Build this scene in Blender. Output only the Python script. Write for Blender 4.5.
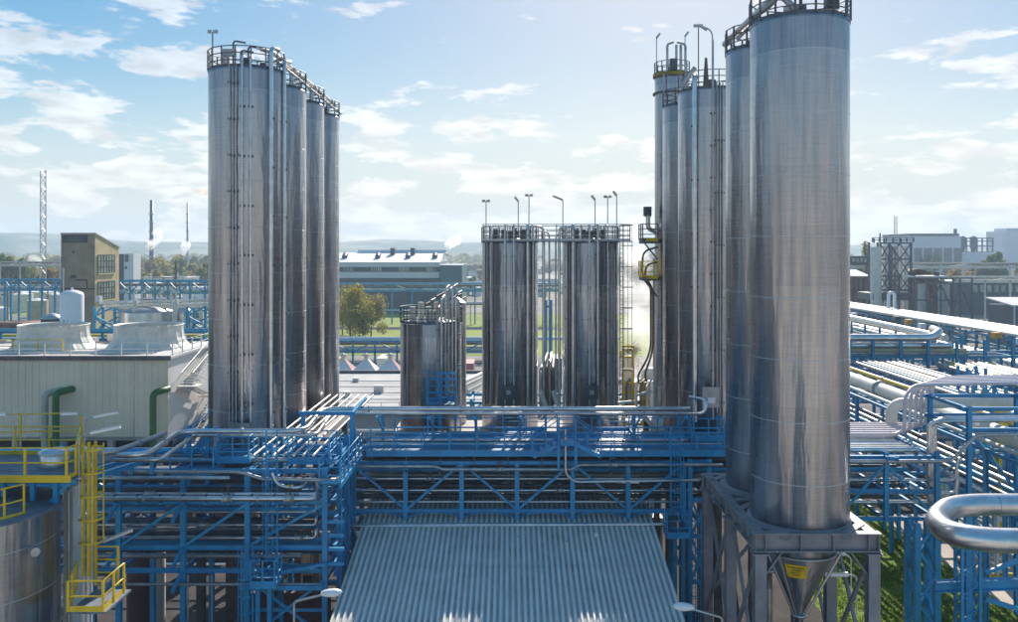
import bpy, math, random
from mathutils import Vector, Matrix, noise
R = math.radians
sc = bpy.context.scene
for o in list(bpy.data.objects): bpy.data.objects.remove(o)
COL = sc.collection
# ------------------------------------------------------------------ camera, sky, sun, exposure
F = 880.0; CH = 21.5; CX = 509.0; HY = 252.0       # focal length in photo pixels, eye height, principal column, horizon row
cam = bpy.data.cameras.new('camera'); cam.lens = F/1018*36; cam.sensor_width = 36
cam.shift_y = -59/1018; cam.clip_start = 0.5; cam.clip_end = 20000
co = bpy.data.objects.new('camera', cam); COL.objects.link(co)
co.location = (0, 0, CH); co.rotation_euler = (R(90), 0, 0); sc.camera = co
SUN_EL, SUN_AZ = R(33), R(12)
w = bpy.data.worlds.new('World'); sc.world = w; w.use_nodes = True
nt = w.node_tree; nt.nodes.clear()
def wn(t): return nt.nodes.new(t)
L = nt.links.new
sky = wn('ShaderNodeTexSky'); sky.sky_type = 'NISHITA'; sky.sun_disc = False
sky.sun_elevation = SUN_EL; sky.sun_rotation = SUN_AZ; sky.air_density = 1.1; sky.dust_density = 0.6; sky.ozone_density = 1.6
gm = wn('ShaderNodeGamma'); gm.inputs[1].default_value = 0.38; L(sky.outputs[0], gm.inputs[0])
hs = wn('ShaderNodeHueSaturation'); hs.inputs['Saturation'].default_value = 3.6; L(gm.outputs[0], hs.inputs['Color'])
hzm = wn('ShaderNodeMixRGB'); hzf = wn('ShaderNodeMapRange'); hzf.interpolation_type = 'SMOOTHSTEP'
tc0 = wn('ShaderNodeTexCoord'); sp0 = wn('ShaderNodeSeparateXYZ'); L(tc0.outputs['Generated'], sp0.inputs[0]); L(sp0.outputs[2], hzf.inputs[0])
hzf.inputs[1].default_value = -0.02; hzf.inputs[2].default_value = 0.20; hzf.inputs[3].default_value = 0.85; hzf.inputs[4].default_value = 0.0
L(hzf.outputs[0], hzm.inputs[0]); L(hs.outputs[0], hzm.inputs[1]); hzm.inputs[2].default_value = (1.70, 2.0, 2.38, 1)
skyc = hzm.outputs[0]
bg = wn('ShaderNodeBackground'); bg.inputs[1].default_value = 0.15
out = wn('ShaderNodeOutputWorld')
tc = wn('ShaderNodeTexCoord')
sep = wn('ShaderNodeSeparateXYZ'); L(tc.outputs['Generated'], sep.inputs[0])
mp = wn('ShaderNodeMapping'); mp.inputs['Scale'].default_value = (1.0, 1.0, 3.4); mp.inputs['Location'].default_value = (0.37, 0.0, 0.11)
L(tc.outputs['Generated'], mp.inputs[0])
n1 = wn('ShaderNodeTexNoise'); n1.inputs['Scale'].default_value = 10.5; n1.inputs['Detail'].default_value = 9; n1.inputs['Roughness'].default_value = 0.58; n1.inputs['Distortion'].default_value = 0.1
L(mp.outputs[0], n1.inputs['Vector'])
n2 = wn('ShaderNodeTexNoise'); n2.inputs['Scale'].default_value = 3.6; n2.inputs['Detail'].default_value = 3
L(mp.outputs[0], n2.inputs['Vector'])
ad = wn('ShaderNodeMath'); ad.operation = 'MULTIPLY_ADD'; ad.inputs[1].default_value = 0.5; L(n2.outputs[0], ad.inputs[0]); L(n1.outputs[0], ad.inputs[2])
cr = wn('ShaderNodeMapRange'); cr.interpolation_type = 'SMOOTHSTEP'
cr.inputs[1].default_value = 0.80; cr.inputs[2].default_value = 0.875; L(ad.outputs[0], cr.inputs[0])
# more cloud low over the horizon
lo = wn('ShaderNodeMapRange'); lo.inputs[1].default_value = 0.0; lo.inputs[2].default_value = 0.22; lo.inputs[3].default_value = 0.10; lo.inputs[4].default_value = 0.0
L(sep.outputs[2], lo.inputs[0])
ad2 = wn('ShaderNodeMath'); ad2.operation = 'ADD'; L(ad.outputs[0], ad2.inputs[0]); L(lo.outputs[0], ad2.inputs[1]); L(ad2.outputs[0], cr.inputs[0])
cc = wn('ShaderNodeMixRGB'); cc.blend_type = 'MIX'
bc = wn('ShaderNodeMixRGB'); bc.blend_type = 'ADD'; bc.inputs[0].default_value = 1
sc2 = wn('ShaderNodeMixRGB'); sc2.blend_type = 'MULTIPLY'; sc2.inputs[0].default_value = 1; sc2.inputs[2].default_value = (0.55, 0.55, 0.55, 1)
L(skyc, sc2.inputs[1]); L(sc2.outputs[0], bc.inputs[1]); bc.inputs[2].default_value = (1.75, 1.68, 1.62, 1)
f2 = wn('ShaderNodeMath'); f2.operation = 'MULTIPLY'; f2.inputs[1].default_value = 0.9; L(cr.outputs[0], f2.inputs[0])
n7 = wn('ShaderNodeTexNoise'); n7.inputs['Scale'].default_value = 26; n7.inputs['Detail'].default_value = 6; L(mp.outputs[0], n7.inputs['Vector'])
r7 = wn('ShaderNodeMapRange'); r7.inputs[1].default_value = 0.35; r7.inputs[2].default_value = 0.65; r7.inputs[3].default_value = 0.80; r7.inputs[4].default_value = 1.08; L(n7.outputs[0], r7.inputs[0])
bc2 = wn('ShaderNodeMixRGB'); bc2.blend_type = 'MULTIPLY'; bc2.inputs[0].default_value = 1; L(bc.outputs[0], bc2.inputs[1]); L(r7.outputs[0], bc2.inputs[2])
L(f2.outputs[0], cc.inputs[0]); L(skyc, cc.inputs[1]); L(bc2.outputs[0], cc.inputs[2])
L(cc.outputs[0], bg.inputs[0]); L(bg.outputs[0], out.inputs[0])
sd = bpy.data.lights.new('sun', 'SUN'); sd.energy = 3.0; sd.angle = R(0.6); sd.color = (1.0, 0.95, 0.87)
so = bpy.data.objects.new('sun', sd); COL.objects.link(so)
sv = Vector((math.sin(SUN_AZ)*math.cos(SUN_EL), math.cos(SUN_AZ)*math.cos(SUN_EL), math.sin(SUN_EL)))
so.rotation_euler = sv.to_track_quat('Z', 'Y').to_euler(); so.location = (0, 0, 60)
sc.view_settings.view_transform = 'Standard'; sc.view_settings.look = 'None'
sc.view_settings.exposure = 1.28; sc.view_settings.gamma = 1; sc.view_settings.use_curve_mapping = False
sc.view_settings.use_white_balance = True; sc.view_settings.white_balance_temperature = 6900; sc.view_settings.white_balance_tint = 14
sc.render.engine = 'CYCLES'
sc.cycles.volume_bounces = 6; sc.cycles.max_bounces = 8; sc.cycles.transparent_max_bounces = 8
sc.cycles.volume_max_steps = 128
# ------------------------------------------------------------------ materials
def X(px, D): return (px-CX)/F*D
def Z(py, D): return CH-(py-HY)/F*D
def W(px, py, D): return Vector((X(px, D), D, Z(py, D)))
MATS = {}
def mat(name, col, rough=0.6, metal=0.0, var=0.12, vscale=1.5, bump=0.0, bscale=20, dirt=None, spec=0.5, rust=0.0):
    m = bpy.data.materials.new(name); m.use_nodes = True; t = m.node_tree; b = t.nodes['Principled BSDF']
    tcn = t.nodes.new('ShaderNodeTexCoord'); no = t.nodes.new('ShaderNodeTexNoise'); no.inputs['Scale'].default_value = vscale
    no.inputs['Detail'].default_value = 6; no.inputs['Roughness'].default_value = 0.65
    t.links.new(tcn.outputs['Object'], no.inputs['Vector'])
    rp = t.nodes.new('ShaderNodeValToRGB')
    c0 = dirt if dirt else tuple(c*(1-2.2*var) for c in col); c1 = tuple(min(1, c*(1+1.2*var)) for c in col)
    rp.color_ramp.elements[0].position = 0.3; rp.color_ramp.elements[0].color = (*c0, 1)
    rp.color_ramp.elements[1].position = 0.5 if dirt else 0.7; rp.color_ramp.elements[1].color = (*c1, 1)
    t.links.new(no.outputs[0], rp.inputs[0]); t.links.new(rp.outputs[0], b.inputs['Base Color'])
    b.inputs['Metallic'].default_value = metal; b.inputs['Roughness'].default_value = rough
    b.inputs['Specular IOR Level'].default_value = spec
    if rust:
        n5 = t.nodes.new('ShaderNodeTexNoise'); n5.inputs['Scale'].default_value = 2.6; n5.inputs['Detail'].default_value = 9; n5.inputs['Roughness'].default_value = 0.72
        r5 = t.nodes.new('ShaderNodeMapRange'); r5.inputs[1].default_value = 0.60; r5.inputs[2].default_value = 0.70; r5.inputs[4].default_value = rust
        m5 = t.nodes.new('ShaderNodeMixRGB'); m5.inputs[2].default_value = (0.10, 0.055, 0.03, 1)
        t.links.new(tcn.outputs['Object'], n5.inputs['Vector']); t.links.new(n5.outputs[0], r5.inputs[0]); t.links.new(r5.outputs[0], m5.inputs[0]); t.links.new(rp.outputs[0], m5.inputs[1]); t.links.new(m5.outputs[0], b.inputs['Base Color'])
    if bump:
        n3 = t.nodes.new('ShaderNodeTexNoise'); n3.inputs['Scale'].default_value = bscale; n3.inputs['Detail'].default_value = 4
        bp = t.nodes.new('ShaderNodeBump'); bp.inputs['Strength'].default_value = bump; bp.inputs['Distance'].default_value = 0.05
        t.links.new(tcn.outputs['Object'], n3.inputs['Vector']); t.links.new(n3.outputs[0], bp.inputs['Height']); t.links.new(bp.outputs[0], b.inputs['Normal'])
    MATS[name] = m; return m
def silo_steel(name, col, rough, aniso=0.75):
    m = bpy.data.materials.new(name); m.use_nodes = True; t = m.node_tree; b = t.nodes['Principled BSDF']; N = t.nodes.new; K = t.links.new
    tcn = N('ShaderNodeTexCoord'); sp = N('ShaderNodeSeparateXYZ'); K(tcn.outputs['Object'], sp.inputs[0])
    # reflected streaks and drip stains put into the colour: noise stretched along z
    m1 = N('ShaderNodeMapping'); m1.inputs['Scale'].default_value = (1, 1, 0.05); K(tcn.outputs['Object'], m1.inputs[0])
    a = N('ShaderNodeTexNoise'); a.inputs['Scale'].default_value = 3.5; a.inputs['Detail'].default_value = 5; K(m1.outputs[0], a.inputs['Vector'])
    # course to course difference
    fl = N('ShaderNodeMath'); fl.operation = 'MULTIPLY'; fl.inputs[1].default_value = 1/2.43; K(sp.outputs[2], fl.inputs[0])
    fr = N('ShaderNodeMath'); fr.operation = 'FLOOR'; K(fl.outputs[0], fr.inputs[0])
    wh = N('ShaderNodeTexWhiteNoise'); wh.noise_dimensions = '1D'; K(fr.outputs[0], wh.inputs['W'])
    # fine horizontal grain
    m2 = N('ShaderNodeMapping'); m2.inputs['Scale'].default_value = (0.7, 0.7, 30); K(tcn.outputs['Object'], m2.inputs[0])
    g = N('ShaderNodeTexNoise'); g.inputs['Scale'].default_value = 1.0; g.inputs['Detail'].default_value = 3; K(m2.outputs[0], g.inputs['Vector'])
    m4 = N('ShaderNodeMapping'); m4.inputs['Scale'].default_value = (14, 14, 0.7); K(tcn.outputs['Object'], m4.inputs[0])
    g4 = N('ShaderNodeTexNoise'); g4.inputs['Scale'].default_value = 1.0; g4.inputs['Detail'].default_value = 3; K(m4.outputs[0], g4.inputs['Vector'])
    def ma(op, x, y, z=None):
        q = N('ShaderNodeMath'); q.operation = op
        for i, v in enumerate((x, y, z)):
            if v is None: continue
            if isinstance(v, (int, float)): q.inputs[i].default_value = v
            else: K(v, q.inputs[i])
        return q.outputs[0]
    s = ma('MULTIPLY_ADD', a.outputs[0], 1.0, 0.20)
    s = ma('MULTIPLY_ADD', wh.outputs[0], 0.10, s)
    s = ma('MULTIPLY_ADD', g.outputs[0], 0.28, s)
    an = ma('ARCTAN2', sp.outputs[1], sp.outputs[0]); an = ma('MULTIPLY', an, 3/(2*math.pi)); an = ma('MULTIPLY_ADD', fr.outputs[0], 0.37, an)
    an = ma('FRACT', an, 0); an = ma('LESS_THAN', an, 0.006); s = ma('MULTIPLY_ADD', an, 0.35, s)
    s = ma('MULTIPLY_ADD', g4.outputs[0], 0.10, s)
    s = ma('ADD', s, -0.05)
    mx = N('ShaderNodeMixRGB'); mx.blend_type = 'MULTIPLY'; mx.inputs[0].default_value = 1; mx.inputs[1].default_value = (*col, 1); K(s, mx.inputs[2])
    hue = N('ShaderNodeMixRGB'); hue.blend_type = 'MIX'; K(mx.outputs[0], hue.inputs[1])
    warm = N('ShaderNodeMixRGB'); warm.blend_type = 'MULTIPLY'; warm.inputs[0].default_value = 1; warm.inputs[2].default_value = (1.06, 0.95, 0.88, 1); K(mx.outputs[0], warm.inputs[1])
    K(warm.outputs[0], hue.inputs[2])
    hr = N('ShaderNodeMapRange'); hr.inputs[1].default_value = 0.45; hr.inputs[2].default_value = 0.62; K(a.outputs[0], hr.inputs[0]); K(hr.outputs[0], hue.inputs[0])
    K(hue.outputs[0], b.inputs['Base Color'])
    b.inputs['Metallic'].default_value = 1
    r = ma('MULTIPLY_ADD', g.outputs[0], 0.04, rough-0.02); K(r, b.inputs['Roughness'])
    b.inputs['Anisotropic'].default_value = aniso; b.inputs['Anisotropic Rotation'].default_value = 0.25
    tg = N('ShaderNodeTangent'); tg.direction_type = 'RADIAL'; tg.axis = 'Z'; K(tg.outputs[0], b.inputs['Tangent'])
    # gentle waviness round the shell that breaks the mirror image into upright streaks
    m3 = N('ShaderNodeMapping'); m3.inputs['Scale'].default_value = (1, 1, 0.12); K(tcn.outputs['Object'], m3.inputs[0])
    h = N('ShaderNodeTexNoise'); h.inputs['Scale'].default_value = 2.4; h.inputs['Detail'].default_value = 2; K(m3.outputs[0], h.inputs['Vector'])
    hh = h.outputs[0]
    bp = N('ShaderNodeBump'); bp.inputs['Strength'].default_value = 0.5; bp.inputs['Distance'].default_value = 0.12; K(hh, bp.inputs['Height']); K(bp.outputs[0], b.inputs['Normal'])
    MATS[name] = m; return m
silo_steel('silo', (0.45, 0.46, 0.49), 0.28)
silo_steel('silo_top', (0.37, 0.39, 0.44), 0.30)
silo_steel('tank_steel', (0.40, 0.41, 0.43), 0.30, 0.3)
mat('weld', (0.60, 0.60, 0.60), 0.45, 0.8, 0.05)
mat('blue', (0.0, 0.30, 0.57), 0.42, 0.0, 0.14, 0.9, dirt=None, rust=0.55)
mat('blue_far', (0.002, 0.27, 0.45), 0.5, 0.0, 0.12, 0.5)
mat('yellow', (0.80, 0.52, 0.01), 0.45, 0.0, 0.10, 1.2, rust=0.6)
mat('pipe', (0.66, 0.655, 0.65), 0.28, 0.95, 0.12, 1.2, 0.15, 6)
mat('pipe_dull', (0.46, 0.46, 0.46), 0.42, 0.7, 0.15, 1.5, rust=0.5)
mat('pipe_dark', (0.12, 0.12, 0.13), 0.5, 0.5, 0.2, 1.5)
mat('pipe_white', (0.68, 0.66, 0.58), 0.5, 0.0, 0.10, 0.8, rust=0.5)
mat('pipe_lilac', (0.62, 0.56, 0.58), 0.45, 0.2, 0.08, 0.8)
mat('grey_steel', (0.24, 0.24, 0.26), 0.55, 0.2, 0.16, 0.8, 0.1, 12, rust=0.5)
mat('grate', (0.16, 0.20, 0.24), 0.7, 0.3, 0.2, 3)
mat('blue_grate', (0.03, 0.18, 0.28), 0.6, 0.0, 0.2, 3)
mat('green', (0.03, 0.15, 0.04), 0.5, 0.0, 0.15, 1, rust=0.3)
mat('pale_green', (0.42, 0.47, 0.36), 0.55, 0.0, 0.1, 1)
mat('panel', (0.82, 0.70, 0.52), 0.6, 0.0, 0.07, 0.15)
mat('panel_side', (0.66, 0.65, 0.62), 0.6, 0.0, 0.07, 0.2)  # light side wall tone, the sun on it put into the colour
mat('concrete', (0.45, 0.44, 0.42), 0.85, 0.0, 0.12, 0.25, 0.1, 8, rust=0.3)
mat('roof_pale', (0.58, 0.56, 0.54), 0.8, 0.0, 0.12, 0.2, rust=0.4)
mat('brown_wall', (0.30, 0.23, 0.155), 0.9, 0.0, 0.16, 0.35, 0.1, 5)
mat('brown_trim', (0.55, 0.42, 0.25), 0.9, 0.0, 0.1, 0.5)
mat('soot', (0.09, 0.08, 0.075), 0.9, 0.0, 0.3, 0.4)
mat('white', (0.80, 0.79, 0.79), 0.4, 0.0, 0.04, 0.5)
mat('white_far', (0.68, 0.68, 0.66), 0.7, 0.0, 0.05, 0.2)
mat('cladding', (0.66, 0.66, 0.70), 0.5, 0.0, 0.05, 0.1)
mat('dark_cladding', (0.07, 0.09, 0.12), 0.5, 0.1, 0.1, 0.2)
mat('teal_cladding', (0.05, 0.14, 0.18), 0.5, 0.0, 0.06, 0.2)
mat('glass', (0.10, 0.13, 0.14), 0.12, 0.0, 0.3, 0.4)
mat('pale_glass', (0.42, 0.44, 0.36), 0.3, 0.0, 0.35, 0.4)
mat('brick', (0.26, 0.14, 0.10), 0.9, 0.0, 0.2, 0.3)
mat('red', (0.42, 0.17, 0.17), 0.7, 0.0, 0.2, 0.6)
mat('roof_tile', (0.32, 0.17, 0.12), 0.85, 0.0, 0.2, 0.3)
mat('dark', (0.035, 0.035, 0.04), 0.7, 0.0, 0.2, 1)
mat('rubber', (0.02, 0.02, 0.02), 0.8)
mat('lamp', (0.80, 0.80, 0.78), 0.3, 0.0, 0.03, 2)
mat('skin', (0.45, 0.28, 0.20), 0.6)
mat('cloth_blue', (0.02, 0.05, 0.20), 0.9, 0.0, 0.2, 6)
mat('cloth_white', (0.62, 0.63, 0.66), 0.9, 0.0, 0.2, 6)
mat('bark', (0.10, 0.07, 0.05), 0.95, 0, 0.2, 3)
mat('brown_metal', (0.20, 0.14, 0.10), 0.6, 0.3, 0.2, 1)
mat('maroon', (0.13, 0.06, 0.06), 0.8, 0.0, 0.2, 0.5)
mat('roof_valley', (0.40, 0.40, 0.37), 0.7, 0, 0.15, 0.8)  # valleys coloured darker, standing in for shade between the ribs
mat('ochre', (0.35, 0.24, 0.03), 0.6, 0, 0.2, 1)
mat('orange', (0.70, 0.30, 0.02), 0.6, 0, 0.1, 1)
def leafmat(name, a, b_):
    m = bpy.data.materials.new(name); m.use_nodes = True; t = m.node_tree; b = t.nodes['Principled BSDF']
    g = t.nodes.new('ShaderNodeNewGeometry'); rp = t.nodes.new('ShaderNodeValToRGB')
    rp.color_ramp.elements[0].color = (*a, 1); rp.color_ramp.elements[1].color = (*b_, 1)
    t.links.new(g.outputs['Random Per Island'], rp.inputs[0]); t.links.new(rp.outputs[0], b.inputs['Base Color'])
    b.inputs['Roughness'].default_value = 0.8; b.inputs['Specular IOR Level'].default_value = 0.2
    tr = t.nodes.new('ShaderNodeBsdfTranslucent'); t.links.new(rp.outputs[0], tr.inputs[0])
    mx = t.nodes.new('ShaderNodeMixShader'); mx.inputs[0].default_value = 0.5
    t.links.new(b.outputs[0], mx.inputs[1]); t.links.new(tr.outputs[0], mx.inputs[2])
    t.links.new(mx.outputs[0], t.nodes['Material Output'].inputs[0]); MATS[name] = m
leafmat('leaf_yellow', (0.20, 0.20, 0.03), (0.48, 0.38, 0.05))
leafmat('leaf_green', (0.06, 0.12, 0.02), (0.15, 0.20, 0.05))
leafmat('leaf_orange', (0.20, 0.13, 0.02), (0.38, 0.22, 0.03))
leafmat('leaf_olive', (0.17, 0.17, 0.05), (0.38, 0.32, 0.09))
leafmat('grass_blade', (0.07, 0.13, 0.015), (0.20, 0.28, 0.03))
def ground_mat(name, stops, scale, rough=0.95, bump=0.2, bscale=3.0, detail=8):
    m = bpy.data.materials.new(name); m.use_nodes = True; t = m.node_tree; b = t.nodes['Principled BSDF']
    tcn = t.nodes.new('ShaderNodeTexCoord'); no = t.nodes.new('ShaderNodeTexNoise'); no.inputs['Scale'].default_value = scale
    no.inputs['Detail'].default_value = detail; no.inputs['Roughness'].default_value = 0.65; t.links.new(tcn.outputs['Object'], no.inputs['Vector'])
    rp = t.nodes.new('ShaderNodeValToRGB'); e = rp.color_ramp.elements
    while len(e) < len(stops): e.new(0.5)
    for i, (p, c) in enumerate(stops): e[i].position = p; e[i].color = (*c, 1)
    t.links.new(no.outputs[0], rp.inputs[0]); t.links.new(rp.outputs[0], b.inputs['Base Color']); b.inputs['Roughness'].default_value = rough
    b.inputs['Specular IOR Level'].default_value = 0.2
    n3 = t.nodes.new('ShaderNodeTexNoise'); n3.inputs['Scale'].default_value = bscale; n3.inputs['Detail'].default_value = 5
    bp = t.nodes.new('ShaderNodeBump'); bp.inputs['Strength'].default_value = bump; bp.inputs['Distance'].default_value = 0.3
    t.links.new(tcn.outputs['Object'], n3.inputs['Vector']); t.links.new(n3.outputs[0], bp.inputs['Height']); t.links.new(bp.outputs[0], b.inputs['Normal'])
    MATS[name] = m
ground_mat('land', [(0.35, (0.10, 0.13, 0.06)), (0.47, (0.20, 0.19, 0.14)), (0.55, (0.30, 0.28, 0.25)), (0.66, (0.14, 0.15, 0.08))], 0.02, bscale=0.05)
ground_mat('yard', [(0.35, (0.10, 0.10, 0.10)), (0.5, (0.19, 0.18, 0.175)), (0.65, (0.27, 0.255, 0.24))], 0.12)
ground_mat('grass', [(0.32, (0.05, 0.10, 0.012)), (0.48, (0.12, 0.19, 0.02)), (0.62, (0.20, 0.26, 0.04)), (0.75, (0.24, 0.22, 0.10))], 0.5, bump=0.8)
ground_mat('field', [(0.35, (0.13, 0.20, 0.03)), (0.5, (0.22, 0.28, 0.05)), (0.65, (0.30, 0.30, 0.09))], 0.05)
ground_mat('path', [(0.35, (0.42, 0.36, 0.30)), (0.6, (0.52, 0.46, 0.39))], 0.4, bump=0.1)
ground_mat('unseen_forecourt', [(0.35, (0.40, 0.36, 0.31)), (0.5, (0.50, 0.46, 0.40)), (0.65, (0.56, 0.51, 0.45))], 0.15)
ground_mat('asphalt', [(0.35, (0.10, 0.10, 0.105)), (0.6, (0.15, 0.15, 0.155))], 0.3, bump=0.1)
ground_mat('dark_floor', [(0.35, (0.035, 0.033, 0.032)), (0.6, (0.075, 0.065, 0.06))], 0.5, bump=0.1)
ground_mat('hill', [(0.40, (0.06, 0.10, 0.06)), (0.52, (0.13, 0.15, 0.09)), (0.62, (0.28, 0.27, 0.18))], 0.006, bscale=0.02)
# corrugated roof
m = bpy.data.materials.new('corrugated'); m.use_nodes = True; t = m.node_tree; b = t.nodes['Principled BSDF']; MATS['corrugated'] = m
tcn = t.nodes.new('ShaderNodeTexCoord'); mm = t.nodes.new('ShaderNodeMapping'); mm.inputs['Scale'].default_value = (1.2, 0.25, 1)
no = t.nodes.new('ShaderNodeTexNoise'); no.inputs['Scale'].default_value = 1.2; no.inputs['Detail'].default_value = 6
rp = t.nodes.new('ShaderNodeValToRGB'); rp.color_ramp.elements[0].position = 0.3; rp.color_ramp.elements[0].color = (0.66, 0.66, 0.63, 1); rp.color_ramp.elements[1].position = 0.62; rp.color_ramp.elements[1].color = (0.80, 0.80, 0.76, 1)
t.links.new(tcn.outputs['Object'], mm.inputs[0]); t.links.new(mm.outputs[0], no.inputs['Vector']); t.links.new(no.outputs[0], rp.inputs[0])
sp2 = t.nodes.new('ShaderNodeTexNoise'); sp2.inputs['Scale'].default_value = 3.2; sp2.inputs['Detail'].default_value = 1; t.links.new(tcn.outputs['Object'], sp2.inputs['Vector'])
spr = t.nodes.new('ShaderNodeMapRange'); spr.inputs[1].default_value = 0.80; spr.inputs[2].default_value = 0.82; t.links.new(sp2.outputs[0], spr.inputs[0])
mxx = t.nodes.new('ShaderNodeMixRGB'); mxx.inputs[2].default_value = (0.06, 0.06, 0.06, 1); t.links.new(spr.outputs[0], mxx.inputs[0]); t.links.new(rp.outputs[0], mxx.inputs[1])
t.links.new(mxx.outputs[0], b.inputs['Base Color']); b.inputs['Roughness'].default_value = 0.6; b.inputs['Specular IOR Level'].default_value = 0.3
# ------------------------------------------------------------------ mesh helpers
def tag(o, label=None, cat=None, group=None, kind=None):
    if label: o['label'] = label
    if cat: o['category'] = cat
    if group: o['group'] = group
    if kind: o['kind'] = kind
    return o
def wloc(o):
    v = Vector((0, 0, 0))
    while o is not None: v = v+o.location; o = o.parent
    return v
class MB:
    def __init__(s): s.v = []; s.f = []; s.sm = []; s.mi = []; s.cm = 0
    def add(s, vs, fs, smooth=False):
        n = len(s.v); s.v.extend([tuple(v) for v in vs])
        for f in fs: s.f.append(tuple(i+n for i in f)); s.sm.append(smooth); s.mi.append(s.cm)
        return s
    def box(s, c, d, rz=0.0):
        x, y, z = d[0]/2, d[1]/2, d[2]/2; cs, sn = math.cos(rz), math.sin(rz); vs = []
        for k in (-z, z):
            for a, b_ in ((-x, -y), (x, -y), (x, y), (-x, y)): vs.append((c[0]+a*cs-b_*sn, c[1]+a*sn+b_*cs, c[2]+k))
        return s.add(vs, [(3, 2, 1, 0), (4, 5, 6, 7), (0, 1, 5, 4), (1, 2, 6, 5), (2, 3, 7, 6), (3, 0, 4, 7)])
    def b2(s, x0, x1, y0, y1, z0, z1): return s.box(((x0+x1)/2, (y0+y1)/2, (z0+z1)/2), (abs(x1-x0), abs(y1-y0), abs(z1-z0)))
    def frame(s, p0, p1):
        d = (Vector(p1)-Vector(p0)).normalized(); up = Vector((0, 0, 1)) if abs(d.z) < 0.95 else Vector((0, 1, 0))
        a = d.cross(up).normalized(); return d, a, a.cross(d).normalized()
    def bar(s, p0, p1, wd, h=None):
        h = h or wd; p0 = Vector(p0); p1 = Vector(p1); d, a, u = s.frame(p0, p1); vs = []
        for p in (p0, p1):
            for i, j in ((-1, -1), (1, -1), (1, 1), (-1, 1)): vs.append(p+a*i*wd/2+u*j*h/2)
        return s.add(vs, [(3, 2, 1, 0), (4, 5, 6, 7), (0, 1, 5, 4), (1, 2, 6, 5), (2, 3, 7, 6), (3, 0, 4, 7)])
    def ibar(s, p0, p1, wd, h, t=0.03, side=None):
        p0 = Vector(p0); p1 = Vector(p1); d, a, u = s.frame(p0, p1)
        if side: a, u = u, a
        for q in (-1, 1):
            o = u*q*(h/2-t/2); vs = []
            for p in (p0, p1):
                for i, j in ((-1, -1), (1, -1), (1, 1), (-1, 1)): vs.append(p+o+a*i*wd/2+u*j*t/2)
            s.add(vs, [(3, 2, 1, 0), (4, 5, 6, 7), (0, 1, 5, 4), (1, 2, 6, 5), (2, 3, 7, 6), (3, 0, 4, 7)])
        vs = []
        for p in (p0, p1):
            for i, j in ((-1, -1), (1, -1), (1, 1), (-1, 1)): vs.append(p+a*i*t*0.4+u*j*(h/2-t-0.001))
        return s.add(vs, [(0, 1, 5, 4), (1, 2, 6, 5), (2, 3, 7, 6), (3, 0, 4, 7)])
    def tube(s, pts, r, n=8, bend=0.0, caps=True, closed=False):
        pts = [Vector(p) for p in pts]
        if bend > 0 and len(pts) > 2:
            q = [pts[0]]
            for i in range(1, len(pts)-1):
                a, b_, c = pts[i-1], pts[i], pts[i+1]; u = (a-b_); v = (c-b_)
                bd = min(bend, u.length*0.48, v.length*0.48); pa = b_+u.normalized()*bd; pb = b_+v.normalized()*bd
                for k in range(6):
                    t_ = k/5; q.append(pa*(1-t_)**2+b_*2*t_*(1-t_)+pb*t_*t_)
            q.append(pts[-1]); pts = q
        m_ = len(pts); rings = []; up = None
        for i, p in enumerate(pts):
            if closed: d = (pts[(i+1) % m_]-pts[i-1]).normalized()
            else: d = (pts[min(i+1, m_-1)]-pts[max(i-1, 0)]).normalized()
            if up is None: up = Vector((0, 0, 1)) if abs(d.z) < 0.9 else Vector((1, 0, 0))
            a = d.cross(up)
            if a.length < 1e-4: a = d.cross(Vector((0.3, 0.8, 0.5)))
            a.normalize(); up = a.cross(d).normalized()
            rr = r(i/(m_-1)) if callable(r) else r
            rings.append([p+a*math.cos(2*math.pi*k/n)*rr+up*math.sin(2*math.pi*k/n)*rr for k in range(n)])
        vs = [v for rg in rings for v in rg]; fs = []
        for i in range(m_ if closed else m_-1):
            j = (i+1) % m_
            for k in range(n): fs.append((i*n+k, j*n+k, j*n+(k+1) % n, i*n+(k+1) % n))
        s.add(vs, fs, True)
        if caps and not closed:
            s.add(rings[0], [tuple(range(n))]); s.add(rings[-1], [tuple(reversed(range(n)))])
        return s
    def lathe(s, c, prof, n=48, smooth=True, wob=None):
        vs = []; fs = []
        for (r, z) in prof:
            for k in range(n):
                a = 2*math.pi*k/n; vs.append((c[0]+r*math.cos(a), c[1]+r*math.sin(a), c[2]+z))
        for i in range(len(prof)-1):
            for k in range(n): fs.append((i*n+k, i*n+(k+1) % n, (i+1)*n+(k+1) % n, (i+1)*n+k))
        return s.add(vs, fs, smooth)
    def cyl(s, c, r, z0, z1, n=32):
        s.lathe(c, [(r, z0), (r, z1)], n)
        s.add([(c[0]+r*math.cos(2*math.pi*k/n), c[1]+r*math.sin(2*math.pi*k/n), c[2]+z1) for k in range(n)], [tuple(range(n))])
        s.add([(c[0]+r*math.cos(2*math.pi*k/n), c[1]+r*math.sin(2*math.pi*k/n), c[2]+z0) for k in range(n)], [tuple(reversed(range(n)))])
        return s
    def quad(s, a, b_, c, d): return s.add([a, b_, c, d], [(0, 1, 2, 3)])
    def build(s, name, m, parent=None):
        me = bpy.data.meshes.new(name)
        org = wloc(parent) if parent is not None else Vector((0, 0, 0))
        if parent is None and s.v:
            xs = [v[0] for v in s.v]; ys = [v[1] for v in s.v]; zs = [v[2] for v in s.v]
            org = Vector(((min(xs)+max(xs))/2, (min(ys)+max(ys))/2, min(zs)))
        me.from_pydata([(v[0]-org.x, v[1]-org.y, v[2]-org.z) for v in s.v], [], s.f)
        me.polygons.foreach_set('use_smooth', s.sm)
        for q in (m if isinstance(m, (list, tuple)) else [m]): me.materials.append(MATS[q] if isinstance(q, str) else q)
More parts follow.
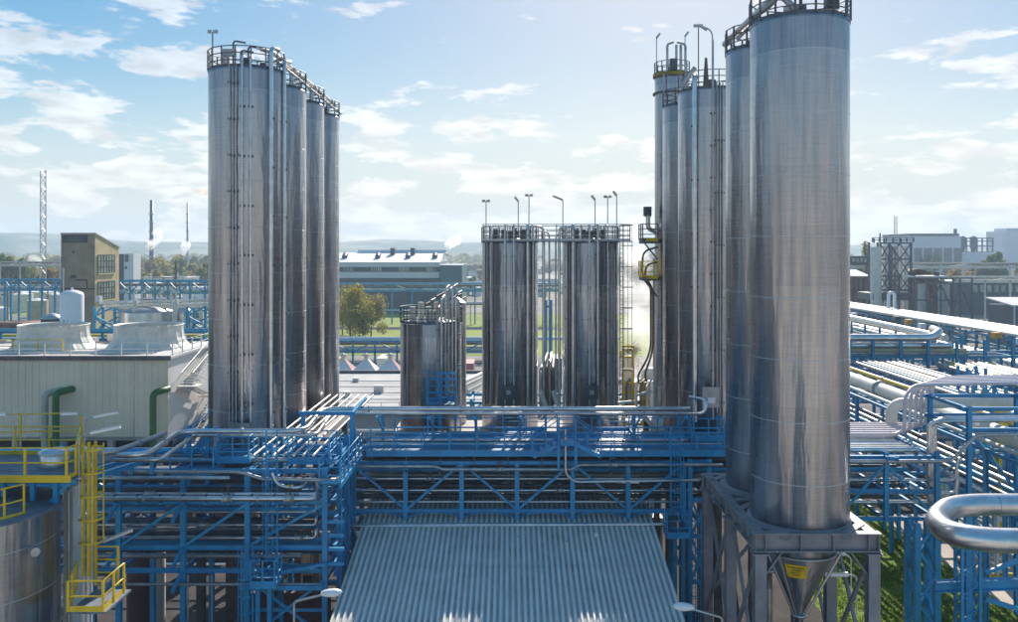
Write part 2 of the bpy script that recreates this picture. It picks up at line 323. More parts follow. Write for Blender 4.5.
        me.polygons.foreach_set('material_index', s.mi)
        me.update()
        o = bpy.data.objects.new(name, me); COL.objects.link(o)
        if parent is not None: o.parent = parent
        else: o.location = org
        return o
def thing(name, label, cat, loc=(0, 0, 0), group=None):
    o = bpy.data.objects.new(name, None); COL.objects.link(o); o.location = loc; o.empty_display_size = 0.3
    return tag(o, label, cat, group)
def box1(name, m, parent, *a): return MB().b2(*a).build(name, m, parent)
def pipe(label, pts, r, m='pipe', bend=None, n=10, group=None, flanges=0, name='pipe', cat='pipe'):
    """one pipe run as a thing, flanges as parts"""
    b_ = MB().tube(pts, r, n, r*4 if bend is None else bend)
    o = b_.build(name, m); tag(o, label, cat, group)
    if flanges:
        P = [Vector(p) for p in pts]; tot = 0
        for i in range(len(P)-1):
            d = P[i+1]-P[i]; ln = d.length; k = int(ln/flanges)
            for j in range(k):
                q = P[i]+d*((j+0.5)/k); u = d.normalized()
                MB().tube([q-u*0.05, q+u*0.05], r*1.35+0.01, n).build('pipe_flange', 'pipe_dull' if m != 'pipe_dark' else 'pipe_dark', o)
    return o
GC = [0]
def guard(parent, pts, h=1.1, m='blue', rr=0.025, sp=1.4, toe=True, mids=(0.55,), closed=False, posts=True, toeh=0.15):
    P = [Vector(p) for p in pts]
    if closed: P = P+[P[0]]
    b_ = MB()
    for k in (h,)+tuple(mids): b_.tube([p+Vector((0, 0, k)) for p in P], rr, 6)
    b_.build('handrail', m, parent)
    if toe:
        t_ = MB()
        for i in range(len(P)-1): t_.bar(P[i]+Vector((0, 0, toeh/2)), P[i+1]+Vector((0, 0, toeh/2)), 0.012, toeh)
        t_.build('toe_board', m, parent)
    if posts:
        GC[0] += 1; rp2 = rr*2.1*(1+.05*(GC[0] % 7))
        for i in range(len(P)-1):
            d = P[i+1]-P[i]; n = max(1, round(d.length/sp))
            for k in range(n+(1 if i == len(P)-2 and not closed else 0)):
                q = P[i]+d*(k/n)
                MB().bar(q+Vector((0, 0, .002*(GC[0] % 5))), q+Vector((0, 0, h+.003*(GC[0] % 5))), rp2).build('post', m, parent)
def ladder(label, p, z0, z1, face=(0, -1), m='blue', width=0.5, cage=True, z_c=2.2, name='caged_ladder', group=None, rungs=0.3, cr=0.38, parent=None, hoop=0.9, rr=0.022, straps=(2, 4, 5, 6, 8)):
    """upright ladder at p=(x,y); the cage bulges towards face"""
    fx, fy = face; sx, sy = -fy, fx
    if parent is None: t_ = thing(name, label, 'ladder', (p[0], p[1], z0), group)
    else:
        t_ = bpy.data.objects.new('ladder', None); COL.objects.link(t_); t_.parent = parent; t_.location = Vector((p[0], p[1], z0))-wloc(parent)
    for s_ in (-1, 1):
        q = Vector((p[0]+sx*s_*width/2, p[1]+sy*s_*width/2, z0)); MB().bar(q, q+Vector((0, 0, z1-z0)), rr*3, rr*2).build('stile', m, t_)
    b_ = MB(); z = z0+0.2
    while z < z1-0.1:
        b_.tube([(p[0]-sx*width/2, p[1]-sy*width/2, z), (p[0]+sx*width/2, p[1]+sy*width/2, z)], rr*0.7, 5); z += rungs
    b_.build('rungs', m, t_)
    if cage:
        hz = z0+z_c; 
        def arc(z):
            pts = []
            for k in range(9):
                a = math.pi*k/8; lx = -math.cos(a)*cr; ly = math.sin(a)*cr*1.25+0.08
                pts.append((p[0]+sx*lx+fx*ly, p[1]+sy*lx+fy*ly, z))
            return [(p[0]-sx*width/2, p[1]-sy*width/2, z)]+pts+[(p[0]+sx*width/2, p[1]+sy*width/2, z)]
        while hz <= z1+0.01:
            MB().tube(arc(hz), rr*1.25, 5, caps=False).build('cage_hoop', m, t_); hz += hoop
        A = arc(0)
        for k in straps:
            q = Vector((A[k][0], A[k][1], z0+z_c)); MB().bar(q, (q.x, q.y, z1), rr*1.3).build('cage_strap', m, t_)
    return t_
def tube_lamp(label, base, h, arm, m='pipe_dull', ln=0.75, group='fluorescent lamps on bent grey poles', parent=None, r=0.03, hd=0.07):
    """bent pole carrying a tubular lamp; arm = horizontal vector"""
    if parent is None: t_ = thing('tube_lamp', label, 'lamp', base, group)
    else:
        t_ = bpy.data.objects.new('tube_lamp', None); COL.objects.link(t_); t_.parent = parent; t_.location = Vector(base)-wloc(parent)
    b_ = Vector(base); a = Vector(arm); top = b_+Vector((0, 0, h))
    MB().tube([b_, top, top+a*0.45], r, 7, 0.25).build('pole', m, t_)
    q = top+a*0.28; e = top+a; d = (e-q).normalized()
    MB().tube([q, q+d*0.04, e-d*0.04, e], hd, 8).build('lamp_tube', 'lamp', t_)
    MB().bar(q+Vector((0, 0, hd)), e+Vector((0, 0, hd)), hd*1.3, hd*0.6).build('lamp_housing', 'pipe_dull', t_)
    return t_
def brk(p0, p1, n):
    p0 = Vector(p0); p1 = Vector(p1); return [p0+(p1-p0)*(k/n) for k in range(n+1)]
ORD = ['first', 'second', 'third', 'fourth', 'fifth', 'sixth', 'seventh', 'eighth', 'ninth', 'tenth', 'eleventh', 'twelfth', 'thirteenth', 'fourteenth', 'fifteenth', 'sixteenth']
# ------------------------------------------------------------------ ground and land
def sheet(name, m, pts, z, sub=None):
    o = MB().add([(x, y, z) for x, y in pts], [tuple(range(len(pts)))]).build(name, m); tag(o, kind='structure'); return o
sheet('ground', 'land', [(-6000, -600), (6000, -600), (6000, 9000), (-6000, 9000)], 0)
sheet('yard', 'yard', [(-140, -140), (160, -140), (160, 178), (-140, 178)], 0.02)
sheet('grass_field', 'field', [(-90, 182), (30, 182), (50, 300), (-90, 305)], 0.03)
sheet('side_road', 'asphalt', [(-140, 246), (60, 240), (60, 248), (-140, 254)], 0.06)
sheet('lawn', 'grass', [(18.6, 38), (30, 38), (30, 84), (18.6, 84)], 0.04)
sheet('footpath', 'path', [(30.2, 30), (42, 30), (42, 72), (30.2, 72)], 0.05)
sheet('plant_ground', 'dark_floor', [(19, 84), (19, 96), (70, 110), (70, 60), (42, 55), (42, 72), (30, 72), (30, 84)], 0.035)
k_ = MB().b2(30.0, 30.2, 30, 92, 0, 0.14); tag(k_.build('kerb', 'concrete'), kind='structure')
sheet('unseen_forecourt', 'unseen_forecourt', [(-138, -138), (158, -138), (158, 28), (-138, 28)], 0.04)  # unseen pale paving, added for warm reflections in the silos
sheet('left_meadow', 'field', [(-330, 300), (-150, 300), (-150, 420), (-330, 430)], 0.05)
sheet('far_road', 'path', [(-400, 345), (-60, 330), (-60, 340), (-400, 357)], 0.08)
# hills
def hills(name, D, x0, x1, prof, depth, seed, m='hill'):
    n = 160; rows = 14; vs = []; fs = []
    for j in range(rows+1):
        v = j/rows
        for i in range(n+1):
            u = i/n; x = x0+(x1-x0)*u; h = prof(x)*math.sin(min(1, v*1.25)*math.pi/2)
            h *= 1+0.10*noise.noise(Vector((x*0.004, v*3, seed)))*1.0
            vs.append((x, D+depth*v, max(0.0, h)-0.5*(v == 0)))
    for j in range(rows):
        for i in range(n): a = j*(n+1)+i; fs.append((a, a+1, a+n+2, a+n+1))
    o = MB().add(vs, fs, True).build(name, m); tag(o, kind='structure'); return o
def hp(x):
    px = CX+x*F/2500
    h = 8.2+2.2*math.sin(px*0.012+1.0)+1.6*math.sin(px*0.037)+0.8*noise.noise(Vector((px*0.05, 0, 0)))
    h += 7.0*math.exp(-((px-20)/95)**2)+3.0*math.exp(-((px-395)/70)**2)
    return CH+h/F*2500+2
hills('hills', 2000, -2300, 2300, hp, 500, 3.3)
# ------------------------------------------------------------------ silos
def weld_rings(t_, x, y, r, zs):
    for z in zs:
        MB().lathe((x, y, z), [(r+0.001, -0.015), (r+0.008, -0.009), (r+0.008, 0.009), (r+0.001, 0.015)], 56).build('weld_band', 'weld', t_)
def silo(label, x, y, r=2.0, z0=10.3, z1=31.3, name='silo', rail=True, top=1.1, course=2.43, skirt=True, sh='silo', railh=1.1, hw=True, group='tall stainless steel silos'):
    t_ = thing(name, label, 'silo', (x, y, z0), group)
    MB().lathe((x, y, 0), [(r-0.12, z0), (r-0.02, z0), (r, z0+0.03), (r, z1-top)], 72).build('shell', sh, t_)
    MB().lathe((x, y, 0), [(r+0.002, z1-top), (r+0.002, z1)], 72).build('top_course', 'silo_top', t_)
    MB().lathe((x, y, z1), [(r+0.03, -0.06), (r+0.03, 0.02), (r-0.05, 0.03), (r*0.5, 0.28), (0.01, 0.42)], 56).build('roof', 'silo_top', t_)
    zs = []; z = z1-top
    while z > z0+0.3: zs.append(z); z -= course
    weld_rings(t_, x, y, r, zs)
    if rail:
        n = 16; pts = [(x+(r+0.02)*math.cos(2*math.pi*k/n), y+(r+0.02)*math.sin(2*math.pi*k/n), z1+0.02) for k in range(n)]
        guard(t_, pts, railh, 'pipe_dark', 0.028, 1.2, True, (0.36, 0.73), True)
    if hw:
        rr = random.Random(int(x*10+y*7))
        for k in range(3):
            a = rr.uniform(0, 6.28); q = (x+math.cos(a)*r*0.55, y+math.sin(a)*r*0.55)
            MB().cyl((q[0], q[1], z1), rr.uniform(0.12, 0.22), 0.1, rr.uniform(0.5, 0.95), 14).build('roof_vent', rr.choice(['pipe_dark', 'pipe_dull']), t_)
        MB().cyl((x, y, z1), 0.30, 0.38, 0.85, 20).build('manhole', 'pipe_dark', t_)
    return t_
def riser(t_, x, y, z0, z1, r, m='pipe_dull', over=None, clamps=(), n=8):
    pts = [(x, y, z0), (x, y, z1)]
    if over: pts += [Vector((x, y, z1))+Vector(o_) for o_ in over]
    p_ = MB().tube(pts, r, n, r*3.5 if over else 0).build('riser_pipe', m, t_)
    for z in clamps:
        MB().box((x, y+0.06, z), (r*2+0.12, 0.16, 0.10)).build('pipe_clamp', 'pipe_dark', p_)
    return p_
def clampz(z0, z1, st, off=0): 
    o_ = []; z = z0+off
    while z < z1: o_.append(z); z += st
    return o_
# left row
LX = -14.3
lab = ['frontmost silo of the left row with bundles of pipes down its face', 'second silo of the left row, partly hidden by the front one', 'third silo of the left row, between two others', 'rearmost silo of the left row, slimmest to the eye']
LS = [silo(lab[i], LX, 48+5.2*i, z0=9.6, z1=31.2) for i in range(4)]
t_ = LS[0]; yf = 48-2-0.12
def yfr(x, cx, cy, r, off): return cy-math.sqrt(max(0.0, r*r-(x-cx)**2))-off
for px, r_, m_, top_, st in ((229.9, 0.035, 'pipe_dull', 31.3, 1.9), (233.2, 0.03, 'pipe_dull', 31.2, 1.9), (236.8, 0.035, 'pipe_dull', 31.3, 1.9), (242.6, 0.065, 'pipe', 31.9, 2.6), (250.3, 0.065, 'pipe', 31.8, 2.6)):
    x = X(px, 46); riser(t_, x, yfr(x, LX, 48, 2, 0.12), 12.2, top_, r_, m_, [(0, 0.5, 0)] if r_ > 0.05 else None, clampz(13, 31, st, r_*8))
for px, r_, top_, ov in ((267.2, 0.125, 32.35, [(0.25, 0.6, 0)]), (275.2, 0.11, 31.9, [(0.1, 0.9, 0.1)])):
    x = X(px, 46); riser(t_, x, yfr(x, LX, 48, 2, 0.16), 11.3, top_, r_, 'pipe', ov, clampz(13, 31, 2.6), 12)
box1('valve_box', 'pipe_dull', t_, X(232, 46), X(252, 46), 45.5, 45.9, 12.1, 12.6)
for i, s_ in enumerate(LS):   # small frames at the top platforms
    y = 48+5.2*i
    MB().b2(LX-0.9, LX-0.2, y-1.5, y-1.1, 31.9, 32.25).build('control_box', 'pipe_dull', s_)
    if i == 0:
        for k, (dx, hh) in enumerate(((-0.3, 1.5), (0.5, 1.2), (0.1, 1.0))):
            MB().tube([(LX+dx, 46.6, 31.2), (LX+dx, 46.6, 31.2+hh), (LX+dx+0.5, 47.1, 31.2+hh)], 0.05, 7, 0.2).build('vent_pipe', 'pipe_dark', s_)
    MB().tube([(LX+1.35, y-0.6, 31.3), (LX+1.35, y-0.6, 32.1), (LX+1.6, y-0.3, 32.2)], 0.09, 8, 0.2).build('inlet_pipe', 'pipe', s_)
    MB().tube([(LX+1.0, y+0.6, 31.3), (LX+1.0, y+0.6, 32.0), (LX+1.5, y+1.0, 32.15)], 0.07, 8, 0.2).build('inlet_pipe', 'pipe_dull', s_)
def pole_lamp(parent, x, y, z, h, kind=0, m='pipe_dark', d=1):
    pl = MB().tube([(x, y, z), (x, y, z+h)], 0.035, 7).build('lamp_pole', m, parent)
    b_ = MB()
    if kind == 0:
        b_.box((x-0.16, y, z+h+0.03), (0.22, 0.16, 0.16), 0.3); b_.box((x+0.16, y, z+h+0.03), (0.22, 0.16, 0.16), -0.3)
    elif kind == 1:
        b_.bar((x, y, z+h), (x-0.25*d, y, z+h+0.32), 0.15, 0.15)
    else:
        b_.bar((x, y, z+h), (x-0.7*d, y, z+h+0.28), 0.16, 0.13)
    b_.build('lamp_head', 'pipe_dull', pl)
pole_lamp(LS[0], X(212, 47.5), 47.6, 31.2, 2.2, 0)
# header pipes running over the left row
pipe('upper silver header pipe running back along the tops of the left silos', [(LX+1.0, 46.6, 32.3), (LX+1.55, 47.6, 32.3), (LX+1.55, 64.5, 32.3)], 0.12, 'pipe', 0.5, group=None, flanges=2.6)
pipe('lower thin header pipe running back along the tops of the left silos', [(LX+1.9, 47.3, 31.7), (LX+1.9, 65, 31.7)], 0.08, 'pipe_dull', flanges=2.6)
# right rows
RX = 12.2
S1 = silo('widest and nearest silo, right of centre, standing on the grey steel frame', RX, 37.0, z0=10.42, z1=31.0, top=1.35, course=2.5)
S2 = silo('second silo on the grey steel frame, half hidden behind the nearest', RX+0.25, 42.2, z0=10.42, z1=31.0, top=1.35, course=2.5)
S3 = silo('third silo of the right row with thick pipe down its face', RX+0.2, 54.0, z0=9.6, z1=31.2)
S4 = silo('fourth silo of the right row, a narrow strip left of the third', RX+0.2, 59.4, z0=9.6, z1=31.2)
x5 = X(672, 64.4); Y5 = 64.4
S5 = silo('tallest rear silo of the right row with yellow ring platform on top', x5, Y5, 1.25, 9.6, 34.2, top=0.6)
MB().tube([(RX-1.4, 36.2, 31.9), (RX-1.4, 44, 31.9)], 0.16, 10).build('top_pipe', 'pipe_dull', S1)
MB().tube([(RX-1.9, 37.2, 31.35), (RX-1.1, 35.9, 32.0), (RX-0.6, 35.6, 31.3)], 0.14, 10, 0.3).build('inlet_pipe', 'pipe_dull', S1)
box1('control_box', 'pipe_dark', S1, RX+0.6, RX+1.1, 35.4, 35.8, 31.3, 32.1)
MB().tube([(RX-0.4, 35.6, 31.3), (RX-0.4, 35.6, 32.3), (RX+0.4, 35.8, 32.3)], 0.07, 8, 0.2).build('vent_pipe', 'pipe_dark', S1)
MB().tube([(RX+0.2, 41, 31.2), (RX+0.2, 41, 32.2), (RX-0.8, 41, 32.2), (RX-1.5, 41.4, 31.5)], 0.10, 8, 0.3).build('inlet_pipe', 'pipe_dull', S2)
# yellow ring platform and pipework on S5
MB().lathe((x5, Y5, 34.25), [(1.3, 0.0), (1.38, 0.0), (1.38, 0.26), (1.3, 0.26)], 40).build('ring_beam', 'ochre', S5)
MB().lathe((x5, Y5, 33.0), [(1.26, 0), (1.40, 0), (1.40, 0.12), (1.26, 0.12)], 40).build('stiffener_ring', 'pipe_dark', S5)
for k, (dx, h_, r_) in enumerate(((-0.55, 1.9, 0.09), (0.1, 2.2, 0.09), (0.42, 2.2, 0.10), (0.75, 2.1, 0.09))):
    MB().tube([(x5+dx, Y5-1.15, 34.2), (x5+dx, Y5-1.15, 34.2+h_)], r_, 8).build('riser_pipe', 'pipe_dull', S5)
for dx in (-0.55, 0.75):
    MB().tube([(x5+dx, Y5-1.15, 36.0), (x5+dx, Y5-1.15, 36.45), (x5+dx*0.2, Y5-1.15, 36.6)], 0.09, 8, 0.4).build('bend_pipe', 'pipe_dull', S5)
box1('valve_actuator', 'pipe_dark', S5, x5-0.35, x5+0.15, Y5-1.3, Y5-0.8, 34.6, 35.4)
pole_lamp(S5, X(656.5, Y5-0.3), Y5-0.3, 34.2, 2.9, 1, 'pipe_dull', -1); pole_lamp(S5, X(685, Y5), Y5, 34.2, 3.1, 1, 'pipe_dull', -1)
xx = X(664, Y5-1.3); riser(S5, xx, Y5-1.3, 11, 34.3, 0.06, 'pipe_dull', None, clampz(12, 34, 3))
# S3 pipes
x = X(696, 52); riser(S3, x, yfr(x, RX+.2, 54, 2, .18), 11.4, 32.0, 0.15, 'pipe', [(0.2, 0.7, 0.0)], clampz(13, 31, 3.2), 12)
x = X(712.5, 52); riser(S3, x, yfr(x, RX+.2, 54, 2, .12), 11.6, 34.0, 0.07, 'pipe_dull', None, clampz(12.6, 31, 1.9), 8)
for px in (716.5, 719.6, 722.4):
    x = X(px, 52); riser(S3, x, yfr(x, RX+.2, 54, 2, .10), 11.6, 31.5, 0.04, 'pipe_dull', None, clampz(12.6, 31, 3.1), 6)
pole_lamp(S3, X(697, 53), 52.6, 31.2, 3.8, 0, 'brown_metal')
MB().tube([(X(712.5, 52), 52.0, 33.9), (X(712, 52), 52, 34.6), (X(700, 52), 52, 34.9)], 0.045, 7, 0.4).build('lamp_arm', 'pipe_dull', S3)
MB().bar((X(707, 52), 52, 34.62), (X(698, 52), 52, 34.95), 0.14, 0.12).build('lamp_head', 'pipe_dull', S3)
MB().tube([(X(706, 53), 53, 31.3), (X(706, 53), 53, 33.2)], lambda u: 0.2-0.12*u+0.05*math.sin(u*25), 10).build('stack_valve', 'brown_metal', S3)
MB().tube([(X(680, 53), 52.6, 31.4), (X(693, 53), 52.4, 32.5)], 0.13, 10).build('inlet_pipe', 'pipe_dull', S3)
box1('sample_frame', 'pipe_dull', S3, X(702, 51.5), X(719, 51.5), 51.4, 51.5, 12.4, 13.6)
box1('sample_box', 'white', S3, X(707, 51.5), X(714, 51.5), 51.2, 51.4, 12.7, 13.0)
def pale_duct(): 
    x = X(661, Y5-1.6); return x
# twin middle silos
TA = silo('left silo of the middle pair with pipes down its face', X(510, 63), 63, z1=22.15, top=3.0, course=3.05, z0=9.0, group='pair of silos under one shared railing')
TB = silo('right silo of the middle pair with caged ladder at its side', X(590.3, 63), 63, z1=22.15, top=3.0, course=3.05, z0=9.0, group='pair of silos under one shared railing')
for t_, lst in ((TA, ((505, .07), (513.8, .07), (527.8, .13), (533.5, .06), (491, .05))), (TB, ((573.5, .13), (589.3, .07), (597.7, .09), (567.5, .07), (608, .05)))):
    cx = t_.location.x
    for px, r_ in lst:
        x = X(px, 61); ov = [(0, 0.6, 0)]
        riser(t_, x, yfr(x, cx, 63, 2, .16), 10.6, 23.35, r_, 'pipe', ov, clampz(12, 22, 2.2, r_*6), 10)
    for q in (-1.75, -1.6, -1.35, -1.2, 1.2, 1.55, 1.75):
        riser(t_, cx+q, yfr(cx+q, cx, 63, 2, .08), 10.8, 22.2, 0.035, 'pipe_dull')
    for k in range(4):
        a = k*1.5+0.5; MB().cyl((cx+1.1*math.cos(a), 62.6+0.9*math.sin(a), 22.15), 0.18, 0.1, 1.0, 12).build('filter_pot', 'brown_metal' if k % 2 else 'pipe_dark', t_)
    MB().b2(cx-0.55, cx+0.35, 60.75, 60.95, 11.3, 12.3).build('junction_box', 'pipe_dark', t_)
    MB().b2(cx-0.25, cx+0.05, 60.70, 60.75, 11.65, 11.95).build('gauge_panel', 'pipe_dull', t_)
for px, k_, h in ((486, 0, 2.9), (518.3, 1, 2.9), (529, 0, 3.3)): pole_lamp(TA, X(px, 61.5), 61.7, 22.15, h, k_, 'pipe_dull')
for px, k_, h in ((563, 2, 3.0), (595.3, 1, 3.0), (608, 0, 3.2), (617, 1, 3.3)): pole_lamp(TB, X(px, 61.5), 61.7, 22.15, h, k_, 'pipe_dull')
MB().tube([(TA.location.x+2.0, 61.6, 10.5), (TA.location.x+2.35, 61.6, 10.5), (TA.location.x+2.35, 61.6, 23.3), (TA.location.x+1.4, 61.6, 23.3)], 0.1, 9, 0.7).build('overflow_pipe', 'pipe', TA)
MB().tube([(TB.location.x-2.3, 61.6, 10.5), (TB.location.x-2.3, 61.6, 23.3), (TB.location.x-1.4, 61.6, 23.3)], 0.1, 9, 0.7).build('overflow_pipe', 'pipe', TB)
MB().tube([(X(549.5, 61.5), 61.8, 10.8), (X(549.5, 61.5), 61.8, 22.9), (X(538, 61.5), 61.8, 23.0)], 0.06, 8, 0.4).build('overflow_pipe', 'pipe_dull', TA)
MB().tube([(X(556, 61.5), 61.8, 10.8), (X(556, 61.5), 61.8, 22.7), (X(565, 61.5), 61.8, 22.9)], 0.06, 8, 0.4).build('overflow_pipe', 'pipe_dull', TB)
cw = thing('roof_catwalk', 'grey catwalk with railing bridging the tops of the middle silo pair', 'catwalk', (X(550, 62), 62, 22.15))
MB().b2(X(483, 62), X(633, 61), 61.0, 61.9, 22.20, 22.26).build('deck', 'grate', cw)
guard(cw, [(X(483, 61), 61.0, 22.27), (X(630, 61), 61.0, 22.27)], 1.15, 'pipe_dull', 0.03, 1.6, True, (0.4, 0.78))
guard(cw, [(X(483, 65), 65.0, 22.27), (X(630, 65), 65.0, 22.27)], 1.15, 'pipe_dark', 0.03, 2.4, False, (0.4, 0.78))
lt = thing('caged_ladder', 'grey ladder with square safety cage on the right side of the right middle silo', 'ladder', (X(621, 62), 62, 12))
for px in (620, 622.8): MB().bar((X(px, 62), 62, 11), (X(px, 62), 62, 23.4), 0.05).build('stile', 'pipe_dark', lt)
b_ = MB()
for k in range(36): b_.tube([(X(620, 62), 62, 11.2+k*0.33), (X(622.8, 62), 62, 11.2+k*0.33)], 0.02, 5)
b_.build('rungs', 'pipe_dark', lt)
for k in range(8): 
    z = 23.4-k*1.45; MB().tube([(X(621, 62), 62, z), (X(621, 62), 61.2, z), (X(632, 61.6), 61.2, z), (X(632, 62), 62, z), (X(621, 62), 62, z)], 0.03, 5).build('cage_hoop', 'pipe_dark', lt)
for px in (624, 628, 632): MB().bar((X(px, 61.3), 61.3, 13.5), (X(px, 61.3), 61.3, 23.4), 0.03).build('cage_strap', 'pipe_dark', lt)
# low silo with pipe cluster
TC = silo('short silo left of the middle pair, crowded with pipes on top', X(431, 62), 62, 2.15, 9.0, 16.55, top=0.9, course=2.6, group='stainless tanks of the middle yard')
cx = TC.location.x
for k, px in enumerate((437, 441, 445, 448.5, 452, 455.5, 459)):
    x = X(px, 59.6); h = (17.6, 18.3, 19.0, 18.9, 19.1, 18.6, 18.2)[k]
    riser(TC, x, 59.9+0.12*(k % 3), 10.8, h, 0.085 if k % 2 else 0.06, 'pipe' if k % 3 else 'pipe_dull', [(0.1+0.05*k, 0.7, 0.2)], clampz(12, 17, 2.1, k*0.3))
for k in range(5):
    MB().tube([(cx-0.2+0.35*k, 60.3+0.1*k, 17.9+0.25*(k % 3)), (cx+0.9+0.3*k, 62.4, 18.5+0.22*(k % 4))], 0.09, 8).build('cross_pipe', 'pipe' if k % 2 else 'brown_metal', TC)
for k in range(4): MB().cyl((cx-1.2+0.55*k, 61.2+0.3*(k % 2), 16.6), 0.2, 0.1, 1.1+0.3*(k % 2), 12).build('filter_pot', 'pipe_white', TC)
riser(TC, X(403, 60.3), 60.6, 10.8, 16.6, 0.05, 'pipe_dull'); riser(TC, X(407, 60.3), 60.3, 10.8, 16.6, 0.05, 'pipe_dull')
TD = silo('slim pale tank column behind the short silo', X(456, 64.5), 64.5, 0.75, 9.0, 17.8, top=0.6, rail=False, hw=False, group='stainless tanks of the middle yard')
# base table under silos (dark steel deck + columns)
def silo_base(label, x0, x1, y0, y1, z):
    t_ = thing('silo_support', label, 'support frame', ((x0+x1)/2, (y0+y1)/2, 0), 'dark support frames under silos')
    MB().b2(x0, x1, y0, y1, z-0.5, z-0.01).build('table_slab', 'concrete', t_)
    for x in (x0+0.3, (x0+x1)/2, x1-0.3):
        for y in brk((0, y0+0.3, 0), (0, y1-0.3, 0), max(1, round((y1-y0)/5.2))): MB().b2(x-0.2, x+0.2, y.y-0.2, y.y+0.2, 0, z-0.5).build('column', 'pipe_dark', t_)
silo_base('dark support table beneath the left row of silos', LX-2.3, LX+2.3, 46.3, 66.2, 9.6)
silo_base('dark support table beneath the rear right silos', RX-2.2, RX+2.5, 51.8, 66.2, 9.6)
silo_base('dark support table beneath the middle silos', X(395, 62), TB.location.x+2.4, 60.3, 65.4, 9.0)
# ------------------------------------------------------------------ grey steel frame under S1, S2
fr = thing('support_stand', 'grey steel portal frame carrying the two nearest silos', 'support frame', (12.3, 40, 0))
fx0, fx1 = 9.96, 14.45; fys = (35.0, 39.6, 44.2); zt = 10.40
for y in fys:
    for x in (fx0, fx1):
        c_ = MB(); c_.ibar((x, y, 0), (x, y, zt-0.86), 0.46, 0.46, 0.045); c_.box((x, y, zt-0.86), (0.62, 0.62, 0.05)); c_.build('column', 'grey_steel', fr)
def beam_ribs(b_, p0, p1, n):
    for q in brk(p0, p1, n): b_.box(q, (0.42 if abs(p1[0]-p0[0]) < 1e-3 else 0.03, 0.42 if abs(p1[1]-p0[1]) < 1e-3 else 0.03, 0.62))
for y in (fys[0], fys[2]):
    b_ = MB(); b_.ibar((fx0-0.3, y, zt-0.42), (fx1+0.3, y, zt-0.42), 0.42, 0.74, 0.05)
    for q in (fx0-0.2, fx0+0.2, fx0+1.6, fx1-1.6, fx1-0.2, fx1+0.2): b_.box((q, y, zt-0.42), (0.03, 0.40, 0.63))
    b_.build('beam', 'grey_steel', fr)
for x in (fx0, fx1):
    b_ = MB(); b_.ibar((x, fys[0]+0.22, zt-0.422), (x, fys[2]-0.22, zt-0.422), 0.42, 0.73, 0.05); beam_ribs(b_, (x, fys[0]+0.7, zt-0.42), (x, fys[2]-0.6, zt-0.42), 6); b_.build('beam', 'grey_steel', fr)
b_ = MB().ibar((fx0+0.22, 39.6, zt-0.425), (fx1-0.22, 39.6, zt-0.425), 0.36, 0.8, 0.05); b_.build('beam', 'grey_steel', fr)
# corner beams and ring under each silo
for (cx, cy) in ((RX, 37.1), (RX, 42.0)):
    MB().lathe((cx, cy, 0), [(1.62, zt-.3), (2.1, zt-.3), (2.1, zt-.004), (1.62, zt-.004)], 48).build('ring_beam', 'grey_steel', fr)
    for sx in (-1, 1):
        for sy in (-1, 1): MB().bar((cx+sx*2.2, cy+sy*1.05, zt-.16), (cx+sx*1.1, cy+sy*2.25, zt-.16), .34, .28).build('corner_beam', 'grey_steel', fr)
for x in (fx0, fx1):
    for i in range(2):
        a, c = fys[i]+0.2, fys[i+1]-0.2
        MB().bar((x-0.06, a, zt-1.2), (x-0.06, c, 3.6), 0.14, 0.14).build('brace', 'grey_steel', fr); MB().bar((x+0.09, c, zt-1.2), (x+0.09, a, 3.6), 0.13, 0.13).build('brace', 'grey_steel', fr)
MB().bar((fx0+.2, fys[2], zt-1.1), (fx1-.2, fys[2], 4.4), 0.16, 0.16).build('brace', 'grey_steel', fr)
MB().bar((fx1-.2, fys[2]+.17, zt-1.1), (fx0+.2, fys[2]+.17, 4.4), 0.15, 0.15).build('brace', 'grey_steel', fr)
for x in (fx0, fx1):
    for sgn in (-1, 1):
        if fx0 < x+sgn*0.7 < fx1: MB().bar((x+sgn*0.2, fys[0], zt-1.75), (x+sgn*0.85, fys[0], zt-0.86), 0.2, 0.06).build('gusset', 'grey_steel', fr)
# hoppers (parts of silos 1, 2)
for s_, cx, cy in ((S1, RX, 37.0), (S2, RX+0.25, 42.2)):
    hp_ = MB().lathe((cx, cy, 0), [(1.9, 10.25), (1.45, 9.25), (1.43, 9.0), (0.17, 6.3), (0.17, 5.4)], 48).build('hopper', 'tank_steel', s_)
    MB().lathe((cx, cy, 0), [(1.44, 8.97), (1.52, 8.97), (1.52, 9.07), (1.44, 9.07)], 48).build('hopper_ring', 'pipe_dull', hp_)
    MB().lathe((cx, cy, 0), [(0.17, 6.2), (0.33, 6.2), (0.33, 6.3), (0.17, 6.3)], 24).build('outlet_flange', 'pipe', hp_)
    for a in (R(-155), R(-135), R(-30), R(60)):
        MB().tube([(cx+math.cos(a)*1.85, cy+math.sin(a)*1.7, 9.4), (cx+math.cos(a)*0.28, cy+math.sin(a)*0.28, 6.3)], 0.055, 8).build('drain_pipe', 'pipe', hp_)
    MB().tube([(cx, cy, 5.4), (cx, cy, 1.0)], 0.2, 14).build('outlet_pipe', 'pipe', s_)
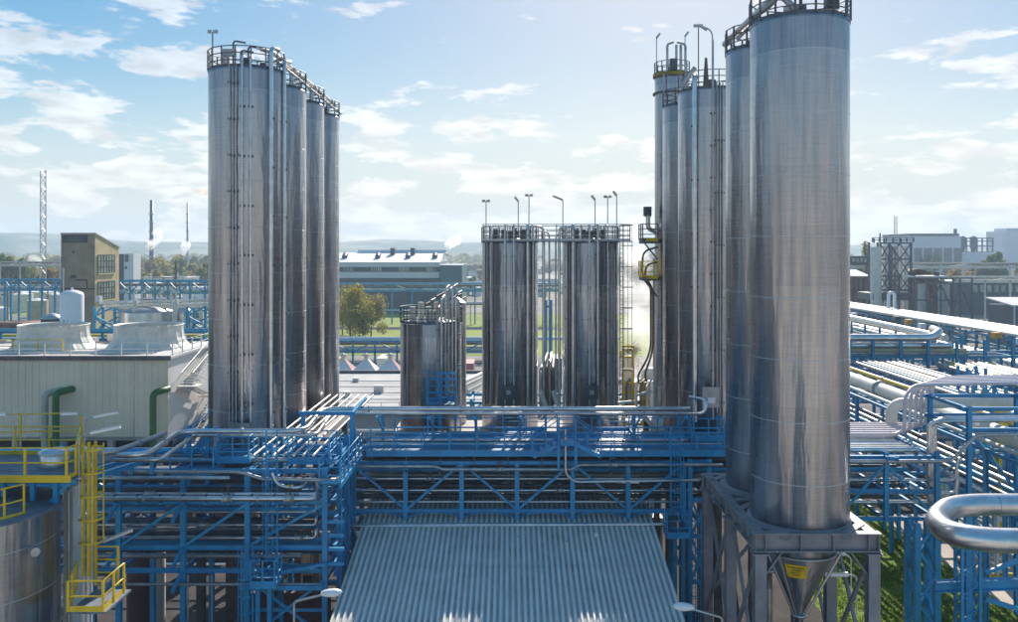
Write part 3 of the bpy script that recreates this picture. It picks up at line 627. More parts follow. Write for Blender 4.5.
# warning sign wrapped on the hopper: two bold and two thin rows of lettering
def cone_pt(a, z, off): 
    r = 0.17+(1.43-0.17)*(z-6.3)/(9.0-6.3)+off; return (RX+r*math.cos(a), 37.0+r*math.sin(a), z)
sg = MB(); n = 10; a0, a1 = R(-134), R(-94); vs = []; fs = []
for i in range(n+1):
    a = a0+(a1-a0)*i/n
    for z in (8.13, 8.75): vs.append(cone_pt(a, z, 0.02))
for i in range(n): fs.append((2*i, 2*i+2, 2*i+3, 2*i+1))
sgn_ = sg.add(vs, fs, True).build('warning_sign', 'yellow', S1)
lt_ = MB(); rr = random.Random(5)
for (za, zb, u0, u1, gl) in ((8.58, 8.66, 0.12, 0.88, 12), (8.46, 8.54, 0.30, 0.74, 7), (8.35, 8.40, 0.24, 0.72, 9), (8.25, 8.30, 0.34, 0.68, 7)):
    for k in range(gl):
        ua = u0+(u1-u0)*k/gl; ub = ua+(u1-u0)/gl*0.74; w_ = (ub-ua)*0.32
        st = [(ua, za, ua+w_, zb)]
        if rr.random() < 0.75: st.append((ub-w_, za, ub, zb))
        if rr.random() < 0.8: st.append((ua, zb-0.022, ub, zb))
        if rr.random() < 0.6: st.append((ua, (za+zb)/2-0.01, ub, (za+zb)/2+0.01))
        for (p, q, r_, s__) in st:
            A = a0+(a1-a0)*p; B = a0+(a1-a0)*r_; lt_.quad(cone_pt(A, q, 0.028), cone_pt(B, q, 0.028), cone_pt(B, s__, 0.028), cone_pt(A, s__, 0.028))
lt_.build('sign_lettering', 'dark', sgn_)
# lamps near the frame base
tube_lamp('upper of two white tube lamps crossing beside the right leg of the grey frame', (X(864, 37), 38.4, 6.2), 2.0, (-1.3, -0.5, 0.55), 'pipe_white', hd=0.09)
tube_lamp('lower of two white tube lamps crossing beside the right leg of the grey frame', (X(866, 37), 38.0, 5.8), 1.75, (-1.5, -0.3, 0.12), 'pipe_white', hd=0.09)
# ------------------------------------------------------------------ blue racks
def rack(label, axis, a0, a1, b0, b1, posts, levels, z0=0.0, z1=None, m='blue', cw=0.24, bw=0.17, xb=(), group='blue steel pipe racks', name='pipe_rack', cross=True, th=None):
    """axis 'x' or 'y'; posts = positions along axis; levels = beam heights; xb = list of (zlo,zhi,pattern,side) braces"""
    z1 = z1 or max(levels)
    def P(a, b_, z): return Vector((a, b_, z)) if axis == 'x' else Vector((b_, a, z))
    t_ = thing(name, label, 'pipe rack', P((a0+a1)/2, (b0+b1)/2, 0), group)
    for b_ in (b0, b1):
        for a in posts: MB().ibar(P(a, b_, z0), P(a, b_, z1), cw, cw, 0.03, side=(axis == 'y')).build('column', m, t_)
        for z in levels: MB().ibar(P(a0, b_, z), P(a1, b_, z), bw, bw*1.25, 0.025).build('beam', m, t_)
    if cross:
        for a in posts:
            for z in levels: MB().ibar(P(a, b0, z-0.03), P(a, b1, z-0.03), bw*0.93, bw*1.1, 0.02).build('crossbeam', m, t_)
    for (zl, zh, pat, side) in xb:
        b_ = b0 if side == 0 else b1
        for i in range(len(posts)-1):
            p = pat[i % len(pat)]
            if p in '/x': MB().bar(P(posts[i]+.1, b_-0.02, zl), P(posts[i+1]-.1, b_-0.02, zh), 0.11, 0.13).build('brace', m, t_)
            if p in '\\x': MB().bar(P(posts[i]+.1, b_+0.1, zh), P(posts[i+1]-.1, b_+0.1, zl), 0.10, 0.12).build('brace', m, t_)
    return t_
MP = [X(p, 48) for p in (350, 405.6, 461.6, 517, 572.5, 628, 683.5)]
rM = rack('long blue lattice girder rack below the walkway in the middle', 'x', MP[0], MP[-1]+0.2, 48.0, 53.6, MP, [10.0, 7.38], 6.9, 10.1, xb=[(7.5, 9.9, '\\/\\/\\/', 0), (7.5, 9.9, '/\\/\\/\\', 1)])
for i in range(6):
    a, c = MP[i], MP[i+1]
    MB().bar((a+.1, 48.25, 7.0), ((a+c)/2, 48.25, 7.28), 0.07, 0.07).build('lower_tie', 'blue', rM); MB().bar(((a+c)/2, 48.25, 7.28), (c-.1, 48.25, 7.0), 0.07, 0.07).build('lower_tie', 'blue', rM)
tw = [MP[-1]+0.35, MP[-1]+1.4]
rack('blue tower carrying the right end of the middle girder', 'x', tw[0], tw[1], 48.0, 53.6, tw, [10.05, 8.0, 6.0, 3.5], 0, 10.2, xb=[(6.1, 7.9, 'x', 0), (3.6, 5.9, 'x', 0)])
tw = [MP[0]-1.4, MP[0]-0.3]
rack('blue tower where the left rack meets the middle girder', 'x', tw[0], tw[1], 48.0, 53.6, tw, [10.05, 8.6, 7.3, 5.6, 3.5], 0, 10.2, xb=[(5.7, 7.2, 'x', 0)])
RP = [X(p, 48) for p in (735, 786, 836, 886, 937)]
rack('blue truss rack continuing right of the silo frame over the lawn', 'x', RP[0]-0.5, RP[-1]+0.2, 48.0, 54.5, RP, [10.3, 8.45, 6.95], 6.8, 10.6, xb=[(7.0, 9.9, '/\\', 0), (7.0, 9.9, '\\/', 1)])
# lattice tower column x 915-940
def lattice(label, x0, x1, y0, y1, z0, z1, m='blue', seg=1.6, t=0.16, br=0.07, name='lattice_column', group=None):
    t_ = thing(name, label, 'lattice column', ((x0+x1)/2, (y0+y1)/2, z0), group)
    C_ = [(x0, y0), (x1, y0), (x1, y1), (x0, y1)]
    for c in C_: MB().bar((c[0], c[1], z0), (c[0], c[1], z1), t).build('leg', m, t_)
    n = max(1, round((z1-z0)/seg)); dz = (z1-z0)/n
    for i in range(4):
        a, c = C_[i], C_[(i+1) % 4]; b_ = MB()
        for k in range(n):
            zA, zB = z0+k*dz, z0+(k+1)*dz
            if (k+i) % 2: zA, zB = zB, zA
            b_.bar((a[0], a[1], zA), (c[0], c[1], zB), br)
        b_.build('lacing', m, t_)
    return t_
lattice('tall blue lattice column at the right end of the truss, by the lawn', X(917, 47), X(937, 47), 47.0, 48.1, 0, 7.0, seg=1.3, t=0.3, br=0.13)
lattice('slim blue lattice column under the shiny pipe loop', X(962, 41), X(980, 41), 41, 41.6, 0, 8.2, seg=0.55, t=0.13, br=0.05)
MB().b2(X(968, 41), X(974, 41), 41.15, 41.4, 0, 9.2).build('core_post', 'blue', bpy.data.objects['lattice_column.001'])
# beam across under the loop
bt = thing('pipe_support', 'blue horizontal support beam with strut right of the lawn', 'support beam', (24, 41, 5.8))
MB().ibar((X(940, 41), 41.45, Z(590, 41)), (30, 41.45, Z(583, 41)), 0.4, 0.5, 0.04).build('beam', 'blue', bt)
MB().bar((X(985, 40.9), 40.9, Z(598, 41)), (29, 40.9, 3.2), 0.2, 0.2).build('strut', 'blue', bt)
MB().bar((X(985, 41.9), 41.9, Z(580, 41)), (29, 41.9, 8.6), 0.18, 0.18).build('strut', 'blue', bt)
MB().b2(X(940, 41.5), X(962, 41.5), 41.3, 42.2, Z(546, 41), Z(534, 41)).build('bracket', 'blue', bt)
# left rack
LP = [-24.8, -21.7]+[X(p, 42) for p in (119, 183.4, 247.6, 325)]
rL = rack('blue rack on the left stacked with pipes, columns reaching the ground', 'x', LP[0], LP[-1], 42.0, 46.0, LP, [11.05, 9.55, 7.4, 6.3], 0, 11.2, xb=[(7.5, 9.45, '///// ', 0), (7.5, 9.45, '\\', 1)])
for z in (8.6, 7.95, 7.3, 6.6): MB().bar((LP[-1]+0.1, 42.05, z), (LP[-1]+0.9, 42.05, z), 0.13, 0.15).build('cantilever', 'blue', rL)
a, c = LP[-2], LP[-1]
MB().bar((a, 41.9, 3.0), (c, 41.9, 5.9), 0.13).build('brace', 'blue', rL); MB().bar((a, 42.1, 5.9), (c, 42.1, 3.0), 0.13).build('brace', 'blue', rL)
MB().bar((a, 42.02, 4.4), (c, 42.02, 4.4), 0.12).build('beam', 'blue', rL); MB().bar((a, 41.75, 5.95), (c+0.1, 41.75, 6.7), 0.13).build('brace', 'blue', rL)
MB().bar((a-0.2, 41.4, 5.7), (c, 41.4, 5.7), 0.16, 0.2).build('beam', 'blue', rL)
for x in LP[1:4]:
    for z in (9.55, 7.4, 6.3): MB().bar((x, 40.6, z-0.5), (x, 41.9, z), 0.14, 0.14).build('knee', 'blue', rL)
for px in (113, 131, 150): MB().bar((X(px, 42)-0.4, 37.2, 12.0), (X(px, 42), 42.0, 11.6), 0.18, 0.2).build('crossbeam', 'blue', rL)
for (px, z) in ((118, 12.1), (130, 12.1), (150, 12.1)): MB().bar((X(px, 41), 41.2, 11.1), (X(px, 41), 41.2, z), 0.14).build('post', 'blue', rL)
# return rack along Y joining left and middle
rack('blue cross rack joining the left rack to the middle girder', 'y', 42.3, 48, -11.8, -8.4, [43.6, 45.6, 47.6], [11.4, 10.2, 8.6, 7.3, 6.0], 0, 12.0, xb=[(6.1, 8.5, '/\\', 1)])
# ---- pipes on the middle girder (front three + inner levels)
G = 'straight silver pipes on the middle girder'
for z, r_, nm in ((9.02, .075, 'upper'), (8.38, .075, 'middle'), (7.75, .075, 'lowest')):
    pipe('%s of three thin silver pipes behind the braces of the middle girder' % nm, [(-8.6, 48.45, z), (tw[1] if 0 else 11.5, 48.45, z)], r_, 'pipe', group=G, n=8)
k = 0
for z in (10.22, 9.1, 8.2, 7.6):
    for y in (49.6, 50.7, 51.8, 52.8):
        k += 1; r_ = (0.10, 0.14, 0.08, 0.17)[k % 4]
        tag(MB().tube([(-9.5, y, z+r_), (22.5 if z > 8 else 21.5, y, z+r_)], r_, 8).build('pipe', ['pipe_dark', 'pipe_dull', 'blue', 'pipe_dark'][(k+k//4) % 4]), 'inner pipe of the middle girder, %s tier from the top, %s from the front' % (ORD[(k-1)//4], ORD[(k-1) % 4]), 'pipe', 'inner pipes of the middle girder')
pipe('grey pipe along the front edge under the walkway deck', [(-8.8, 47.75, 9.86), (-4, 47.75, 9.86), (-3.6, 47.75, 9.7), (3.4, 47.75, 9.7), (3.8, 47.75, 9.95), (11.6, 47.75, 9.95)], 0.09, 'pipe_dull', 0.15, flanges=3.0)
pipe('large horizontal grey pipe above the far edge of the corrugated roof', [(X(344, 47.5), 47.4, Z(525.5, 47.5)), (X(664, 47.5), 47.4, Z(524, 47.5))], 0.12, 'pipe', n=12)
# twin pipes above the walkway
pipe('front silver pipe of the pair above the walkway, bending down to the left rack', [(-30, 37.9, 12.75), (-15.6, 37.9, 12.75), (-16.0, 42.8, 12.78), (-9.95, 42.8, 12.80), (-10.25, 48.5, 12.86), (X(690, 48.6), 48.6, 12.84)], 0.13, 'pipe', 0.9, 12, flanges=4.2)
pipe('rear silver pipe of the pair above the walkway', [(-30, 38.3, 12.45), (-15.2, 38.3, 12.45), (-15.4, 43.3, 12.5), (-9.5, 43.3, 12.5), (-9.85, 48.95, 12.55), (X(704, 49), 48.95, 12.5), (X(708, 49), 49.4, 13.2), (X(690, 50.5), 50.4, 13.2)], 0.10, 'pipe', 0.4, 10)
pipe('blue grey pipe curving forward left of the walkway stairs', [(-30, 37.4, 12.95), (-16.9, 37.4, 12.95), (-16.2, 41.5, 12.95)], 0.11, 'pipe_dull', 0.9, flanges=3)
# portals carrying the twin pipes
for i, px in enumerate((383, 433, 476, 520, 634, 678)):
    t_ = thing('pipe_portal', '%s from the left of the blue bracket posts behind the walkway' % ORD[i], 'support', (X(px, 51), 50.6, 10.4), 'posts carrying the twin pipes')
    MB().ibar((X(px, 51), 50.9, 10.0), (X(px, 51), 50.9, 12.45), 0.16, 0.16, 0.02).build('post', 'blue', t_)
    MB().bar((X(px, 51), 51.1, 12.35), (X(px, 51)+0.02, 48.4, 12.37), 0.12, 0.14).build('bracket', 'blue', t_)
    MB().bar((X(px, 51)+0.01, 50.8, 11.3), (X(px, 51)+0.01, 48.9, 12.25), 0.09, 0.09).build('strut', 'blue', t_)
t_ = thing('pipe_portal', 'blue portal frame at the bend of the twin pipes, left of the walkway', 'support', (-9, 46.5, 10.4))
for x in (X(303, 46.5), X(352, 46.5)): MB().ibar((x, 46.5, 10.0), (x, 46.5, 12.9), 0.2, 0.2, 0.02).build('post', 'blue', t_)
MB().ibar((X(299, 46.5), 46.5, 12.98), (X(355, 46.5), 46.5, 12.98), 0.18, 0.2, 0.02).build('beam', 'blue', t_)
MB().bar((X(352, 46.5), 46.6, 12.95), (X(357, 46.5), 49.2, 13.3), 0.16).build('strut', 'blue', t_)
# ---- walkway
def deckwalk(label, x0, x1, y0, y1, z, m='blue', sides='fblr', sp=1.45, group='blue walkways and platforms', dm='blue_grate', name='walkway', th=0.16, mids=(0.55,)):
    t_ = thing(name, label, 'walkway', ((x0+x1)/2, (y0+y1)/2, z-th), group)
    d = MB().b2(x0+.02, x1-.02, y0+.02, y1-.02, z-0.05, z); d.build('deck', dm, t_)
    e = MB()
    for (a, b_) in (((x0, y0), (x1, y0)), ((x1, y0), (x1, y1)), ((x1, y1), (x0, y1)), ((x0, y1), (x0, y0))): e.bar((a[0], a[1], z-th/2), (b_[0], b_[1], z-th/2), 0.06, th*1.3)
    e.build('edge_beam', m, t_)
    S_ = {'f': [(x0, y0, z), (x1, y0, z)], 'b': [(x0, y1, z), (x1, y1, z)], 'l': [(x0, y0, z), (x0, y1, z)], 'r': [(x1, y0, z), (x1, y1, z)]}
    for s_ in sides: guard(t_, S_[s_], 1.1, m, 0.028, sp, True, mids)
    return t_
wz = 10.55
wk = deckwalk('long blue railed walkway across the top of the middle girder', X(367, 48), X(724, 48), 47.9, 49.3, wz, sides='fb')
# crossover stairs on walkway
st = thing('crossover_stairs', 'blue stepped crossover bridge over the walkway pipes in front of the right middle silo', 'stairs', (X(567, 47.6), 47.6, 10.5))
cx0, cx1, cz = X(558, 47.5), X(575, 47.5), 12.35
MB().b2(cx0, cx1, 47.0, 48.4, cz-1.1-0.12, cz-1.1).build('landing', 'blue', st)
for (x0, x1) in ((cx0-1.35, cx0), (cx1+1.35, cx1)):
    for y in (47.0, 48.3):
        MB().bar((x0, y, wz), (x1, y, cz-1.15), 0.07, 0.2).build('stringer', 'blue', st); MB().tube([(x0, y, wz+1.0), (x1, y, cz+0.2)], 0.028, 6).build('handrail', 'blue', st)
        for q in (0.0, 0.5): MB().bar((x0+(x1-x0)*q, y, wz+1.8*0.35*q), (x0+(x1-x0)*q, y, wz+1.0+0.8*q), 0.05).build('post', 'blue', st)
    for k in range(4):
        q = (k+0.5)/4; MB().b2(x0+(x1-x0)*q-0.12, x0+(x1-x0)*q+0.12, 47.05, 48.25, wz+(cz-1.15-wz)*q, wz+(cz-1.15-wz)*q+0.03).build('tread', 'blue', st)
guard(st, [(cx0, 47.0, cz-1.1), (cx1, 47.0, cz-1.1)], 1.3, 'blue', 0.028, 0.9, True, (0.4, 0.8))
guard(st, [(cx0, 48.4, cz-1.1), (cx1, 48.4, cz-1.1)], 1.3, 'blue', 0.028, 0.9, False, (0.4, 0.8))
for x in (cx0, cx1): MB().ibar((x, 46.95, wz-0.7), (x, 46.95, cz-1.1), 0.14, 0.14, 0.02).build('leg', 'blue', st)
pipe('thin silver pipe dropping through the crossover and turning right below', [(X(565.5, 47.2), 47.2, 12.0), (X(565.5, 47.2), 47.2, 9.6), (X(574, 47.2), 47.2, Z(482, 47.2)), (X(700, 47.2), 47.2, Z(480.5, 47.2))], 0.075, 'pipe', 0.9, 10)
ct_ = thing('cable_tray', 'wide blue cable tray lying behind the long walkway', 'cable tray', (1.5, 51, 10.45))
MB().b2(-8.2, 12.2, 49.32, 51.6, 10.48, 10.52).build('tray', 'grate', ct_)
for y in (49.34, 51.6): MB().b2(-8.2, 12.2, y-.02, y+.02, 10.44, 10.66).build('side_rail', 'blue', ct_)
ct_ = thing('cable_tray', 'grey cable tray at the rear of the middle girder', 'cable tray', (1.5, 53, 10.45))
MB().b2(-8.2, 12.2, 51.62, 54.2, 10.30, 10.33).build('tray', 'grate', ct_)
for y in (51.66, 54.2): MB().b2(-8.2, 12.2, y-.02, y+.02, 10.26, 10.46).build('side_rail', 'pipe_dull', ct_)
for k in range(7): tag(MB().tube([(-8, 49.5+.29*k, 10.6+.03*(k % 2)), (12, 49.5+.29*k, 10.6+.03*(k % 2))], (.06, .09, .05)[k % 3], 8).build('pipe', ['pipe_dull', 'pipe', 'blue', 'pipe_dark'][k % 4]), '%s from the front of the pipes in the tray behind the walkway' % ORD[k], 'pipe', 'pipes in the tray behind the walkway')
deckwalk('second blue railing walk behind the long walkway tray', X(395, 52), X(690, 52), 51.9, 52.9, 10.62, sides='f', sp=1.9)
# second railing row and stair near px 600-725
deckwalk('short raised blue platform at the right end of the walkway', X(692, 50), X(722, 50), 49.6, 51.2, 11.0, sides='flr', sp=0.9)
for i, (p0_, p1_) in enumerate(((503, 546), (600, 632))):
    deckwalk(['small blue side platform behind the walkway under the left middle silo', 'small blue side platform behind the walkway under the right middle silo'][i], X(p0_, 52), X(p1_, 52), 51.6, 53.2, 10.7, sides='blr', sp=1.1)
# platforms on left rack
deckwalk('blue railed platform over the left rack, left of the ladder', X(219, 43), X(251, 43), 42.6, 44.2, 11.45, sides='fblr', sp=0.75, mids=(0.37, 0.74))
deckwalk('blue railed platform over the left rack, right of the ladder', X(289, 43), X(330, 43), 42.8, 44.6, 11.35, sides='fblr', sp=0.85, mids=(0.37, 0.74))
deckwalk('low blue railed landing at the left end of the left rack platforms', X(171, 42), X(214, 42), 41.9, 43.4, 11.05, sides='fbr', sp=1.0)
wz2 = 10.55
wy = thing('walkway', 'blue railed walkway running back from the left rack to the long walkway', 'walkway', (-8.4, 45, wz2-0.2), 'blue walkways and platforms')
MB().b2(-9.0, -7.98, 41.6, 47.8, wz2-0.06, wz2).build('deck', 'blue_grate', wy)
for x in (-8.98, -7.98): MB().bar((x, 41.6, wz2-0.12), (x, 47.85, wz2-0.12), 0.07, 0.26).build('edge_beam', 'blue', wy)
guard(wy, [(-8.98, 47.8, wz2), (-8.98, 41.6, wz2), (-7.98, 41.6, wz2), (-7.98, 47.8, wz2)], 1.15, 'blue', 0.03, 1.0, True, (0.38, 0.76))
# stairs panels on the left rack
ss = thing('access_stairs', 'blue stairs with sloping handrail rising towards the silos at the left rack', 'stairs', (X(195, 43), 43, 11.1))
for y in (43.6, 44.6):
    MB().bar((X(184, 44), y, 11.1), (X(214, 44), y, 12.6), 0.08, 0.24).build('stringer', 'blue', ss); MB().tube([(X(176, 44), y, 12.0), (X(208, 44), y, 13.5)], 0.03, 6).build('handrail', 'blue', ss)
for k in range(6):
    q = k/5; x = X(184, 44)+(X(214, 44)-X(184, 44))*q; MB().b2(x-0.12, x+0.12, 43.65, 44.55, 11.15+1.5*q, 11.18+1.5*q).build('tread', 'blue', ss)
for px in (185, 204): MB().ibar((X(px, 43), 43.5, 10.0), (X(px, 43), 43.5, 12.9), 0.2, 0.2, 0.02).build('post', 'blue', ss)
# ladders left
lx = X(270, 41.3)
ladder('tall blue caged ladder rising to the left rack platforms', (lx, 41.6), Z(565, 41.3), Z(431, 41.3), (0, -1), 'blue', 0.5, True, 0.4, hoop=0.75)
lp = deckwalk('small blue railed rest platform halfway up the left ladders', X(253, 40.8), X(277, 40.8), 40.4, 41.6, Z(580, 41), sides='flr', sp=0.6, mids=(0.37, 0.74))
ladder('lower blue caged ladder left of the rest platform', (X(246, 40.8), 41.0), 0, Z(549, 41), (0, -1), 'blue', 0.5, True, 0.8, hoop=0.8)
for px in (256, 268): MB().bar((X(px, 41), 41.3, 0), (X(px, 41), 41.3, Z(581, 41)), 0.2).build('leg', 'blue', lp)
# right ladder + platform
ladder('grey ladder fixed to the right flank of the right middle silo', (TB.location.x+1.35, 61.35), 10.5, 21.5, (0, -1), 'pipe_dull', 0.4, False, name='wall_ladder')
ladder('upper blue caged ladder at the right end of the walkway', (X(676, 47.5), 47.55), Z(512, 47.5), Z(428, 47.5), (0, -1), 'blue', 0.5, True, 0.4, hoop=0.75)
rp_ = deckwalk('small blue railed rest platform under the right ladder', X(666, 47), X(688, 47), 46.6, 47.7, Z(533, 47), sides='flr', sp=0.6, mids=(0.37, 0.74))
ladder('lower blue caged ladder beside the grey silo frame', (X(697, 47), 47.2), 0, Z(511, 47), (0, -1), 'blue', 0.5, True, 0.8, hoop=0.8)
for px in (675, 683): MB().bar((X(px, 47.3), 47.3, 0), (X(px, 47.3), 47.3, Z(534, 47)), 0.2).build('leg', 'blue', rp_)
# ---- left rack pipes
pipe('thin silver pipe above the thick one along the front of the left rack', [(-30, 40.9, Z(494, 40.9)), (X(316, 40.9), 40.9, Z(494, 40.9)), (X(316, 43), 43, Z(494, 40.9))], 0.075, 'pipe', 0.3, flanges=4)
pipe('thick silver pipe ending in an elbow along the front of the left rack', [(-30, 40.7, Z(498.5, 40.7)), (X(315, 40.7), 40.7, Z(498.5, 40.7)), (X(317, 42.7), 42.9, Z(498.5, 40.7))], 0.135, 'pipe', 0.4, 12, flanges=5)
for (py, r_, nm) in ((512, .07, 'uppermost'), (525, .07, 'second'), (538, .10, 'lowest')):
    pipe('%s of three silver pipes passing behind the braces of the left rack' % nm, [(-30, 42.5, Z(py, 42.5)), (X(316, 42.5), 42.5, Z(py, 42.5)), (X(316, 42.5), 42.5, Z(py-9, 42.5)), (X(316, 42.5), 44.5, Z(py-9, 42.5))], r_, 'pipe', 0.25)
pipe('upper grey pipe lying on top of the left rack', [(-30, 41.4, Z(472, 41.4)), (X(240, 41.4), 41.4, Z(472, 41.4)), (X(262, 41.4), 41.4, Z(479, 41.4)), (X(318, 41.4), 41.4, Z(480, 41.4)), (X(345, 43), 43.2, Z(480, 43.2))], 0.09, 'pipe_dull', 0.3, flanges=3.5)
pipe('lower grey pipe lying on top of the left rack', [(-30, 41.1, Z(478, 41.1)), (X(230, 41.1), 41.1, Z(478, 41.1))], 0.09, 'pipe', 0.3)
pipe('grey pipe tray crossing low through the left rack', [(-28, 41.6, Z(584.5, 41.6)), (X(322, 41.6), 41.6, Z(584.5, 41.6))], 0.07, 'pipe_dull')
pipe('silver pipe dipping in an S bend before the right platform of the left rack', [(X(272, 41), 41, Z(473, 41)), (X(277, 41), 41, Z(485, 41)), (X(300, 41.1), 41.1, Z(490, 41)), (X(318, 42.6), 42.6, Z(474, 42)), (X(330, 44), 44, Z(466, 43))], 0.08, 'pipe', 0.5)
k = 0
for z in (11.15, 9.7, 8.75, 7.55, 6.45):
    for y in (43.2, 44.1, 45.0, 45.7):
        k += 1; r_ = (0.09, 0.13, 0.07, 0.15)[k % 4]
        tag(MB().tube([(-30, y, z+r_), (-9.2-(k % 3)*0.5, y, z+r_)], r_, 8).build('pipe', ['pipe_dark', 'pipe_dull', 'pipe_dark', 'blue'][(k+k//4) % 4]), 'inner pipe of the left rack, %s tier from the top, %s from the front' % (ORD[(k-1)//4], ORD[(k-1) % 4]), 'pipe', 'inner pipes of the left rack')
for k in range(7):
    x = -12.3+0.48*k; tag(MB().tube([(x, 42.4, 11.7), (x, 47.5, 11.7), (x+0.3, 59, 11.9)], 0.065, 8, 0.3).build('pipe', 'pipe_white' if k % 2 else 'pipe'), '%s from left of the pale pipes running back past the left silos' % ORD[k], 'pipe', 'pale pipes running back past the left silos')
for k, (px, dz) in enumerate(((188, 0), (212, 1.2))):
    pipe(['thin drop pipe hanging under the left part of the left rack', 'thin drop pipe hanging under the right part of the left rack'][k], [(X(px, 41.7), 41.7, 6.2), (X(px, 41.7), 41.7, 4.0-dz)], 0.035, 'pipe_dull', n=6)
rv = random.Random(91)
def valve(label, x, y, z, r_, m='blue'):
    t_ = thing('valve', label, 'valve', (x, y, z), 'valves on the front pipe racks')
    MB().tube([(x-.22, y, z), (x-.18, y, z), (x-.17, y, z), (x+.17, y, z), (x+.18, y, z), (x+.22, y, z)], lambda u: r_*1.9 if (u < .25 or u > .75) else r_*1.35, 12).build('body', 'pipe_dull', t_)
    MB().tube([(x, y, z), (x, y, z+r_*4.2)], .03, 7).build('stem', 'pipe_dark', t_); MB().tube([(x+.14*math.cos(a*.785), y+.14*math.sin(a*.785), z+r_*4.2) for a in range(8)], .018, 6, closed=True).build('handwheel', m, t_)
for k, (px, D_, py, r_) in enumerate(((150, 40.9, 494, .09), (228, 40.7, 498.5, .14), (290, 40.7, 498.5, .14), (205, 42.5, 525, .08), (300, 42.5, 538, .1), (170, 42.5, 512, .08))): valve('small valve on the left rack pipes, %s of six' % ORD[k], X(px, D_), D_, Z(py, D_), r_, ['blue', 'red', 'yellow'][k % 3])
for k, (px, z) in enumerate(((430, 9.02), (560, 8.38), (646, 7.75), (500, 9.7), (612, 9.95))): valve('small valve on the middle girder pipes, %s from the top left' % ORD[k], X(px, 48.2), 48.45 if z < 9.5 else 47.75, z, .085, ['red', 'blue', 'yellow'][k % 3])
for k in range(10):
    px = 372+34*k; t_ = thing('pipe_hanger', '%s from the left of the pipe hangers under the walkway' % ORD[k], 'bracket', (X(px, 47.8), 47.8, 9.6), 'pipe hangers under the walkway')
    MB().b2(X(px, 47.8)-.05, X(px, 47.8)+.05, 47.55, 47.95, 9.52, 9.6).build('saddle', 'pipe_dark', t_); MB().bar((X(px, 47.8), 47.92, 9.56), (X(px, 47.8), 47.92, 10.38), .05).build('rod', 'pipe_dark', t_)
for k in range(9):
    px = 128+22*k; x = X(px, 42.1); t_ = thing('pipe_shoe', '%s from the left of the dark pipe clamps on the left rack' % ORD[k], 'clamp', (x, 40.8, 9.9), 'pipe clamps of the left rack')
    MB().box((x, 40.8, Z(498.5, 40.7)), (.08, .36, .36)).build('clamp_ring', 'pipe_dark', t_); MB().b2(x-.05, x+.05, 40.6, 41.9, Z(498.5, 40.7)-.26, Z(498.5, 40.7)-.18).build('support_arm', 'blue', t_)
# ------------------------------------------------------------------ corrugated roof (canopy)
def rz_(y): return 6.72-(47.5-y)*0.2
rf = thing('corrugated_canopy', 'large corrugated grey green metal roof sloping up under the middle girder', 'roof', (0, 42, 0))
b_ = MB(); x0, x1, y0, y1 = -7.85, 7.7, 33.5, 54.0; pitch = 0.28; vs = []; fs = []; xs = []
x = x0
while x < x1:
    for (dx, dz) in ((0, 0), (0.12, 0), (0.155, 0.10), (0.235, 0.10)): xs.append((x+dx, dz))
    x += pitch
for r_ in range(4):
    ya = y0+r_*5.125-(0.25 if r_ else 0); yb = y0+(r_+1)*5.125; b_ = MB(); vs = []; fs = []; lift = 0.03 if r_ % 2 == 0 else 0.0
    for (xx, dz) in xs: vs += [(xx, ya, rz_(ya)+dz+lift), (xx, yb, rz_(yb)+dz+lift)]
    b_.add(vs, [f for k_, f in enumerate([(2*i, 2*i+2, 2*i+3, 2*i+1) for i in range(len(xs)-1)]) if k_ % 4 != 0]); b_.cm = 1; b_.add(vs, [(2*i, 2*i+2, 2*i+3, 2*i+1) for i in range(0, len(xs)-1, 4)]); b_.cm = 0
    for i in range(2, len(xs), 4): 
        for q in (ya+.2, yb-.35): b_.box((xs[i][0]+.045, q, rz_(q)+.10+lift+.008), (.035, .035, .02))
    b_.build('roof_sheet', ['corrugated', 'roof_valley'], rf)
MB().add([(x0, y0, rz_(y0)-.06), (x1, y0, rz_(y0)-.06), (x1, y1, rz_(y1)-.06), (x0, y1, rz_(y1)-.06)], [(0, 1, 2, 3)]).build('underside', 'dark', rf)
for x in (x0-0.04, x1+0.06): MB().bar((x, y0, rz_(y0)), (x, y1, rz_(y1)), 0.1, 0.16).build('verge_trim', 'pipe_white', rf)
for x in (-7.4, 0, 7.5):
    for y in (35, 41, 47, 53): MB().ibar((x, y, 0), (x, y, rz_(y)-0.2), 0.2, 0.2, 0.02).build('column', 'pipe_dark', rf)
MB().cyl((X(596, 46.5), 46.3, rz_(46.3)), 0.11, 0.0, 0.25, 12).build('roof_vent', 'white', rf)
# street lamps in the foreground
def street_lamp(label, hx, hy, ox, oy, D, s):
    h = W(hx, hy, D); e = W(ox, oy, D+0.4); t_ = thing('street_lamp', label, 'street lamp', (e.x, e.y, 0), 'grey street lamps beside the corrugated roof')
    MB().tube([(e.x, e.y, 0), (e.x, e.y, e.z), tuple(h+Vector((-0.2*s, 0, -0.05)))], 0.045, 8, 0.12).build('pole', 'pipe_dull', t_)
    m_ = []; vs = []; fs = []; n = 10; prof = [(-0.38, .04), (-0.3, .1), (-.1, .14), (.15, .15), (.33, .1), (.42, .02)]
    for (u, r_) in prof:
        for k in range(n):
            a = 2*math.pi*k/n; vs.append(h+Vector((u*s, math.cos(a)*r_*1.5, math.sin(a)*r_*1.0+0.05*u)))
    for i in range(len(prof)-1):
        for k in range(n): fs.append((i*n+k, i*n+(k+1) % n, (i+1)*n+(k+1) % n, (i+1)*n+k))
    fs.append(tuple(range(n))); fs.append(tuple(reversed(range((len(prof)-1)*n, len(prof)*n))))
    MB().add(vs, fs, True).build('lamp_head', 'lamp', t_)
street_lamp('pale street lamp head left of the corrugated roof', 331, 593, 294, 602, 33, 1)
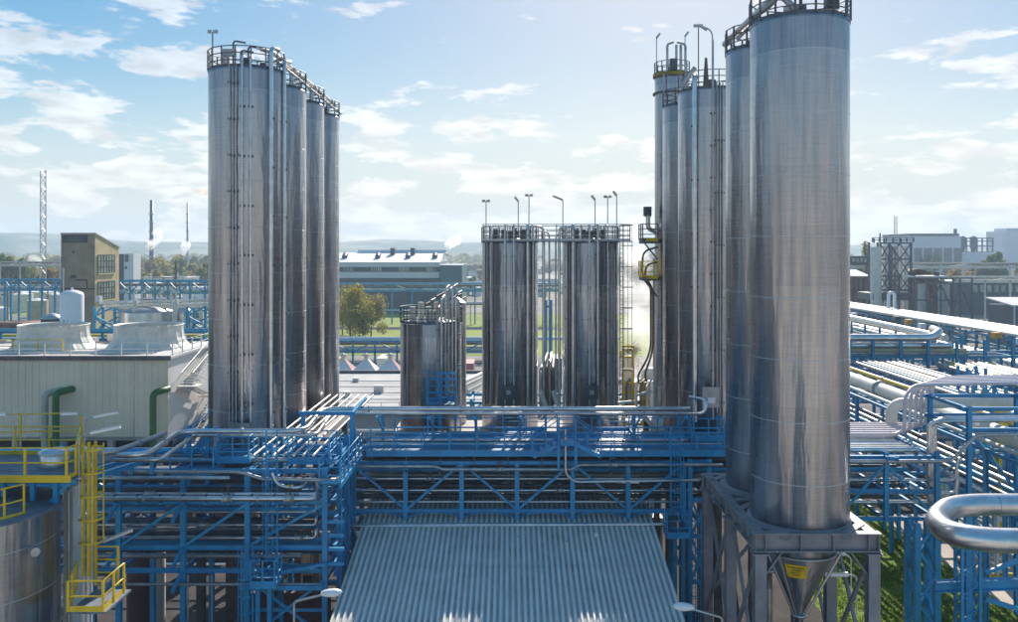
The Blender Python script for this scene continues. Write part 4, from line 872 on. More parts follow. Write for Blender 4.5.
street_lamp('pale street lamp head over the right edge of the corrugated roof', 684, 607, 722, 618, 33, -1)
# ------------------------------------------------------------------ left foreground: tank with yellow railings
tx, ty, tr, tz = -19.85, 32.4, 3.0, 12.05
tk = thing('storage_tank', 'wide stainless storage tank in the left foreground with yellow railings', 'tank', (tx, ty, 0))
MB().lathe((tx, ty, 0), [(tr, 0), (tr, tz)], 96).build('shell', 'tank_steel', tk)
MB().lathe((tx, ty, tz), [(tr+0.05, -0.05), (tr+0.05, 0.04), (tr-0.1, 0.05), (0.1, 0.45), (0.01, 0.45)], 72).build('roof', 'grate', tk)
weld_rings(tk, tx, ty, tr, [tz-1.05-1.75*k for k in range(6)])
n = 30; pts = [(tx+(tr-0.35)*math.cos(a), ty+(tr-0.35)*math.sin(a), tz+0.05) for a in [R(-150+ k*5.2) for k in range(n)]]
guard(tk, pts[:26], 1.1, 'yellow', 0.03, 1.3, True, (0.55,), False, posts=False, toeh=0.12)
for k in (2, 7, 12, 17, 22, 25): MB().bar(pts[k], Vector(pts[k])+Vector((0, 0, 1.1)), 0.06).build('post', 'yellow', tk)
# side instrument + downpipes
MB().tube([(tx+tr*0.93, ty-1.0, 10.9), (tx+tr*0.93+0.35, ty-1.35, 10.9)], 0.16, 12).build('side_nozzle', 'pipe_dull', tk)
for k, (px, z1, m_, r_) in enumerate(((66, 12.3, 'pipe_dull', .06), (81, 13.4, 'pipe_white', .08), (86, 13.8, 'white', .07), (89.5, 13.2, 'pipe', .06))):
    pipe(['thin grey pipe beside the foreground tank', 'pale pipe left of the yellow ladder', 'white pipe just behind the yellow ladder', 'silver pipe right behind the yellow ladder'][k], [(X(px, 34), 34.2, 0), (X(px, 34), 34.2, z1), (X(px, 34)-0.5, 34.8, z1)], r_, m_, 0.25)
tag(MB().b2(X(63, 34.8), X(73, 34.8), 34.8, 35.6, 0, 12.2).build('insulated_duct', 'pipe_white'), 'pale upright duct catching the sun beside the foreground tank', 'duct')
# upper platform with yellow rails, blue supports
py_ = thing('yellow_platform', 'raised platform with yellow railings above the foreground tank', 'platform', (X(30, 33), 34, 12.7))
pz = Z(479, 32.5)
MB().b2(-24, X(77, 33), 32.5, 36.4, pz-0.08, pz).build('deck', 'grate', py_)
MB().b2(-24, X(78, 33), 32.42, 32.5, pz-0.12, pz+0.14).build('toe_board', 'yellow', py_)
guard(py_, [(-24, 32.47, pz), (X(67, 32.5), 32.47, pz)], 1.15, 'yellow', 0.03, 1.45, False, (0.6,))
guard(py_, [(X(67, 32.5), 32.47, pz), (X(76, 33), 33.0, pz), (X(78, 36), 36.2, pz)], 1.15, 'yellow', 0.03, 1.3, True, (0.6,))
guard(py_, [(-26, 36.4, pz), (X(78, 36), 36.4, pz)], 1.15, 'yellow', 0.03, 1.5, True, (0.6,))
guard(py_, [(-26, 37.6, pz), (X(85, 38), 37.6, pz+0.15)], 1.35, 'yellow', 0.03, 2.6, False, (0.6,))
for px in (4, 33, 56): 
    MB().ibar((X(px, 32.9), 32.9, pz-1.1), (X(px, 32.9), 32.9, pz-0.1), 0.16, 0.16, 0.02).build('support_leg', 'blue', py_)
MB().ibar((-24, 32.9, pz-0.2), (X(76, 32.9), 32.9, pz-0.2), 0.14, 0.2, 0.02).build('support_beam', 'blue', py_)
MB().bar((X(50, 33), 33, pz-1.0), (X(72, 33), 33, pz-0.2), 0.12).build('strut', 'blue', py_)
for k, px in enumerate((-6, -2, 60)):
    if k == 1: continue
    q = X(px, 35); t_ = thing('vessel', ['small steel vessel at the left edge on the yellow platform', 'small steel vessel in the middle of the yellow platform', 'shallow wide steel vessel on the yellow platform by the ladder'][k], 'vessel', (q, 34.6, pz), 'steel vessels on the yellow platform')
    r_ = (0.35, 0.4, 0.55)[k]; MB().lathe((q, 34.6, pz), [(r_, 0.0), (r_, 0.55), (r_*0.9, 0.62), (0.02, 0.7)], 24).build('body', 'pipe', t_); MB().lathe((q, 34.6, pz), [(r_, 0.48), (r_+.06, 0.48), (r_+.06, 0.55), (r_, 0.55)], 24).build('flange', 'pipe_white', t_)
# yellow ladder
ladder('yellow caged ladder climbing beside the foreground tank', (X(88, 33.5), 33.6), 9.2, Z(443, 33.5), (0.80, -0.6), 'yellow', 0.5, True, 1.3, cr=0.44, hoop=0.88, rr=0.032, straps=(4, 7))
MB_ = MB().b2(X(88.3, 33.4), X(90.6, 33.4), 33.3, 33.42, 9.2, Z(442, 33.4)); tag(MB_.build('yellow_post', 'yellow'), 'broad yellow post between ladder and white pipe', 'post')
yl = thing('yellow_landing', 'small yellow railed landing at the foot of the yellow ladder', 'platform', (X(93, 32), 32.3, 7.9))
zl = Z(612, 31.5)
MB().b2(X(68, 31.5), X(106, 31.5), 31.5, 33.6, zl-0.08, zl).build('deck', 'grate', yl)
guard(yl, [(X(68, 31.5), 31.5, zl), (X(103, 31.5), 31.5, zl), (X(118, 32.8), 33.3, zl)], 1.1, 'yellow', 0.032, 0.9, True, (0.55,), toeh=0.2)
guard(yl, [(X(68, 31.5), 31.5, zl), (X(70, 33), 33.5, zl)], 1.1, 'yellow', 0.032, 0.9, True, (0.55,), toeh=0.2)
guard(yl, [(X(96, 34), 34.0, zl), (X(118, 34), 34.0, zl)], 1.5, 'yellow', 0.032, 0.7, False, (0.5, 1.0))
# foreground lamps
tube_lamp('tube lamp on bent pole at the left edge of the picture', (X(13.5, 34), 34, Z(450, 34)), 1.35, (-1.0, 0, 0.02), hd=0.055)
tube_lamp('left of the two tube lamps above the yellow ladder', (X(85, 35), 35, Z(470, 35)), 2.25, (-0.95, 0, -0.04), hd=0.055)
tube_lamp('upper right tube lamp leaning out above the yellow ladder', (X(89, 35), 34.6, Z(470, 34.6)), 2.0, (1.35, 0, 0.26), hd=0.055)
tube_lamp('lower right tube lamp leaning out above the yellow ladder', (X(79, 33), 33, Z(505, 33)), 2.6, (1.55, 0, 0.32), hd=0.06)
tube_lamp('tube lamp sticking out right of the yellow ladder in front of the blue rack', (X(92, 35), 35, Z(575, 35)), 1.15, (1.6, 0, 0.62), hd=0.065)
tube_lamp('small lamp pole behind the yellow railing at the left edge', (X(21, 37), 37, Z(452, 37)), 0.6, (0.4, 0, 0.1), hd=0.04)
# ------------------------------------------------------------------ right: shiny pipe loop
pl = pipe('large shiny insulated pipe loop with U bend over the footpath', [(40, 34.6, 9.7), (X(985, 36.2), 36.0, 9.7), (X(951, 36.7), 36.8, 9.7), (X(938, 38.3), 38.6, 9.7), (X(950, 40.5), 40.6, 9.7), (X(975, 41), 41.1, 9.7), (42, 41.2, 9.7)], 0.5, 'pipe', 1.5, 20, cat='pipe', name='insulated_pipe')
pl.data.materials.clear(); pl.data.materials.append(MATS['pipe'])
def smooth(P, bd0, per=6):
    P = [Vector(p) for p in P]; q = [P[0]]
    for i in range(1, len(P)-1):
        a, b_, c = P[i-1], P[i], P[i+1]; u, v = a-b_, c-b_; bd = min(bd0, u.length*.48, v.length*.48); pa, pb = b_+u.normalized()*bd, b_+v.normalized()*bd
        q += [pa*(1-k/5)**2+b_*2*(k/5)*(1-k/5)+pb*(k/5)**2 for k in range(per)]
    return q+[P[-1]]
LPT = smooth([(40, 34.6, 9.7), (X(985, 36.2), 36.0, 9.7), (X(951, 36.7), 36.8, 9.7), (X(938, 38.3), 38.6, 9.7), (X(950, 40.5), 40.6, 9.7), (X(975, 41), 41.1, 9.7), (42, 41.2, 9.7)], 1.5)
acc = 0.0
for i in range(len(LPT)-1):
    d = LPT[i+1]-LPT[i]; ln = d.length; u = d/max(ln, 1e-6); t0 = (0.55-acc) if acc else 0.3
    while t0 < ln:
        q = LPT[i]+u*t0
        if q.x < 29: MB().tube([q-u*.022, q+u*.022], .509, 22, caps=False).build('jacket_band', 'pipe_dull', pl)
        t0 += 0.55 if 19.5 < q.x < 22.5 else 0.9
    acc = 0.0
# bundles over the right rack
for k in range(6):
    y = 50.6+k*0.62; xb_ = X(905, y)+0.33*k-0.5; xr = X(915, y)+0.33*k-0.4
    pts = [(13.5, y, 11.0), (xb_, y, 11.0), (xb_+0.45, y, 11.25), (xb_+0.5, y, 13.2), (xb_+1.3, y+0.6, 13.75), (44, y+3.2, 13.75)]
    pipe('%s lilac grey pipe of the bundle looping upward right of the nearest silo' % ['nearest', 'second', 'third', 'fourth', 'fifth', 'farthest'][k], pts, 0.10, 'pipe_lilac', 0.45, 10, 'bundle of lilac grey pipes')
for k in range(4):
    y = 48.9+k*0.3; x = X(928, 49)+0.26*k
    pipe('%s of four silver risers right of the looping pipes' % ['leftmost', 'second', 'third', 'rightmost'][k], [(x, y, 7.5), (x, y, 11.9), (x+0.5, y, 12.1), (44, y+1.5, 12.1)], 0.12, 'pipe', 0.4, 10, 'silver risers at the truss end')
for k in range(7):
    y = 48.7+0.52*k; tag(MB().tube([(13.5, y, 10.55), (X(925, 48)-0.1*k, y, 10.55)], 0.15, 9).build('pipe', ['pipe', 'pipe_white', 'pipe_dull'][k % 3]), '%s from the front of the pipes lying on top of the right truss rack' % ORD[k], 'pipe', 'pipes lying on the right truss rack')
pipe('fat white pipe with square bend left of the looping bundle', [(X(895, 53), 53.5, 9.5), (X(895, 53), 53.5, 12.3), (X(925, 53.5), 53.5, 12.3), (44, 56, 12.3)], 0.34, 'pipe_white', 0.8, 16)
pipe('grey conduit stepping up right of the truss end', [(X(890, 47), 47.3, Z(461.5, 47.3)), (X(955, 47), 47.3, Z(461, 47.3)), (X(979, 47), 47.3, Z(435, 47.3)), (34, 47.3, Z(433, 47.3))], 0.10, 'pipe_dull', 0.4)
pipe('front grey pipe along the top edge of the right truss', [(13.5, 47.7, Z(461.5, 47.7)), (X(938, 47.7), 47.7, Z(461.5, 47.7))], 0.11, 'pipe_dull')
for (py, r_, nm) in ((480, .09, 'upper'), (493, .08, 'middle'), (502, .11, 'lower')):
    pipe('%s silver pipe through the right truss above the lawn' % nm, [(13.5, 48.5, Z(py, 48.5)), (X(955, 48.5), 48.5, Z(py, 48.5)), (X(958, 48.5), 48.5, Z(py-22, 48.5))], r_, 'pipe', 0.3)
pipe('yellow gas pipe through the right truss', [(13.5, 50.2, 9.6), (24, 50.2, 9.6)], 0.07, 'yellow')
t_ = thing('hand_valve', 'bright blue hand valve on the front of the right truss', 'valve', (X(893, 47.4), 47.4, 10.4))
MB().tube([(X(886, 47.4), 47.5, 10.4), (X(897, 47.3), 47.2, 10.4)], 0.1, 10).build('body', 'blue', t_); MB().tube([(X(897, 47.3), 47.2, 10.4), (X(898, 47.3), 47.18, 10.4)], 0.16, 12).build('wheel', 'blue', t_)
# right portal x965-1018
rk = rack('blue open frame right of the looping pipes carrying a silver pipe', 'x', X(968, 47), 34, 47.6, 52, [X(969, 47.6), 30, 34], [Z(409, 47.6), Z(430, 47.6)], 0, Z(406, 47.6))
# rack along Y carrying big cream pipe
rack('blue rack running back from the right edge under the big cream pipe', 'y', 44, 118, 27.2, 31.8, [44+6.2*k for k in range(13)], [10.2, 7.2], 0, 10.3, xb=[(7.3, 10.1, '/\\', 0), (7.3, 10.1, '/\\', 1)])
pipe('big cream insulated pipe running diagonally back on the right', [(28.6, 38, 10.9), (28.8, 118, 10.9)], 0.5, 'pipe_white', n=18, flanges=6.2)
pipe('yellow gas pipe running diagonally back on the right', [(31.0, 40, 11.0), (30.6, 118, 11.0)], 0.17, 'yellow', n=12, flanges=12)
pipe('slim silver pipe left of the big cream pipe', [(27.6, 44, 10.55), (27.6, 110, 10.55)], 0.14, 'pipe_white', n=10)
for k in range(5): tag(MB().tube([(27.6+0.9*k, 44, 7.55), (27.6+0.9*k, 110, 7.55)], 0.16, 8).build('pipe', ['pipe_dull', 'pipe_dark', 'blue'][k % 3]), '%s from the left of the pipes below the big cream pipe' % ORD[k], 'pipe', 'lower tier pipes under the cream pipe')
# horizontal truss R2 at Y 96
TP = [X(p, 96) for p in (822, 850, 873, 901, 928, 957, 985, 1013, 1040)]
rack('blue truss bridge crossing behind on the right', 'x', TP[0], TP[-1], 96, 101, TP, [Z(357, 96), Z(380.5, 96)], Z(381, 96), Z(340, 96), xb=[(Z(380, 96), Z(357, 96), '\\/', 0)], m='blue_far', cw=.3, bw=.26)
for k, px in enumerate((850, 928, 1013)): lattice('blue lattice leg %s the truss bridge on the right' % ['at the left of', 'in the middle of', 'at the right end of'][k], X(px, 98)-0.5, X(px, 98)+0.5, 97.5, 99.5, 0, Z(381, 97.5), 'blue_far', 2.2, 0.2, 0.12)
for (py, r_, nm, m_, xe) in ((338, .45, 'fat silver pipe with a kink at its right end', 'pipe', 935), (345.5, .32, 'second silver pipe under the kinked one', 'pipe', 955), (350.5, .25, 'tan pipe third from the top', 'brown_trim', 970), (353.6, .2, 'thin grey pipe just above the chord', 'pipe_dull', 1000)):
    pts = [(X(820, 96), 96.8, Z(py, 96.8)), (X(xe, 96), 96.8, Z(py, 96.8))]
    if py == 338: pts += [(X(943, 96.8), 97.5, Z(332.5, 96.8)), (X(950, 97), 101, Z(332.5, 96.8))]
    pipe(nm+' on the truss bridge', pts, r_, m_, 1.0, 12)
for k in range(6): tag(MB().tube([(X(820, 98), 97.5+0.5*k, 8.4), (X(1040, 98), 97.5+0.5*k, 8.4)], 0.18, 8).build('pipe', ['pipe_dark', 'pipe_dull', 'brown_metal'][k % 3]), '%s from the front of the pipes on the lower chord of the truss bridge' % ORD[k], 'pipe', 'lower pipes of the truss bridge')
# diagonal rack R1 with white tops
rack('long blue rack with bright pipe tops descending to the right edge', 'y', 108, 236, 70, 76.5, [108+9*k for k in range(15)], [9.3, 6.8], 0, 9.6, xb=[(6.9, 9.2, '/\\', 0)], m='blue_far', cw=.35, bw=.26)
for k in range(8): tag(MB().tube([(70.2+0.85*k, 100, 10.0+.15*(k % 2)), (70.2+0.85*k, 240, 10.0+.15*(k % 2))], (0.28, .2, .33, .24)[k % 4], 9).build('pipe', ['pipe_white', 'white', 'pipe'][k % 3]), '%s from the left of the bright pipes on the long descending rack' % ORD[k], 'pipe', 'bright pipes on the long descending rack')
rack('lower blue rack beside the long descending rack', 'y', 104, 200, 61.5, 66, [104+6*k for k in range(16)], [7.3, 5.0], 0, 9.0, m='blue_far', cw=.3, bw=.24)
pipe('thick silver pipe ending in an elbow on the lower descending rack', [(63.5, 128, 9.0), (63.5, 170, 9.3), (62, 215, 9.3)], 0.55, 'pipe', n=14)
for k in range(4): tag(MB().tube([(62.2+0.95*k, 104, 7.8), (62.2+0.95*k, 200, 7.8)], 0.3, 8).build('pipe', ['pipe_white', 'pipe'][k % 2]), '%s from the left of the pipes on the lower descending rack' % ORD[k], 'pipe', 'pipes of the lower descending rack')
t_ = thing('expansion_loop', 'white inverted U pipe standing on the long descending rack', 'pipe', (X(891, 175), 175, 10))
MB().tube([(X(888.5, 175), 175, 10.2), (X(888.5, 175), 175, 13.4), (X(894.5, 175), 175, 13.4), (X(894.5, 175), 175, 10.2)], 0.32, 12, 0.6).build('pipe_bend', 'white', t_)
for k, (y_, z_, xa) in enumerate(((66.4, 6.4, 33), (67.2, 6.4, 33), (74, 6.0, 33), (75.2, 6.0, 33), (82, 6.2, 33), (88, 6.6, 33), (89, 6.6, 33))):
    pipe('%s nearest crossing pipe between the truss bridge and the looping bundle' % ORD[k], [(xa, y_, z_-5), (xa, y_, z_), (60, y_, z_), (60, y_+3, z_-3)], .16+.05*(k % 3), ['pipe_white', 'pipe', 'pipe_dull', 'yellow'][k % 4], 0.6, 10, 'crossing pipes on the right')
rack('blue cross rack between the truss bridge and the looping bundle', 'x', 24, 58, 65.5, 68, [24, 29, 34, 39, 44, 49, 54], [6.1, 4.4], 0, 6.3, m='blue', xb=[(4.5, 6.0, '/\\', 0)])
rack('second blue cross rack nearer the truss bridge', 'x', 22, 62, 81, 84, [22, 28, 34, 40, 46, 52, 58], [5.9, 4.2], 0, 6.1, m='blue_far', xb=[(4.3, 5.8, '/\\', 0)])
for k in range(12): tag(MB().b2(64+1.5*(k % 4), 64.9+1.5*(k % 4), 100+8*k, 101.2+8*k, 9.3, 10.1).build('junction_box', ['orange', 'pipe_dark', 'cladding'][k % 3]), 'small box on the descending racks, %s nearest' % ORD[k], 'box', 'boxes on the descending racks')
rack('blue rack running back between the cream pipe and the long descending rack', 'y', 58, 94, 36.5, 41.5, [58+6*k for k in range(7)], [9.4, 6.6], 0, 9.6, xb=[(6.7, 9.3, '/\\', 0)])
rack('second blue rack running back between the cream pipe and the long descending rack', 'y', 66, 94, 46, 52, [66+7*k for k in range(5)], [9.0, 6.2], 0, 9.2, m='blue_far', xb=[(6.3, 8.9, '/\\', 0)])
for k in range(8): tag(MB().tube([(36.7+.64*k, 54, 9.75+.1*(k % 2)), (36.7+.64*k, 95, 9.75+.1*(k % 2))], (.2, .13, .26, .16)[k % 4], 9).build('pipe', ['pipe_dull', 'blue', 'pipe_dark', 'pipe_white', 'brown_metal'][k % 5]), '%s from the left of the pipes right of the cream pipe rack' % ORD[k], 'pipe', 'diagonal pipes right of the cream pipe')
for k in range(8): tag(MB().tube([(46.2+.76*k, 60, 9.35+.1*(k % 2)), (46.2+.76*k, 95, 9.35+.1*(k % 2))], (.22, .15, .3, .18)[k % 4], 9).build('pipe', ['pipe_dull', 'pipe', 'yellow', 'blue', 'pipe_dull'][k % 5]), '%s from the left of the second set of pipes receding on the right' % ORD[k], 'pipe', 'second set of receding pipes on the right')
for k in range(6): tag(MB().tube([(24+.5*k, 56, 6.2), (24+.5*k, 95, 6.2)], .16, 8).build('pipe', ['pipe_dark', 'pipe_dull', 'blue'][k % 3]), '%s from the left of the low pipes left of the cream pipe rack' % ORD[k], 'pipe', 'low pipes left of the cream pipe rack')
# fine pipe support posts, cable trays at the right
for k in range(5):
    D = 100-9*k
    tag(MB().tube([(43+k*.5, 60+4*k, 0), (43+k*.5, 60+4*k, 9.9), (60, 60+4*k, 9.9)], 0.2, 9, 0.5).build('pipe', ['pipe_white', 'pipe', 'pipe_dull'][k % 3]), '%s nearest of the pipes turning right behind the blue open frame' % ORD[k], 'pipe', 'pipes behind the blue open frame')
lattice('blue lattice leg right of the cream pipe, near', 33.5, 35, 62, 63.5, 0, 12, seg=2, t=.2, br=.1)
lattice('blue lattice leg right of the cream pipe, far', 37.5, 39, 72, 73.5, 0, 12, seg=2, t=.2, br=.1)
t_ = thing('expansion_joint', 'yellow post standing between the pipes at the right edge', 'post', (X(1001, 58), 58, 0)); MB().ibar((X(1001, 58), 58, 0), (X(1001, 58), 58, 11.2), .6, .6, .05).build('post', 'yellow', t_)
# pale H post with yellow foot + persons on the footpath
t_ = thing('guard_post', 'white slotted steel post on a yellow foot block beside the path', 'post', (X(1001, 57.5), 57.5, 0))
px0, px1 = X(996.5, 57.5), X(1004.5, 57.5)
b_ = MB()
for x in (px0, px1): b_.b2(x-0.07, x+0.07, 57.3, 57.7, 0.4, 4.4)
for k in range(5): b_.b2(px0, px1, 57.42, 57.58, 0.5+k*0.85, 0.75+k*0.85)
b_.build('post', 'white_far', t_); MB().add([(px0-.6, 56.9, 0.06), (px1+.9, 56.9, 0.06), (px1+.9, 58.1, 0.06), (px0-.6, 58.1, 0.06), (px0-.4, 57.1, 0.42), (px1+.7, 57.1, .42), (px1+.7, 57.9, .42), (px0-.4, 57.9, .42)], [(0, 1, 5, 4), (1, 2, 6, 5), (2, 3, 7, 6), (3, 0, 4, 7), (4, 5, 6, 7)]).build('foot_block', 'yellow', t_)
def person(label, x, y, rz, top, legs, step=0.25):
    t_ = thing('person', label, 'person', (x, y, 0.05)); c, s = math.cos(rz), math.sin(rz)
    J = {'pel': (0, 0, .95), 'sp': (0, .01, 1.15), 'ch': (0, .03, 1.36), 'nk': (0, .03, 1.5), 'hd': (0, .0, 1.62), 'tp': (0, .0, 1.74),
         'hl': (-.1, 0, .9), 'kl': (-.11, -step*.7, .5), 'al': (-.11, -step*.6, .09), 'tl': (-.12, -step*.6-.2, .04), 'hr': (.1, 0, .9), 'kr': (.11, step*.1, .5), 'ar': (.11, step, .12), 'tr': (.12, step-.17, .04),
         'sl': (-.19, .03, 1.42), 'el': (-.25, .1, 1.15), 'wl': (-.25, .0, .93), 'fl': (-.25, -.03, .82), 'sr': (.19, .03, 1.42), 'er': (.26, .02, 1.15), 'wr': (.24, -.18, 1.0), 'fr': (.23, -.26, .94)}
    Rd = dict(pel=.15, sp=.135, ch=.16, nk=.06, hd=.10, tp=.07, hl=.095, kl=.065, al=.05, tl=.035, hr=.095, kr=.065, ar=.05, tr=.035, sl=.065, el=.048, wl=.034, fl=.028, sr=.065, er=.048, wr=.034, fr=.028)
    E = [('pel', 'sp'), ('sp', 'ch'), ('ch', 'nk'), ('nk', 'hd'), ('hd', 'tp'), ('pel', 'hl'), ('hl', 'kl'), ('kl', 'al'), ('al', 'tl'), ('pel', 'hr'), ('hr', 'kr'), ('kr', 'ar'), ('ar', 'tr'), ('ch', 'sl'), ('sl', 'el'), ('el', 'wl'), ('wl', 'fl'), ('ch', 'sr'), ('sr', 'er'), ('er', 'wr'), ('wr', 'fr')]
    ks = list(J); me = bpy.data.meshes.new('body'); me.from_pydata([(J[k][0]*c-J[k][1]*s, J[k][0]*s+J[k][1]*c, J[k][2]) for k in ks], [(ks.index(a), ks.index(b_)) for a, b_ in E], [])
    o = bpy.data.objects.new('body', me); COL.objects.link(o); o.parent = t_
    md = o.modifiers.new('skin', 'SKIN'); 
    if not me.skin_vertices: me.attributes
    for i, k in enumerate(ks): me.skin_vertices[0].data[i].radius = (Rd[k], Rd[k]*0.85)
    me.skin_vertices[0].data[0].use_root = True
    o.modifiers.new('sub', 'SUBSURF').levels = 1; o.modifiers['sub'].render_levels = 1
    dg = bpy.context.evaluated_depsgraph_get(); nm = bpy.data.meshes.new_from_object(o.evaluated_get(dg)); o.modifiers.clear(); o.data = nm
    for q in ('skin', top, legs, 'rubber'): nm.materials.append(MATS[q])
    for p in nm.polygons:
        z = p.center.z; p.use_smooth = True; r_ = (p.center.x**2+p.center.y**2)**.5
        p.material_index = 0 if (z > 1.5 or (z < 1.02 and r_ > .23 and z > .75)) else (1 if z > .93 else (3 if z < .13 else 2))
    hr = MB().lathe((x, y, 0.05+1.66), [(.105, -.02), (.112, .03), (.09, .09), (.04, .125), (.01, .13)], 14).build('hard_hat', 'white', t_)
    MB().lathe((x, y, 0.05+1.65), [(.105, 0), (.14, 0), (.14, .012), (.105, .012)], 14).build('hat_brim', 'white', hr)
    return t_
try:
    person('person in blue work clothes walking on the path left of the white post', X(986.5, 60.4), 60.4, 0.3, 'cloth_blue', 'cloth_blue')
    person('person in dark blue clothes on the path just right of the white post', X(1007, 60.4), 60.8, -0.4, 'cloth_blue', 'cloth_blue')
except Exception as ex: print('person failed', ex)
t_ = thing('work_cart', 'orange wheeled hand cart on the path behind the slim lattice column', 'cart', (X(972, 60), 60, 0))
x = X(972, 60); MB().b2(x-.9, x+.9, 59.6, 60.4, .45, .6).build('platform', 'orange', t_)
for dx in (-.7, .7):
    for y in (59.7, 60.3): MB().tube([(x+dx, y-.05, .26), (x+dx, y+.05, .26)], .21, 12).build('wheel', 'rubber', t_)
MB().tube([(x-.9, 59.7, .6), (x-.9, 59.7, 1.3), (x-.9, 60.3, 1.3), (x-.9, 60.3, .6)], .03, 6, .1).build('handle', 'orange', t_)
MB().lathe((x+.3, 60, .6), [(.3, 0), (.3, .9), (.2, 1.0), (.01, 1.02)], 16).build('load_drum', 'white', t_)
# ------------------------------------------------------------------ cooling tower building
ct = thing('cooling_building', 'long beige clad cooling building with two fan stacks on its roof', 'building', (-50, 85, 0))
D = 75; xr = X(168, D); zt = Z(357, D); zb = Z(437, D)
wl_ = MB()
x = -88.0
while x < xr-0.01:
    x2 = min(x+0.6, xr); wl_.b2(x, x2-0.04, D, D+0.12, zb, zt-0.25); x = x2
wl_.b2(-88, xr, D+.03, D+0.3, zb+.02, zt-.25); wl_.build('front_wall', 'panel', ct)
MB().b2(xr-0.3, xr, D+.32, 88, zb, zt-.1).build('side_wall', 'panel_side', ct)
MB().b2(-88, xr+.25, D-0.15, 88.1, zt-0.2, zt).build('roof', 'roof_pale', ct)
MB().b2(-88, xr+.3, D-0.2, D-0.16, zt-.28, zt+.12).build('fascia', 'pipe_dark', ct)
MB().b2(X(134, D)-.05, X(134, D)+.05, D-.03, D-.002, zb, zt-.3).build('panel_joint', 'pipe_dull', ct)
MB().b2(-88, xr, D+1.2, 87.5, 0, zb-.6).build('base_wall', 'dark', ct)
for k in range(14): MB().b2(xr-1.2-k*4.1, xr-.7-k*4.1, D+.3, D+.8, 0, zb-.02).build('column', 'concrete', ct)
MB().b2(-88, xr, D+.25, D+1.1, zb-.35, zb-.01).build('base_beam', 'concrete', ct)
guard(ct, [(-60, D+1, zt+.01), (xr, D+1, zt+.01), (xr, 87.8, zt+.01)], 1.1, 'pipe_white', .035, 2.2, False)
guard(ct, [(-60, D+3.5, zt+.01), (X(60, D+3), D+3.5, zt+.01)], 1.1, 'yellow', .04, 2.2, False)
for i, px in enumerate((54, 149)):
    c = (X(px, 82.5), 82.5, zt)
    fs_ = MB(); n = 40; prof = [(3.75, 0.0), (3.3, .5), (3.05, 1.0), (2.98, 1.7), (3.0, 2.1), (3.08, 2.15), (3.05, 2.2), (2.9, 2.1), (2.85, 1.0), (2.85, .5)]
    vs = []; fc = []
    for j, (r_, z) in enumerate(prof):
        for k in range(n*2):
            a = math.pi*k/n; rr_ = r_+(0.07 if k % 4 == 0 else 0)*(j < 6); vs.append((c[0]+rr_*math.cos(a), c[1]+rr_*math.sin(a), c[2]+z))
    for j in range(len(prof)-1):
        for k in range(2*n): fc.append((j*2*n+k, j*2*n+(k+1) % (2*n), (j+1)*2*n+(k+1) % (2*n), (j+1)*2*n+k))
    fs_.add(vs, fc); st_ = fs_.build('fan_stack', 'pipe_white', ct)
    MB().cyl((c[0], c[1], c[2]), 2.83, .3, .5, 32).build('fan_opening', 'dark', st_)
    MB().bar((c[0]-2.8, c[1], zt+1.7), (c[0]+2.8, c[1], zt+1.7), .2).build('fan_beam', 'pipe_dull', st_)
# side stairs
sy0 = 77; zz = zb-.5
for i, (ya, yb, za, zb_) in enumerate(((86, 77.2, zt-.1, zt-2.7), (77.2, 82.5, zt-2.7, zt-4.4), (85, 77.0, zt-4.4, zt-7.8))):
    f_ = thing('stair_flight', ['topmost', 'middle', 'lowest'][i]+' flight of the steel zigzag stairs on the side of the cooling building', 'stairs', (xr+1, ya, min(za, zb_)), 'zigzag stairs of the cooling building')
    for dx in (.3, 1.3): MB().bar((xr+dx+.15*i, ya, za), (xr+dx+.15*i, yb, zb_), .08, .3).build('stringer', 'pipe_white', f_); MB().tube([(xr+dx+.15*i, ya, za+1.05), (xr+dx+.15*i, yb, zb_+1.05)], .04, 6).build('handrail', 'pipe_dull', f_)
    b_ = MB()
    for k in range(16): q = (k+.5)/16; b_.b2(xr+.32+.15*i, xr+1.28+.15*i, ya+(yb-ya)*q-.14, ya+(yb-ya)*q+.14, za+(zb_-za)*q, za+(zb_-za)*q+.04)
    b_.build('treads', 'pipe_dull', f_); MB().b2(xr+.2, xr+2, yb-.8, yb+.8, zb_-.12, zb_-.02).build('landing', 'pipe_white', f_)
for k in range(9):
    px_ = 5+k*22; q = X(px_, 87); tag(MB().b2(q-.5, q+.5, 86.4, 87.2, zt+.01, zt+.3+.25*(k % 3)).build('roof_box', ['pipe_white', 'concrete', 'pipe_dull'][k % 3]), 'small box on the rear edge of the cooling building roof, %s from the left' % ORD[k], 'box', 'boxes on the cooling building roof')
for k, (ya, xa) in enumerate(((77.0, -42), (77.6, -40), (86.0, -46))): pipe('%s thin pipe lying on the cooling building roof' % ['nearest', 'second', 'rearmost'][k], [(-86, ya, zt+.12), (xr-2.0, ya, zt+.12)], .09, ['pipe_white', 'pipe_dull', 'brown_metal'][k])
# green bent pipes
for k, (px, py, m_, r_, nm) in enumerate(((46, 394, 'pale_green', .28, 'pale green bent pipe against the beige wall'), (57, 393, 'green', .28, 'dark green bent pipe next to the pale one on the beige wall'), (154, 393, 'green', .28, 'dark green bent pipe near the right corner of the beige wall'))):
    x = X(px, 73.8); z = Z(py, 73.8)
    tag(MB().tube([(x, 73.6, 0), (x, 73.6, z), (x+.55, 74.2, z+.15), (x+.7, 75.05, z+.15)], r_, 14, .5).build('bent_pipe', m_), nm, 'pipe')
